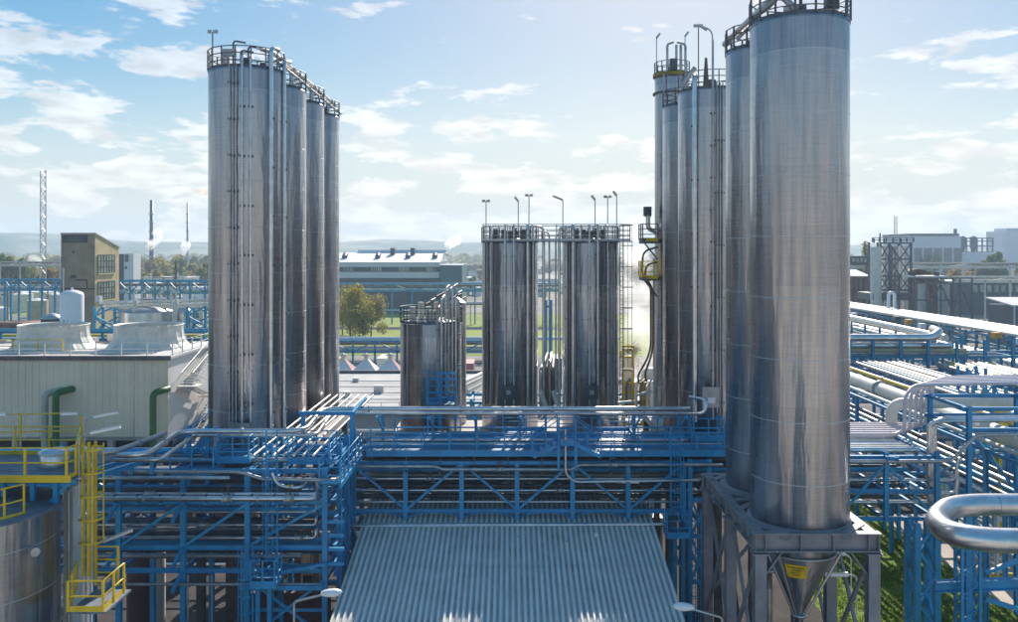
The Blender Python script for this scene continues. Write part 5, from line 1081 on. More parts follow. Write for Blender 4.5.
# white storage tank with a small green mark
wt = thing('white_tank', 'tall white cylindrical storage tank behind the left fan stack', 'tank', (X(72, 112), 112, 0))
r_ = 11*112/F; c = (X(72, 112), 112, 0); ztop = Z(291, 112)
MB().lathe(c, [(r_, 0), (r_, ztop-.5), (r_*.93, ztop-.25), (r_*.5, ztop+.05), (.02, ztop+.2)], 48).build('shell', 'white', wt)
MB().cyl((c[0], c[1], ztop), .15, .1, .45, 10).build('vent', 'white', wt)
z = Z(323, 110); b_ = MB(); b_.quad((c[0]-1.1, c[1]-r_-.0, z), (c[0]-.7, c[1]-r_-.0, z), (c[0]-.7, c[1]-r_, z+.2), (c[0]-1.1, c[1]-r_, z+.2))
b_ = MB()
for (u0, u1, z0_, z1_) in ((-.62, -.36, 0, .12), (-.34, -.18, 0, .3), (-.12, .0, -.02, .14), (.03, .1, 0, .26), (.12, .2, -.03, .12)):
    for k in range(3):
        ua = u0+(u1-u0)*k/3; ub = u0+(u1-u0)*(k+1)/3; f = lambda u, zz: (c[0]+(r_+.02)*math.sin(u), c[1]-(r_+.02)*math.cos(u), zz)
        b_.quad(f(ua, z+z0_), f(ub, z+z0_), f(ub, z+z1_), f(ua, z+z1_))
b_.build('green_mark', 'green', wt)
# stainless tanks + white pipework behind
def simple_tank(label, px, D, pw, ytop, m='pipe', zb=0, group='low steel tanks behind the cooling building', name='steel_tank'):
    r_ = pw/2*D/F; t_ = thing(name, label, 'tank', (X(px, D), D, zb), group); zt_ = Z(ytop, D)
    MB().lathe((X(px, D), D, 0), [(r_, zb), (r_, zt_)], 40).build('shell', m, t_); MB().lathe((X(px, D), D, 0), [(r_*1.02, zt_-.1), (r_*1.02, zt_), (r_*.6, zt_+.5), (.01, zt_+.8)], 40).build('roof', 'pipe_dull', t_); return t_
simple_tank('wide low steel tank behind the right fan stack', 146, 118, 50, 311); simple_tank('smaller steel tank right of the wide low one', 184, 120, 16, 312); simple_tank('dark low tank roof left of the brown building', 52, 130, 20, 318, 'dark')
for k, (px, wd) in enumerate(((108, 20), (199, 18))): lattice('blue lattice tower %s the wide low tank' % ['left of', 'right of'][k], X(px-wd/2, 118), X(px+wd/2, 118), 117, 119.5, 0, Z(306, 118), 'blue_far', 1.3, .3, .2)
for k, (py, z_) in enumerate(((303, 0), (307, 1), (310, 2))):
    pipe('%s of the pale pipes above the low steel tanks' % ['upper', 'middle', 'lower'][k], [(X(100, 116), 116+k, Z(py, 116)), (X(215, 116), 116+k, Z(py-3, 116))], .2, 'pipe_white')
for k, px in enumerate((126, 134, 142, 160, 171, 176, 134.5, 175)):
    yb_ = 330 if k > 5 else 305; tag(MB().tube([(X(px, 115), 115, Z(yb_, 115)), (X(px, 115), 115, Z(292 if k < 6 else 302, 115)), (X(px+3, 115), 115, Z(292 if k < 6 else 302, 115))], .12 if k < 6 else .28, 8, .3).build('vent_pipe', 'pipe_white'), 'pale bent vent pipe over the low steel tanks, %s of the row' % ORD[k], 'pipe', 'pale vent pipes over the low steel tanks')
for k in range(22):
    x = -92+k*3.1+(k*7 % 5)*.3; y = 93+(k*13 % 9); h = 3.5+(k*5 % 7)*.9; t_ = thing('process_unit', 'process unit behind the cooling building, %s from the left' % (ORD+['seventeenth', 'eighteenth', 'nineteenth', 'twentieth', 'twenty first', 'twenty second'])[k], 'process unit', (x, y, 0), 'process units behind the cooling building')
    if k % 2: MB().lathe((x, y, 0), [(.9, 0), (.9, h), (.5, h+.5), (.02, h+.6)], 20).build('shell', ['pipe', 'pipe_white', 'maroon', 'pipe_dull'][k % 4], t_)
    else: MB().b2(x-1.1, x+1.1, y-1, y+1, 0, h).build('casing', ['concrete', 'brown_wall', 'pipe_white', 'cladding'][(k//2) % 4], t_)
    MB().tube([(x, y, h), (x, y, h+1.6), (x+1.8, y, h+1.6), (x+1.8, y, 1)], .13, 8, .4).build('vent_pipe', ['pipe_white', 'pipe', 'blue_far'][k % 3], t_)
# railings + blue rail structure just behind cooling building
t_ = thing('pipe_trestle', 'blue trestle with yellow posts behind the fan stacks', 'pipe rack', (-55, 105, 0)); 
for y in (104, 107):
    for z in (Z(332, 104), Z(342, 104)): MB().bar((-95, y, z), (X(212, 104), y, z), .22, .3).build('beam', 'blue_far', t_)
for k in range(16): MB().bar((-92+k*4, 103.9, 0), (-92+k*4, 103.9, Z(330, 104)), .25).build('post', 'yellow' if k % 3 == 0 else 'blue_far', t_)
for k in range(5): tag(MB().tube([(-95, 104.5+.5*k, Z(336, 104)), (X(214, 104), 104.5+.5*k, Z(336, 104))], .16, 8).build('pipe', ['yellow', 'pipe_white', 'brown_metal'][k % 3]), '%s from the front of the pipes on the trestle behind the fan stacks' % ORD[k], 'pipe', 'pipes on the trestle behind the fan stacks')
# ------------------------------------------------------------------ brown building
bb = thing('brown_tower', 'square brown rendered tower building with sloping roof and large side windows', 'building', (-95, 195, 0))
x0, x1, y0, y1 = X(61, 190), X(95, 190), 190, 201.7; zh = Z(234, 190); zl_ = Z(248, 201.7)
b_ = MB().add([(x0, y0, 0), (x1, y0, 0), (x1, y0, zh), (x0, y0, zh)], [(0, 1, 2, 3)]); b_.add([(x0, y0, 0), (x0, y0, zh), (x0, y1, zl_), (x0, y1, 0)], [(0, 1, 2, 3)]); b_.add([(x0, y1, 0), (x0, y1, zl_), (x1, y1, zl_), (x1, y1, 0)], [(0, 1, 2, 3)]); b_.build('front_wall', 'brown_wall', bb)
MB().add([(x1, y0, 0), (x1, y1, 0), (x1, y1, zl_), (x1, y0, zh)], [(0, 1, 2, 3)]).build('side_wall', 'brown_trim', bb)  # lighter than the front wall, sunlight on this side put into the colour
MB().add([(x0-.1, y0-.15, zh+.02), (x1+.2, y0-.15, zh+.02), (x1+.2, y1+.1, zl_+.02), (x0-.1, y1+.1, zl_+.02), (x0-.1, y0-.15, zh+.3), (x1+.2, y0-.15, zh+.3), (x1+.2, y1+.1, zl_+.3), (x0-.1, y1+.1, zl_+.3)], [(3, 2, 1, 0), (4, 5, 6, 7), (0, 1, 5, 4), (1, 2, 6, 5), (2, 3, 7, 6), (3, 0, 4, 7)]).build('roof', 'pipe_dull', bb)
MB().b2(x0+.3, x1-1.6, y0-.04, y0-.005, zh-1.9, zh-.2).build('soot_stain', 'soot', bb)
for (pa, pb, ya, yb) in ((72.5, 74.5, 251, 253), (71, 76, 275, 278), (75, 87, 279.5, 280.6), (86.4, 87.4, 280, 289)): MB().b2(X(pa, 190), X(pb, 190), y0-.12, y0-.01, Z(yb, 190), Z(ya, 190)).build('wall_fitting', 'dark', bb)
MB().tube([(X(63.5, 189), 189, 5), (X(63.5, 189), 189, Z(268, 189))], .15, 8).build('drain_pipe', 'white_far', bb)
MB().b2(x0-.05, x1+.05, y0-.12, y0-.02, Z(289.5, 190), Z(288, 190)).build('string_course', 'soot', bb)
for (pyA, pyB) in ((255, 273), (282, 300)):
    zA, zB = Z(pyB, 191.5), Z(pyA, 191.5); wf = MB().b2(x1+.01, x1+.10, 191.2, 199.2, zA, zB).build('window', 'pale_glass', bb)
    fr_ = MB()
    for k in range(7): fr_.b2(x1+.10, x1+.2, 191.15+k*1.33, 191.3+k*1.33, zA, zB)
    for k in range(4): fr_.b2(x1+.10, x1+.18, 191.2, 199.2, zA+(zB-zA)*k/3-.07, zA+(zB-zA)*k/3+.07)
    fr_.build('window_frame', 'dark', wf); MB().b2(x1+.01, x1+.35, 191, 199.5, zA-.35, zA-.1).build('window_sill', 'brown_trim', wf)
MB().b2(X(97, 189), X(101, 189), 188.4, 189.6, Z(302, 189), Z(296, 189)).build('wall_box', 'cladding', bb)
# white narrow building
nb = thing('narrow_building', 'narrow white building with dark left flank right of the brown tower', 'building', (X(126, 300), 300, 0))
MB().b2(X(119, 300), X(124, 300), 300, 306, 0, Z(254, 300)).build('dark_wall', 'dark_cladding', nb); MB().b2(X(124, 300)+.02, X(133.5, 300), 300, 306, 0, Z(253.5, 300)).build('white_wall', 'white_far', nb)
MB().b2(X(125, 300), X(128.5, 300), 299.8, 299.98, Z(262, 300), Z(254.5, 300)).build('window', 'glass', nb); MB().b2(X(125.3, 300), X(127, 300), 299.8, 299.98, Z(269, 300), Z(266, 300)).build('window', 'glass', nb)
# ------------------------------------------------------------------ industrial hall in the middle
D = 315; hb = thing('industrial_hall', 'long pale striped industrial hall with low pitched roof beyond the green field', 'building', (X(390, D), D, 0))
x0, x1 = X(300, D), X(439, D); b_ = MB
za, zb2, zc, zd, ze = Z(262.5, D), Z(267, D), Z(272, D), Z(278, D), Z(285, D)
MB().b2(x0, x1, D, D+40, 0, ze).build('lower_wall', 'dark_cladding', hb); MB().b2(x0, x1+.1, D-.3, D+40, zd+.0, zd-0+(zd-zd)+.01).build('ledge', 'cladding', hb)
MB().b2(x0, x1+.15, D-.4, D+40.1, ze, zd+.0-.02).build('lower_stripe', 'dark_cladding', hb)
MB().b2(x0, x1+.2, D-.6, D+40.2, zd+.02, zd+.02+(zc-zd)*1.0).build('pale_stripe', 'cladding', hb)
MB().b2(x0, x1+.15, D-.4, D+40.1, zc+.04, zb2).build('window_band', 'dark_cladding', hb)
for pa in (343, 371, 398.5, 426):
    wf = MB().b2(X(pa, D), X(pa+11, D), D-.6, D-.42, zc+.3, zb2-.1).build('window', 'pale_glass', hb)
    q_ = MB(); [q_.b2(X(pa+11*k/5, D)-.1, X(pa+11*k/5, D)+.1, D-.7, D-.61, zc+.3, zb2-.1) for k in range(6)]; q_.build('window_frame', 'dark', wf)
MB().b2(x0, x1+.2, D-.6, D+40.2, zb2+.02, za).build('top_stripe', 'cladding', hb)
zr = Z(252.5, D+22)
MB().add([(x0, D-.8, za+.1), (x1+.4, D-.8, za+.1), (x1+.4, D+20, zr), (x0, D+20, zr), (x0, D+40, za+.1), (x1+.4, D+40, za+.1)], [(0, 1, 2, 3), (3, 2, 5, 4), (1, 5, 2)]).build('roof', 'white_far', hb)
MB().b2(X(358, D+20), X(446, D+20), D+20, D+24, zr, zr+1.0).build('ridge_light', 'cladding', hb)
for pa in (391, 411): MB().b2(X(pa, D+16), X(pa+4, D+16), D+14, D+18, zr-1, zr+1.7).build('roof_unit', 'dark_cladding', hb)
for pa in (345, 378, 408, 435): MB().tube([(X(pa, D+8), D+7, za+1.9), (X(pa, D+8), D+9, za+2.8)], 1.0, 10).build('roof_dome', 'dark_cladding', hb)
MB().b2(x1+.5, X(462, D-2), D-2, D+34, 0, Z(265, D)).build('teal_annex', 'teal_cladding', hb)
MB().b2(x0, x1, D-.9, D-.35, Z(311, D), Z(309, D)).build('base_trim', 'white_far', hb)
# pipe bridges in the middle distance
def bridge(label, D, pxs, ytop, ybot, m='blue_far', y2=4, th=.45, deck=None, extra=3, group='far blue pipe bridges', dw=4):
    t_ = thing('pipe_bridge', label, 'pipe bridge', (X((pxs[0]+pxs[-1])/2, D), D, 0), group); zt_, zb_ = Z(ytop, D), Z(ybot, D)
    for y in (D, D+dw):
        for z in (zt_, zb_): MB().bar((X(pxs[0], D), y, z), (X(pxs[-1], D), y, z), th, th).build('chord', m, t_)
    for i, p in enumerate(pxs):
        MB().bar((X(p, D), D-.02, 0), (X(p, D), D-.02, zt_), th*.9).build('post', m, t_)
        if i < len(pxs)-1:
            q = pxs[i+1]; a, c = (zb_, zt_) if i % 2 else (zt_, zb_); MB().bar((X(p, D), D+.02, a), (X(q, D), D+.02, c), th*.6).build('brace', m, t_)
    for k in range(extra):
        z = zb_+th*.6+(zt_-zb_)*0.5*(k % 2); tag(MB().tube([(X(pxs[0], D), D+.8+k*.8, z+.2), (X(pxs[-1], D), D+.8+k*.8, z+.2)], .3, 8).build('pipe', ['pipe_white', 'brown_metal', 'pipe_dull'][k % 3]), '%s pipe on the %s' % (ORD[k], label), 'pipe', 'pipes on the '+label)
    return t_
bridge('blue pipe bridge left of the brown tower', 215, [-30, -12, 5, 11, 19, 30, 42, 55, 61], 280, 290)
bridge('blue pipe bridge right of the brown tower', 215, [118, 130, 142, 155, 168, 180, 190, 205, 215], 281, 293)
bridge('blue pipe bridge in front of the long striped hall', 262, [325, 344, 392, 412, 438, 475, 490, 545, 560], 284, 291)
rnear = bridge('low blue pipe bridge in front of the green field', 172, [325, 353, 375, 397, 420, 463, 485, 505], 341, 352, th=.4, extra=5)
pipe('long pale pipe on top of the low bridge before the field', [(X(320, 172), 173, Z(339, 172)), (X(620, 172), 173, Z(339, 172))], .35, 'cladding')
bridge('grey pipe bridge far left before the trees', 300, [-20, 0, 20, 40, 60], 262, 266, 'pipe_dull', th=.4, extra=2)
bridge('long grey pipe bridge beyond the right chimney cluster', 330, [835, 870, 905, 940, 975, 1010, 1040], 263, 268, 'pipe_dull', th=.4, extra=3)
bridge('pale pipe bridge at the right edge of the picture', 240, [960, 985, 1010, 1040], 277, 282, 'pipe_white', th=.4, extra=3)
# ------------------------------------------------------------------ flat roof yard between the silo groups
fb = thing('flat_roof_building', 'low flat roofed grey building between the left silos and the short silo', 'building', (-16, 105, 0))
zf = 5.2; MB().b2(-30, 3, 88, 117, 0, zf).build('walls', 'concrete', fb); MB().b2(-30.2, 3.2, 87.8, 117.2, zf+.01, zf+.12).build('roof', 'concrete', fb)
for k in range(5): MB().tube([(-29, 91+4.5*k, zf+.3), (2, 91+4.5*k, zf+.3)], .06, 6).build('roof_conduit', 'pipe_dull', fb)
for k in range(12): MB().bar((-20+1.8*k, 88.2, zf+.12), (-20+1.8*k, 88.2, zf+1.2), .06).build('railing_post', 'pipe_white', fb)
MB().bar((-20, 88.2, zf+1.2), (0, 88.2, zf+1.2), .06).build('handrail', 'pipe_white', fb)
MB().b2(-30.2, 3.2, 117.2, 117.5, zf-.3, zf+.5).build('parapet', 'pipe_dark', fb)
for (px, py, s_) in ((379, 393, 1.1), (347, 397, .8), (415, 392, .8), (356, 382, .7)):
    q = W(px, py, 16.2*F/(py-HY)); MB().b2(q.x-.5*s_, q.x+.5*s_, q.y-.4, q.y+.4, zf+.12, zf+.9*s_).build('roof_vent', 'pipe_white', fb)
for i, px in enumerate((343, 366, 390, 412)):
    t_ = thing('roof_hopper', ['pyramid skylight with pink sides, leftmost behind the flat roof', 'pyramid skylight with white sides, second from the left', 'pyramid skylight with red side, third from the left', 'pyramid skylight half behind the short silo'][i], 'skylight', (X(px, 128), 128, 3.5), 'pyramid skylights behind the flat roof')
    c = (X(px, 128), 128); s_ = 1.75; zb_ = Z(372, 126); zt_ = Z(359, 128)
    b_ = MB(); bs = [(c[0]-s_, c[1]-s_, zb_), (c[0]+s_, c[1]-s_, zb_), (c[0]+s_, c[1]+s_, zb_), (c[0]-s_, c[1]+s_, zb_)]; tp = [(c[0]-.3, c[1]-.3, zt_), (c[0]+.3, c[1]-.3, zt_), (c[0]+.3, c[1]+.3, zt_), (c[0]-.3, c[1]+.3, zt_)]
    b_.add(bs+tp, [(0, 1, 5, 4), (2, 3, 7, 6), (4, 5, 6, 7)]); b_.build('slope', 'white_far', t_); MB().add(bs+tp, [(1, 2, 6, 5), (3, 0, 4, 7)]).build('side_slope', 'red' if i != 1 else 'white_far', t_)
    MB().lathe((c[0], c[1], zt_), [(.3, 0), (.3, .5), (.75, .5), (.02, .85)], 12).build('cap', 'pipe_white', t_)
    MB().b2(c[0]-s_, c[0]+s_, c[1]-s_, c[1]+s_, 0, zb_-.01).build('base', 'concrete', t_)
for i, (px, wd, m_) in enumerate(((340, 5, 'brown_trim'), (383, 9, 'pipe_white'), (468, 12, 'red'), (555, 12, 'dark_cladding'))):
    bx = thing('container', ['small tan cabin left behind the skylights', 'white cabin between the skylights', 'dark red container right of the short silo', 'dark container between the middle silos'][i], 'container', (X(px, 140), 140, 0))
    MB().b2(X(px-wd/2, 140), X(px+wd/2, 140), 138, 144, 0, Z(357 if i != 2 else 362, 140)).build('body', m_, bx); MB().b2(X(px-1.5, 140), X(px+1, 140), 137.9, 137.99, .1, 2.1).build('door', 'dark', bx)
# rails/white pipes right of short silo
for k in range(6): tag(MB().tube([(X(463, 75), 72+k*3, Z(378+8*k, 75)), (X(484, 80), 82+k*3, Z(384+8*k, 75))], .2, 8).build('pipe', 'pipe_white' if k % 2 else 'pipe'), '%s from the top of the pale pipes sloping right of the short silo' % ORD[k], 'pipe', 'pale pipes beside the short silo')
for k in range(3): pass
# blue cage platform in front of short silo
cp = thing('walkway', 'tall blue railed ladder platform in front of the short silo', 'walkway', (X(442, 58), 58, 10)); zc_ = Z(402, 58)
MB().b2(X(428, 58), X(456, 58), 57, 58.4, zc_-.08, zc_).build('deck', 'blue_grate', cp)
guard(cp, [(X(428, 58), 57, zc_), (X(440, 58), 57, zc_), (X(440, 58), 57.02, zc_+.4), (X(456, 58), 57.02, zc_+.4)], 1.6, 'blue', .04, .7, True, (.4, .8, 1.2))
guard(cp, [(X(428, 59), 58.4, zc_), (X(456, 59), 58.4, zc_)], 1.9, 'blue', .04, .7, True, (.5, 1.0, 1.5))
for px in (428, 439, 441, 455.5): MB().bar((X(px, 57.2), 57.1, 8), (X(px, 57.2), 57.1, zc_+1.6), .12).build('leg', 'blue', cp)
b_ = MB(); [b_.bar((X(430, 57.4), 57.3-.0, 8.4+.35*k), (X(438, 57.4), 57.3, 8.4+.35*k), .05) for k in range(8)]; b_.build('rungs', 'blue', cp)
# pipes between twin silos
for k in range(5): tag(MB().tube([(X(541+3*k, 62), 62.5, 10), (X(541+3*k, 62), 62.5, 13.2+.4*(k % 2)), (X(546+2*k, 64), 65, 13.6+.4*(k % 2))], .12, 8, .4).build('pipe', ['pipe', 'pipe_dark', 'brown_metal'][k % 3]), '%s from the left of the short bent pipes between the middle silos' % ORD[k], 'pipe', 'bent pipes in the gap between the middle silos')
for i, px in enumerate((540.5, 553)): tag(MB().bar((X(px, 60), 60.2, Z(391, 60)), (X(px+6, 60), 60.0, Z(408, 60)), .3, .2).build('chute', 'pipe_white'), ['left white sloping chute between the middle silos', 'right white sloping chute between the middle silos'][i], 'chute')
t_ = thing('crane', 'dark thin tower structure between the middle silos far behind', 'mast', (X(548, 120), 120, 0)); MB().bar((X(546, 120), 120, 0), (X(546, 120), 120, 15), .35).build('post', 'blue_far', t_); MB().bar((X(551, 120), 120, 0), (X(551, 120), 120, 15), .35).build('post', 'blue_far', t_); MB().bar((X(546, 120), 120, 14), (X(551, 120), 120, 14.2), .3).build('beam', 'blue_far', t_)
# yellow scaffold tower + platforms left of S5
ys = thing('scaffold_tower', 'yellow framed process tower with pipes between right middle silo and right row', 'tower', (X(638, 68), 68, 0))
for px in (623, 633, 644, 655):
    for y in (67, 70): MB().bar((X(px, y), y, 0), (X(px, y), y, Z(382 if px > 636 else 345, y)), .14).build('post', 'yellow', ys)
for k, py in enumerate((346, 357, 370, 383, 392, 402, 412, 424)):
    xa, xb_ = (623, 633) if k < 3 else (623, 655); z = Z(py, 67)
    MB().b2(X(xa, 67), X(xb_, 67), 66.9, 67.0, z-.08, z+.08).build('beam', 'yellow', ys)
    if k in (3, 5, 7): MB().b2(X(xa, 67), X(xb_, 67), 67, 70, z-.1, z-.04).build('deck', 'grate', ys)
for k, px in enumerate((636, 641, 647, 651, 626)): MB().tube([(X(px, 66.7), 66.7, 9), (X(px, 66.7), 66.7, Z(384, 66.7)), (X(px+4, 67.5), 67.5, Z(381, 66.7))], .12, 8, .4).build('pipe', ['pipe_white', 'brown_metal', 'pipe'][k % 3], ys)
MB().lathe((X(650, 68.6), 68.6, 9), [(.7, 0), (.7, 3), (.5, 3.4), (.02, 3.5)], 20).build('vessel', 'pipe_white', ys)
MB().lathe((X(628, 68.6), 68.6, 9), [(.5, 0), (.5, 4), (.3, 4.4), (.02, 4.5)], 20).build('vessel', 'pipe_white', ys)
for k, (y1_, y2_) in enumerate(((223, 240), (262, 277))):
    t_ = thing('side_platform', ['upper small yellow railed platform hanging left of the tall rear silo', 'lower small yellow railed platform hanging left of the tall rear silo'][k], 'platform', (X(649, 64), 64, Z(y2_, 64)))
    z = Z(y2_, 64); MB().b2(X(641, 64), X(657, 64), 63.2, 65, z-.25, z).build('deck', 'grate', t_)
    guard(t_, [(X(641, 64), 65, z), (X(641, 64), 63.2, z), (X(656, 64), 63.2, z)], 1.15, 'yellow' if k else 'brown_metal', .035, .8, True, (.4, .8)); MB().b2(X(644, 64), X(656, 64), 63.1, 63.2, z-.1, z+.12).build('kick_plate', 'yellow', t_)
    MB().bar((X(656, 64), 63.4, z-1.4), (X(643, 64), 63.4, z-.2), .1).build('strut', 'pipe_dark', t_)
t_ = thing('blower', 'grey cylinder blower with elbow above the upper small platform', 'blower', (X(648, 64), 64, Z(222, 64)))
MB().cyl((X(647.5, 63.6), 63.6, 0), .3, Z(216, 64), Z(207, 64), 16).build('motor', 'pipe_dark', t_); MB().tube([(X(648, 63.6), 63.6, Z(216, 64)), (X(648, 63.6), 63.6, Z(229, 64)), (X(656, 63.8), 63.8, Z(232, 64))], .17, 10, .5).build('elbow', 'pipe', t_); MB().bar((X(644, 63.6), 63.6, Z(214, 64)), (X(650, 63.6), 63.6, Z(218, 64)), .25).build('bracket', 'pipe_dull', t_)
pipe('outer brown pipe looping down left of the tall rear silo', [(X(657, 64), 63.6, Z(247, 64)), (X(642, 64), 63.6, Z(251, 64)), (X(641.5, 64), 63.6, Z(276, 64)), (X(650, 64), 63.6, Z(286, 64)), (X(650, 64), 63.6, Z(352, 64)), (X(637, 64), 63.6, Z(375, 64)), (X(638, 64), 63.6, Z(382, 64))], .075, 'brown_metal', .9)
pipe('inner brown pipe looping down left of the tall rear silo', [(X(657, 64), 63.3, Z(262, 64)), (X(645, 64), 63.3, Z(264, 64)), (X(643, 64), 63.3, Z(276, 64)), (X(651.5, 64), 63.3, Z(288, 64)), (X(651.5, 64), 63.3, Z(350, 64)), (X(643.5, 64), 63.3, Z(372, 64)), (X(644.5, 64), 63.3, Z(380, 64))], .075, 'brown_metal', .9)
pipe('pale tall pipe with tan clamps beside the rear silo', [(X(654, 65), 64.9, 8), (X(654, 65), 64.9, Z(258, 65))], .10, 'pipe_white', flanges=2.5)
for k, (px, py) in enumerate(((624, 397), (618, 403))): tube_lamp(['upper pale lamp bar crossing in front of the yellow tower', 'lower pale lamp bar crossing in front of the yellow tower'][k], (X(637, 60), 60, Z(py+10, 60)), .8, (-1.3 if k else 1.0, 0, -.15 if k else .25), 'pipe_white', hd=.08)
# ------------------------------------------------------------------ clutter in the shade under the racks
rr = random.Random(31)
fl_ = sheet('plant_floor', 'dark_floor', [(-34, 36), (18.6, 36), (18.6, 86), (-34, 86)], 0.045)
for k in range(26):
    x = rr.uniform(-27, 11); y = rr.uniform(56.5, 84) if x > -9 else rr.uniform(48, 80)
    kind = rr.choice(['vessel', 'box', 'pump', 'pump', 'vessel'])
    if kind == 'vessel':
        r_ = rr.uniform(.5, 1.3); h = rr.uniform(2.5, 6.5); t_ = thing('process_vessel', 'upright process vessel standing in the shade under the silos', 'vessel', (x, y, 0), 'process vessels in the shade under the silos')
        mm_ = rr.choice(['pipe_dull', 'pipe_white', 'brown_metal', 'maroon']); MB().lathe((x, y, 0), [(r_, .5), (r_, h), (r_*.7, h+.35), (.02, h+.5)], 24).build('shell', mm_, t_)
        for a in range(4): MB().bar((x+r_*.8*math.cos(a*1.57), y+r_*.8*math.sin(a*1.57), 0), (x+r_*.8*math.cos(a*1.57), y+r_*.8*math.sin(a*1.57), .8), .12).build('leg', 'pipe_dark', t_)
        MB().tube([(x, y, h+.4), (x, y, h+1.2), (x+1.5, y, h+1.2)], .1, 8, .3).build('outlet_pipe', 'pipe', t_)
    elif kind == 'box':
        t_ = thing('equipment_cabinet', 'equipment cabinet standing in the shade under the silos', 'cabinet', (x, y, 0), 'equipment cabinets in the shade under the silos'); wd, hh = rr.uniform(1, 3), rr.uniform(1.5, 3.2)
        MB().b2(x-wd/2, x+wd/2, y-.6, y+.6, .1, hh).build('body', rr.choice(['cladding', 'brown_wall', 'maroon', 'pipe_dull']), t_); MB().b2(x-wd/2+.1, x-.03, y-.64, y-.605, .2, hh-.1).build('door', 'pipe_dull', t_); MB().b2(x+.03, x+wd/2-.1, y-.64, y-.605, .2, hh-.1).build('door', 'pipe_dull', t_)
    else:
        t_ = thing('pump', 'pump set with motor on a plinth in the shade under the silos', 'pump', (x, y, 0), 'pump sets in the shade under the silos')
        MB().b2(x-1, x+1, y-.4, y+.4, 0, .3).build('plinth', 'concrete', t_); MB().tube([(x-.8, y, .8), (x+.1, y, .8)], .35, 14).build('motor', rr.choice(['blue', 'yellow', 'pipe_dull']), t_); MB().tube([(x+.2, y, .8), (x+.7, y, .8)], .45, 14).build('casing', 'pipe_dull', t_); MB().tube([(x+.5, y, 1.1), (x+.5, y, 3.6), (x+.5, y+2, 3.6)], .13, 8, .4).build('riser', 'pipe', t_)
for k in range(14):
    z = 1.8+.32*k; y = 55.5+(k*37 % 23); xa = -26+(k*53 % 17)
    tag(MB().tube([(xa, y, z), (xa+14+(k*7 % 9), y, z)], .09+.04*(k % 3), 8).build('pipe', ['pipe', 'pipe_white', 'brown_metal', 'pipe_dull'][k % 4]), 'pipe run in the shade beneath the racks, %s from the ground up' % ORD[k], 'pipe', 'pipe runs in the shade beneath the racks')
t_ = thing('service_shed', 'dark red brown floor slab shed under the left rack', 'shed', (-12, 50, 0)); MB().b2(-15, -9.3, 43, 47.5, .06, .5).build('slab', 'maroon', t_); MB().b2(-14.8, -9.6, 47.2, 47.5, .5, 3.2).build('wall', 'maroon', t_)
rack('back blue rack far behind the middle girder', 'x', -8, 12, 70, 74, [-8, -3, 2, 7, 12], [9.5, 7, 4.5], 0, 9.8, xb=[(4.6, 7, 'x', 0)])
rack('back blue rack behind the left silos', 'x', -36, -9, 68, 71, [-36, -30.6, -25.2, -19.8, -14.4, -9], [5.6, 3.8], 0, 6.0)
for k in range(8): tag(MB().tube([(-36, 68.3+.35*k, 5.8 if k < 5 else 4.1), (12, 70.3+.35*k, 5.8 if k < 5 else 4.1)], .14, 8).build('pipe', ['pipe_white', 'pipe', 'pipe_dull'][k % 3]), '%s from the front of the pipes on the rack behind the silos' % ORD[k], 'pipe', 'pipes on the rack behind the silos')
# ------------------------------------------------------------------ right background
def cyl_thing(parent, x, y, r_, z0, z1, m): return MB().cyl((x, y, 0), r_, z0, z1, 20).build('silo_shell', m, parent)
D = 250; sc_ = thing('silo_cluster', 'cluster of dark silos in a dark lattice frame right of the nearest silo', 'silo cluster', (X(891, D), D, 0))
cyl_thing(sc_, X(876, D-1), D-1, 1.5, 5, Z(247, D), 'pipe_white')
for k, px in enumerate((884, 891.5, 899, 906)): cyl_thing(sc_, X(px, D+3), D+3+(k % 2)*2, 1.35, 5, Z(246, D), 'pipe_dull' if k % 2 else 'pipe')
for px in (880.5, 889.5, 911):
    for y in (D, D+8): MB().bar((X(px, D), y, 0), (X(px, D), y, Z(242, D)), .5).build('post', 'dark_cladding', sc_)
for py in (243, 259, 276, 290): MB().bar((X(880, D), D-.05, Z(py, D)), (X(912, D), D-.05, Z(py, D)), .45).build('beam', 'dark_cladding', sc_)
for i, (pa, pb) in enumerate(((880.5, 889.5), (889.5, 900), (900, 911))):
    for (ya, yb) in ((243, 259), (259, 276), (276, 290)):
        a, c = (ya, yb) if i % 2 else (yb, ya); MB().bar((X(pa, D), D+.1, Z(a, D)), (X(pb, D), D+.1, Z(c, D)), .3).build('brace', 'dark_cladding', sc_); MB().bar((X(pa, D), D+.3, Z(c, D)), (X(pb, D), D+.3, Z(a, D)), .25).build('brace', 'dark_cladding', sc_)
MB().b2(X(870, D), X(912, D), D-2, D+9, Z(300, D), Z(293, D)).build('base', 'dark_cladding', sc_)
guard(sc_, [(X(871, D), D-1, Z(242, D)), (X(912, D), D-1, Z(242, D))], 1.2, 'dark_cladding', .12, 2.0, False)
for px in (874, 884, 893, 901): MB().tube([(X(px, D), D, Z(243, D)), (X(px, D), D, Z(238.5, D))], .25, 8).build('vent', 'dark_cladding', sc_)
MB().bar((X(880, D), D, Z(242, D)), (X(880, D), D, Z(233, D)), .3).build('mast', 'dark', sc_)
t_ = thing('process_structure', 'open dark steel process frame right of the dark silo cluster', 'frame', (X(942, 235), 235, 0)); D = 235
for px in (914, 927, 941, 953, 960, 972):
    for y in (D, D+9): MB().bar((X(px, D), y, 0), (X(px, D), y, Z(278, D)), .38).build('post', 'dark_cladding', t_)
for py in (278, 283, 300): MB().bar((X(912, D), D-.1, Z(py, D)), (X(972, D), D-.1, Z(py, D)), .35).build('beam', 'dark_cladding', t_)
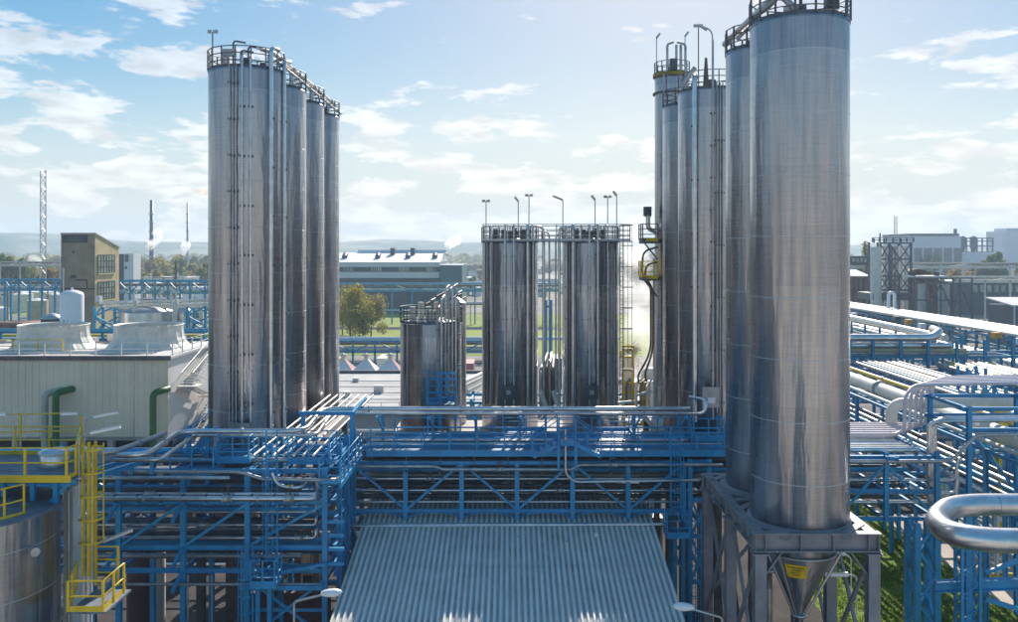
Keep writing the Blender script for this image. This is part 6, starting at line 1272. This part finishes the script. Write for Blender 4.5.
for i, (pa, pb) in enumerate(((927, 941), (941, 953), (953, 960), (960, 972))): MB().bar((X(pa, D), D+.15, Z(284 if i % 2 else 312, D)), (X(pb, D), D+.15, Z(312 if i % 2 else 284, D)), .3).build('brace', 'dark_cladding', t_)
for i, px in enumerate((922, 933, 939, 946, 950)): MB().cyl((X(px, D+4), D+4, 0), 1.2, 1, Z(284, D), 16).build('vessel', ['pipe_dull', 'brown_metal', 'pipe_white'][i % 3], t_)
MB().b2(X(915, D), X(950, D), D+1, D+8, Z(277.5, D), Z(276, D)).build('roof_plate', 'pipe_white', t_)
for i, px in enumerate((917, 941)): MB().b2(X(px, D), X(px+2, D), D+2, D+4, Z(276, D), Z(272, D)).build('roof_unit', 'dark', t_)
t_ = thing('lattice_mast', 'thin lattice mast rising behind the dark silo cluster', 'mast', (X(895, 420), 420, 0))
def mast(t_, x, y, w_, z1, m, bands=True):
    c3 = [(x-w_/2, y-w_/2), (x+w_/2, y-w_/2), (x, y+w_/2)]
    for c in c3: MB().bar((c[0], c[1], 0), (c[0], c[1], z1), w_*.14).build('leg', m, t_)
    n = int(z1/(w_*1.3)); b_ = MB()
    for i in range(3):
        a, c = c3[i], c3[(i+1) % 3]
        for k in range(n):
            za, zb_ = k*z1/n, (k+1)*z1/n; b_.bar((a[0], a[1], za if k % 2 else zb_), (c[0], c[1], zb_ if k % 2 else za), w_*.09); b_.bar((a[0], a[1], za), (c[0], c[1], za), w_*.09)
    b_.build('lacing', m, t_)
mast(t_, X(895, 420), 420, 1.3, Z(216, 420), 'pipe_dull')
t_ = thing('lattice_mast', 'tall lattice mast standing against the sky on the left', 'mast', (X(44.5, 380), 380, 0)); mast(t_, X(44.5, 380), 380, 2.3, Z(170, 380), 'pipe_dull')
D = 600; t_ = thing('power_station_hall', 'large hazy blue grey hall on the right horizon', 'building', (X(937, D), D, 0))
MB().b2(X(911, D), X(961, D), D, D+45, 0, Z(236, D)).build('wall', 'cladding', t_); MB().b2(X(910.5, D), X(959, D), D-.5, D+45.5, Z(236, D)+.1, Z(233.5, D)).build('roof', 'dark_cladding', t_)
for k in range(5): MB().b2(X(914+10*k, D), X(922+10*k, D), D-.3, D-.05, Z(262, D), Z(248, D)).build('window', 'glass', t_)
MB().b2(X(958, D), X(960, D), D+4, D+6, Z(234, D), Z(228.5, D)).build('chimney', 'dark_cladding', t_)
t_ = thing('conveyor_structure', 'open hazy steel frame with two bunkers beside the large hall', 'frame', (X(980, D), D, 0))
for k in range(8): MB().bar((X(962+5.3*k, D), D+8, 0), (X(962+5.3*k, D), D+8, Z(237.5, D)), .8).build('post', 'dark_cladding', t_)
for py in (238, 241, 246, 252): MB().bar((X(960, D), D+8, Z(py, D)), (X(1000, D), D+8, Z(py, D)), .7).build('beam', 'dark_cladding', t_)
for px in (970, 981): MB().lathe((X(px, D), D+10, 0), [(1.2, Z(252, D)), (2.3, Z(246, D)), (2.3, Z(237, D)), (.1, Z(235.5, D))], 16).build('bunker', 'dark_cladding', t_)
MB().b2(X(958, D), X(1000, D), D+2, D+18, 0, Z(252, D)).build('base_block', 'cladding', t_)
D = 650; t_ = thing('block_tower', 'hazy concrete tower block cut by the right edge', 'building', (X(1014, D), D, 0)); MB().b2(X(1004.5, D), X(1030, D), D, D+25, 0, Z(231, D)).build('wall', 'cladding', t_); MB().b2(X(1009, D), X(1026, D), D+3, D+20, Z(231, D), Z(228, D)).build('roof_block', 'cladding', t_)
D = 275; t_ = thing('brick_hall', 'old brick hall with stained grey roof and clerestory behind the nearest silo', 'building', (X(860, D), D, 0))
MB().b2(X(835, D), X(869, D), D, D+30, 0, Z(277, D)).build('wall', 'brick', t_); MB().add([(X(833, D), D-1, Z(276, D)), (X(870, D), D-1, Z(276, D)), (X(870, D), D+20, Z(266, D)), (X(833, D), D+20, Z(266, D))], [(0, 1, 2, 3)]).build('roof', 'roof_pale', t_)
MB().b2(X(835, D+18), X(868, D+18), D+18, D+28, Z(266, D), Z(256, D)).build('clerestory', 'dark_cladding', t_)
for k in range(4): MB().b2(X(852+4*k, D+18), X(854.6+4*k, D+18), D+17.8, D+17.98, Z(262.5, D), Z(258.5, D)).build('window', 'pale_glass', t_)
for k in range(4): MB().b2(X(853+5*k, D), X(854+5*k, D), D-.3, D-.02, 2, Z(278, D)).build('pilaster', 'dark', t_)
D = 200; t_ = thing('warehouse', 'dark warehouse with pale flat roof at the right edge', 'building', (X(1013, D), D, 0)); xw = X(1013, D)
MB().b2(xw, xw+40, D, D+10.5, 0, 9.1).build('wall', 'dark_cladding', t_); MB().add([(xw-.4, D-.5, 9.15), (xw+41, D-.5, 9.15), (xw+41, D+11, 10.4), (xw-.4, D+11, 10.4), (xw-.4, D-.5, 9.45), (xw+41, D-.5, 9.45), (xw+41, D+11, 10.7), (xw-.4, D+11, 10.7)], [(3, 2, 1, 0), (4, 5, 6, 7), (0, 1, 5, 4), (1, 2, 6, 5), (2, 3, 7, 6), (3, 0, 4, 7)]).build('roof', 'roof_pale', t_); MB().b2(xw+.1, xw+.4, D-.2, D-.02, 0, 9.1).build('corner_trim', 'cladding', t_)
D = 300; t_ = thing('long_shed', 'long low glazed shed behind the warehouse on the right', 'building', (X(990, D), D, 0))
MB().b2(X(960, D), X(1050, D), D, D+20, 0, Z(283, D)).build('wall', 'dark_cladding', t_); MB().b2(X(959, D), X(1051, D), D-1, D+21, Z(283, D)+.05, Z(281.5, D)).build('roof', 'pipe_white', t_)
for k in range(10): MB().b2(X(973+7*k, D), X(977+7*k, D), D-.3, D-.02, Z(292, D), Z(285, D)).build('window', 'pale_glass', t_)
D = 262; t_ = thing('arched_shed', 'brown arched roof shed behind the open dark frame', 'building', (X(925, D), D, 0))
b_ = MB(); vs = []; n = 14
for k in range(n+1):
    a = k/n; px = 905+a*38; zz_ = Z(283-14*math.sin(math.pi*(0.25+a*.75)), D); vs += [(X(px, D), D, zz_), (X(px, D), D+30, zz_)]
b_.add(vs, [(2*k, 2*k+2, 2*k+3, 2*k+1) for k in range(n)]); b_.build('roof', 'roof_tile', t_); MB().b2(X(906, D), X(942, D), D+.5, D+29, 0, Z(284, D)).build('wall', 'brick', t_)
# chimneys far left
for i, (px, py, lb) in enumerate(((151.5, 200, 'dark grey banded chimney on the left horizon'), (187.5, 202, 'slim lattice chimney with yellowish smoke left of the front silo'))):
    D = 620; t_ = thing('chimney', lb, 'chimney', (X(px, D), D, 0)); r_ = 1.1 if i == 0 else .6
    MB().lathe((X(px, D), D, 0), [(r_*1.5, 0), (r_, Z(py, D)), (r_*.7, Z(py, D))], 16).build('shaft', 'dark_cladding' if i == 0 else 'pipe_dull', t_)
    b_ = MB(); [b_.lathe((X(px, D), D, 6+6*k), [(r_*1.55, 0), (r_*1.9, 0), (r_*1.9, .6), (r_*1.55, .6)], 12) for k in range(8)]; b_.build('ring', 'pipe_dull', t_)
# ------------------------------------------------------------------ far town: individual low buildings
rr = random.Random(11); cnt = 0
kinds = [('white_far', 'roof_tile', 'white walled house with brown roof'), ('cladding', 'dark_cladding', 'grey clad shed with dark roof'), ('brown_trim', 'roof_tile', 'tan house with brown roof'), ('pipe_white', 'white_far', 'pale shed with white roof'), ('brick', 'roof_tile', 'brick house with brown roof'), ('cladding', 'roof_pale', 'grey shed with pale roof')]
def far_building(px, D, wpx, h, k, flat):
    wm, rm, lb = kinds[k]; x = X(px, D); wd = wpx*D/F/2; dp = rr.uniform(.5, 1.0)*wd*2
    t_ = thing('far_building', 'distant '+lb, 'building', (x, D, 0), 'distant '+lb+'s')
    MB().b2(x-wd, x+wd, D, D+dp, 0, h).build('wall', wm, t_)
    rh = .15 if flat else wd*.35; b_ = MB(); e = .4
    if flat: b_.b2(x-wd-e, x+wd+e, D-e, D+dp+e, h+.02, h+.5)
    else: b_.add([(x-wd-e, D-e, h), (x+wd+e, D-e, h), (x+wd+e, D+dp/2, h+rh), (x-wd-e, D+dp/2, h+rh), (x-wd-e, D+dp+e, h), (x+wd+e, D+dp+e, h)], [(0, 1, 2, 3), (3, 2, 5, 4), (0, 3, 4), (1, 5, 2)])
    b_.build('roof', rm, t_)
    if D < 520:
        n = max(2, int(wd*2/4))
        for i in range(n):
            xx = x-wd+(i+.5)*wd*2/n; MB().b2(xx-.6, xx+.6, D-.15, D-.02, h*.35, h*.35+1.6).build('window', 'glass', t_)
spots = []
for k in range(110):
    side = rr.random()
    px = rr.uniform(-10, 60) if side < .2 else (rr.uniform(100, 340) if side < .5 else (rr.uniform(455, 660) if side < .7 else rr.uniform(840, 1025)))
    D = rr.uniform(330, 1250)
    if 840 < px < 1025 and D < 620: D += 400
    if 455 < px < 660 and D < 420: D += 300
    spots.append((px, D))
for (px, D) in sorted(spots, key=lambda s: s[1]): far_building(px, D, rr.uniform(9, 30)*min(1, 500/D+.2), rr.uniform(3.5, 9), rr.randrange(6), rr.random() < .5)
rq = random.Random(55)
for k in range(90):
    u = rq.random(); px = rq.uniform(-5, 58) if u < .2 else (rq.uniform(120, 206) if u < .55 else (rq.uniform(462, 482) if u < .62 else rq.uniform(915, 1020))); D = rq.uniform(240, 620)
    if px > 900 and D < 330: D += 120
    x = X(px, D); kind = k % 4
    if kind == 0:
        r_ = rq.uniform(1.5, 4); h = rq.uniform(3, 8); t_ = thing('far_tank', 'distant round storage tank', 'tank', (x, D, 0), 'distant round tanks'); MB().lathe((x, D, 0), [(r_, 0), (r_, h)], 20).build('shell', rq.choice(['white_far', 'pipe_white', 'cladding', 'brown_trim']), t_); MB().lathe((x, D, 0), [(r_*1.02, h), (.05, h+r_*.25)], 20).build('roof', 'white_far', t_)
    elif kind == 1:
        h = rq.uniform(9, 19); t_ = thing('far_stack', 'distant thin vent stack', 'chimney', (x, D, 0), 'distant vent stacks'); MB().tube([(x, D, 0), (x, D, h)], rq.uniform(.2, .45), 8).build('shaft', rq.choice(['pipe_white', 'pipe_dull', 'brown_metal']), t_); MB().b2(x-.8, x+.8, D-.8, D+.8, h*.7, h*.7+.25).build('platform', 'pipe_dull', t_)
    elif kind == 2:
        wd, h = rq.uniform(4, 9), rq.uniform(5, 11); t_ = thing('far_process_unit', 'distant open steel process unit', 'process unit', (x, D, 0), 'distant process units'); m_ = rq.choice(['pipe_dull', 'blue_far', 'brown_metal'])
        for dx in (-wd/2, 0, wd/2): MB().b2(x+dx-.18, x+dx+.18, D-.2, D+.2, 0, h).build('post', m_, t_)
        for z in (h*.35, h*.68, h): MB().b2(x-wd/2-.3, x+wd/2+.3, D-.3, D+3, z, z+.3).build('floor', m_, t_)
        for q in range(3): MB().cyl((x-wd/3+q*wd/3, D+1.5, 0), wd*.1, 0, h*rq.uniform(.5, 1.15), 10).build('column_vessel', rq.choice(['pipe_white', 'pipe', 'brown_trim']), t_)
    else:
        ln = rq.uniform(10, 30); z = rq.uniform(4, 8); t_ = thing('far_pipe_run', 'distant pale pipe run on short trestles', 'pipe run', (x, D, 0), 'distant pipe runs')
        for q in range(3): MB().tube([(x-ln/2, D+q*.7, z+.2*q), (x+ln/2, D+q*.7, z+.2*q)], .22, 6).build('pipe', rq.choice(['pipe_white', 'white_far', 'brown_metal']), t_)
        for q in range(4): MB().b2(x-ln/2+q*ln/3-.15, x-ln/2+q*ln/3+.15, D, D+.4, 0, z-.2).build('trestle', 'pipe_dull', t_)
# terraced works halls left behind the tower
for i, (px, D, wpx, h, k) in enumerate(((165, 420, 44, 9, 5), (150, 300, 30, 5, 1), (190, 265, 26, 4.5, 3), (25, 330, 40, 6, 3), (10, 160, 46, 5.0, 3), (18, 200, 40, 5, 4))): far_building(px, D, wpx, h, k, i != 4)
rr = random.Random(3)
def car(label, x, y, m, rz=0):
    t_ = thing('parked_car', label, 'car', (x, y, 0.03), 'parked cars in the distance'); b_ = MB()
    prof = [(-2.1, .3), (-2.15, .75), (-1.3, .9), (-.8, 1.4), (.7, 1.42), (1.3, .95), (2.1, .85), (2.15, .3)]
    vs = [(x+p[0], y-.85, .03+p[1]) for p in prof]+[(x+p[0], y+.85, .03+p[1]) for p in prof]; n = 8
    b_.add(vs, [tuple(range(n)), tuple(reversed(range(n, 2*n)))]+[(i, i+n, (i+1) % n+n, (i+1) % n) for i in range(n)]); b_.build('body', m, t_)
    MB().b2(x-.85, x+.8, y-.87, y-.855, .98, 1.33).build('window', 'glass', t_)
    for dx in (-1.3, 1.3):
        for dy in (-.8, .8): MB().tube([(x+dx, y+dy-.1, .35), (x+dx, y+dy+.1, .35)], .33, 12).build('wheel', 'rubber', t_)
car('silver van like car on the road left of the brown tower', X(31, 372), 372, 'white'); car('dark car further left on the road before the brown tower', X(44, 372), 374, 'dark_cladding')
for k in range(16): car('small distant parked car right of the brown tower, %s from the left' % ORD[k], X(135+4.5*k, 330), 330+6*(k % 3), ['white', 'red', 'dark_cladding', 'cladding'][k % 4])
# ------------------------------------------------------------------ trees
def leafmesh(name, m, parent, c, rx, ry, rz, n, s, seed, blobs=9, shape=None):
    r0 = random.Random(seed); b_ = MB(); bl = []
    for k in range(blobs):
        a = r0.uniform(0, 6.28); q = r0.uniform(.15, .72); zz_ = r0.uniform(-.75, .8); ks = math.sqrt(max(.15, 1-zz_*zz_*.8))
        bl.append((math.cos(a)*q*ks, math.sin(a)*q*ks, zz_, r0.uniform(.26, .46)))
    for k in range(n):
        B = bl[r0.randrange(blobs)]; d = Vector((r0.gauss(0, 1), r0.gauss(0, 1), r0.gauss(0, 1))).normalized()*(r0.random()**.4)*B[3]
        p = Vector((c[0]+(B[0]+d.x)*rx, c[1]+(B[1]+d.y)*ry, c[2]+(B[2]+d.z)*rz)); u = Vector((r0.gauss(0, 1), r0.gauss(0, 1), r0.gauss(0, 1))).normalized(); v = u.cross(Vector((r0.gauss(0, 1), r0.gauss(0, 1), r0.gauss(0, 1)))).normalized(); q = s*r0.uniform(.6, 1.3)
        b_.add([p-u*q, p+v*q*.6, p+u*q, p-v*q*.6], [(0, 1, 2, 3)])
    return b_.build(name, m, parent), bl
def tree(label, x, y, h, w_, m, seed, n=2600, s=.28, group=None, base=.22):
    t_ = thing('tree', label, 'tree', (x, y, 0), group); c = (x, y, h*(base+(1-base)/2)); rz2 = h*(1-base)/2
    cr_, bl = leafmesh('crown', m, t_, c, w_/2, w_/2, rz2, n, s, seed, 15)
    b_ = MB().tube([(x, y, 0), (x+.1*w_*.1, y, h*.35), (x, y+.1, h*.8)], lambda u: h*.014*(1-.8*u)+.02, 8)
    for B in bl: b_.tube([(x, y, h*(.25+.03*(bl.index(B) % 4))), (c[0]+B[0]*w_/2*.8, c[1]+B[1]*w_/2*.8, c[2]+B[2]*rz2*.8)], lambda u: h*.008*(1-.7*u)+.01, 5)
    b_.build('trunk', 'bark', t_); return t_
tree('tallest yellowing birch like tree at the left of the clump before the striped hall', X(350, 222), 222, 13.6, 11, 'leaf_yellow', 1, 4200, .26, 'autumn trees before the striped hall', .0)
tree('olive rounded tree at the right of the clump before the striped hall', X(371, 224), 224, 12.2, 11, 'leaf_olive', 2, 4200, .26, 'autumn trees before the striped hall', .0)
tree('lower yellow green bush tree in front of the clump before the striped hall', X(362, 218), 219, 9.5, 10.5, 'leaf_yellow', 3, 3200, .24, 'autumn trees before the striped hall', .02)
tree('small olive tree partly behind the rearmost left silo', X(341, 226), 228, 10, 9, 'leaf_olive', 4, 2400, .26, 'autumn trees before the striped hall', .0)
tree('dark green round tree beyond the grey bridge on the far left', X(20, 400), 400, 17.5, 11, 'leaf_green', 5, 2200, .6)
tree('tall dark tree at the left edge of the picture', X(3, 395), 395, 21, 10, 'leaf_green', 6, 2200, .6)
tree('orange autumn tree left of the brown tower', X(47, 390), 390, 15, 9, 'leaf_orange', 7, 1800, .6)
tree('dense green tree on the right below the hazy hall frames', X(996, 420), 420, 21, 15, 'leaf_green', 8, 2600, .7)
tree('yellow green tree left of the dense one on the right', X(980, 425), 425, 18, 14, 'leaf_olive', 9, 2600, .7)
tree('yellowing small tree behind the arched shed', X(922, 330), 330, 13, 8, 'leaf_orange', 10, 1400, .5)
tree('thin sparse tree behind the clerestory hall', X(867, 330), 330, 27, 5, 'leaf_olive', 12, 700, .4, base=.5)
tree('rounded yellow bush right of the middle silos', X(632, 150), 150, 6, 5, 'leaf_yellow', 13, 1400, .25)
protos = {}
rr = random.Random(77)
for k in range(260):
    u = rr.random(); px = rr.uniform(-15, 210) if u < .5 else (rr.uniform(335, 660) if u < .72 else rr.uniform(850, 1030)); D = rr.uniform(430, 1100)
    m_ = rr.choice(['leaf_green', 'leaf_olive', 'leaf_olive', 'leaf_yellow', 'leaf_orange', 'leaf_green', 'leaf_yellow']); h = rr.uniform(9, 19)
    lb = {'leaf_green': 'distant green tree among the works', 'leaf_olive': 'distant olive autumn tree among the works', 'leaf_yellow': 'distant yellowing tree among the works', 'leaf_orange': 'distant orange autumn tree among the works'}[m_]
    if m_ not in protos:
        protos[m_] = tree(lb, X(px, D), D, 14, 12, m_, 40+len(protos), 900, .8, lb+' group', .1)
    else:
        src = protos[m_]; o = src.copy(); COL.objects.link(o); o.location = (X(px, D), D, 0); s_ = h/14; o.scale = (s_*rr.uniform(.8, 1.4), s_, s_); o.rotation_euler = (0, 0, rr.uniform(0, 6.28))
        for ch in src.children: c2 = ch.copy(); COL.objects.link(c2); c2.parent = o
# forest belt: one mass
b_ = MB(); r0 = random.Random(9)
for k in range(520):
    cx_ = r0.uniform(-1300, 1300); cy_ = r0.uniform(1150, 1700); rr_ = r0.uniform(8, 16); hh = r0.uniform(9, 19)
    for j in range(46):
        a, el = r0.uniform(0, 6.28), r0.uniform(-.1, 1.5); p = Vector((cx_+math.cos(a)*math.cos(el)*rr_, cy_+math.sin(a)*math.cos(el)*rr_, hh*.35+math.sin(el)*hh*.65)); u = Vector((r0.gauss(0, 1), r0.gauss(0, 1), r0.gauss(0, 1))).normalized()*3.2; v = u.cross(Vector((r0.gauss(0, 1), r0.gauss(0, 1), r0.gauss(0, 1)))).normalized()*2.6
        b_.add([p-u, p+v, p+u, p-v], [(0, 1, 2, 3)])
tag(b_.build('forest', 'leaf_olive'), 'hazy autumn woodland belt below the hills', 'woodland', kind='stuff')
# grass blades on the near lawn
b_ = MB(); r0 = random.Random(19)
for k in range(26000):
    x, y = r0.uniform(18.7, 29.9), r0.uniform(44, 78)
    if noise.noise(Vector((x*.35, y*.35, 0))) < -.18 and r0.random() < .8: continue
    a = r0.uniform(0, 6.28); h = r0.uniform(.06, .22); w_ = .05; dx, dy = math.cos(a)*w_, math.sin(a)*w_
    b_.add([(x-dx, y-dy, .04), (x+dx, y+dy, .04), (x+r0.uniform(-.08, .08), y+r0.uniform(-.08, .08), .04+h)], [(0, 1, 2)])
tag(b_.build('grass', 'grass_blade'), 'bright green grass on the lawn below the right truss', 'grass', kind='stuff')
# ------------------------------------------------------------------ steam and smoke
def puff(label, pts, r0_, r1_, dens, name='steam', col=(1, 1, 1), ns=.35, seed=0.0, emit=0):
    """a plume: closed tube along pts filled with noisy volume"""
    P = [Vector(p) for p in pts]; c = sum(P, Vector())/len(P); b_ = MB().tube([P[0]+(P[0]-P[1])*.02]+brk(P[0], P[1], 3)[:-1]+[q for i in range(1, len(P)-1) for q in brk(P[i], P[i+1], 3)[:-1]]+[P[-1]], lambda u: max(.02, (r0_+(r1_-r0_)*u)*min(1, 3.2*u+.25)*math.sqrt(max(0, 1-u**5))), 16, 0)
    m = bpy.data.materials.new(name); m.use_nodes = True; t = m.node_tree; t.nodes.clear(); o_ = t.nodes.new('ShaderNodeOutputMaterial'); v = t.nodes.new('ShaderNodeVolumePrincipled')
    v.inputs['Color'].default_value = (*col, 1); v.inputs['Anisotropy'].default_value = .75
    tcn = t.nodes.new('ShaderNodeTexCoord'); no = t.nodes.new('ShaderNodeTexNoise'); no.inputs['Scale'].default_value = ns; no.inputs['Detail'].default_value = 4; t.links.new(tcn.outputs['Object'], no.inputs['Vector'])
    mr = t.nodes.new('ShaderNodeMapRange'); mr.inputs[1].default_value = .42; mr.inputs[2].default_value = .62; mr.inputs[3].default_value = 0; mr.inputs[4].default_value = dens
    t.links.new(no.outputs[0], mr.inputs[0]); t.links.new(mr.outputs[0], v.inputs['Density']); t.links.new(v.outputs[0], o_.inputs['Volume'])
    MATS[name+str(seed)] = m; o = b_.build(name, name+str(seed)); tag(o, label, 'steam' if name == 'steam' else 'smoke', kind='stuff'); return o
D = 95
puff('tall white steam plume rising between the right middle silo and the right row', [(X(644, D), D, 2), (X(641, D), D, 9), (X(640, D), D+1, 16), (X(637, D), D+1, 21), (X(630, D), D+2, 25.5)], 2.2, 2.0, .30, ns=.30, seed=1)
D = 600
puff('small white steam plume left of the banded chimney', [(X(146, D), D, Z(254, D)), (X(150, D), D, Z(246, D)), (X(156, D), D, Z(238, D)), (X(160, D), D, Z(228, D))], 1.2, 5.5, .6, ns=.12, seed=2)
puff('small white steam plume below the slim chimney', [(X(183, D), D, Z(255, D)), (X(185, D), D, Z(247, D)), (X(188, D), D, Z(240, D))], 1.5, 4.5, .6, ns=.12, seed=3)
puff('yellowish smoke drifting right from the slim chimney', [(X(187.5, D), D, Z(201, D)), (X(189, D), D, Z(195, D)), (X(196, D), D, Z(191, D)), (X(206, D), D, Z(192, D)), (X(220, D), D, Z(191, D))], .8, 3.6, .4, name='smoke', col=(.85, .72, .55), ns=.12, seed=4)
D = 350; puff('white steam wisp on the left before the trees', [(X(42, D), D, Z(268, D)), (X(37, D), D, Z(262, D)), (X(28, D), D, Z(256, D))], .8, 3.2, .6, ns=.2, seed=5)
D = 500; puff('white steam plume behind the striped hall', [(X(445, D), D, Z(253, D)), (X(448, D), D, Z(246, D)), (X(455, D), D, Z(240, D)), (X(462, D), D, Z(240, D))], 1.2, 4.5, .6, ns=.12, seed=6)
# ------------------------------------------------------------------ haze
hz = MB().b2(-2600, 2600, -300, 2700, -1, 110).build('haze', 'pipe'); tag(hz, 'pale blue autumn haze over the plain', 'haze', kind='stuff')
m = bpy.data.materials.new('haze'); m.use_nodes = True; t = m.node_tree; t.nodes.clear(); o_ = t.nodes.new('ShaderNodeOutputMaterial'); v = t.nodes.new('ShaderNodeVolumePrincipled')
v.inputs['Color'].default_value = (.62, .82, 1, 1); v.inputs['Density'].default_value = .00028; v.inputs['Anisotropy'].default_value = .2; t.links.new(v.outputs[0], o_.inputs['Volume'])
hz.data.materials.clear(); hz.data.materials.append(m)
# ------------------------------------------------------------------ labels of the many: say which one, left to right in named zones
def zone(px):
    for a, t_ in ((62, 'left of brown tower'), (207, 'beside the left silos'), (484, 'near the striped hall'), (560, 'behind the middle silos'), (660, 'left of the right row'), (750, 'behind the right row'), (2000, 'right of the nearest silo')):
        if px < a: return t_
from collections import defaultdict
zz_ = defaultdict(list)
for o in bpy.data.objects:
    if o.parent is None and 'label' in o and (o['label'].startswith('distant') or 'in the shade' in o['label'] and o.type == 'EMPTY'):
        zz_[(o['label'], zone(CX+o.location.x/max(1, o.location.y)*F))].append(o)
NUM = ORD+['seventeenth', 'eighteenth', 'nineteenth', 'twentieth']+['twenty '+w_ for w_ in ORD[:9]]+['thirtieth']+['thirty '+w_ for w_ in ORD[:9]]+['fortieth']
for (lb, zn), os_ in zz_.items():
    os_.sort(key=lambda o: o.location.x/max(1, o.location.y)); lb2 = lb.replace(' among the works', '').replace(' in the shade under the silos', ' in the shade')
    for i, o in enumerate(os_):
        o['label'] = lb2+' '+zn if len(os_) == 1 else '%s %s, %s' % (lb2, zn, NUM[i])
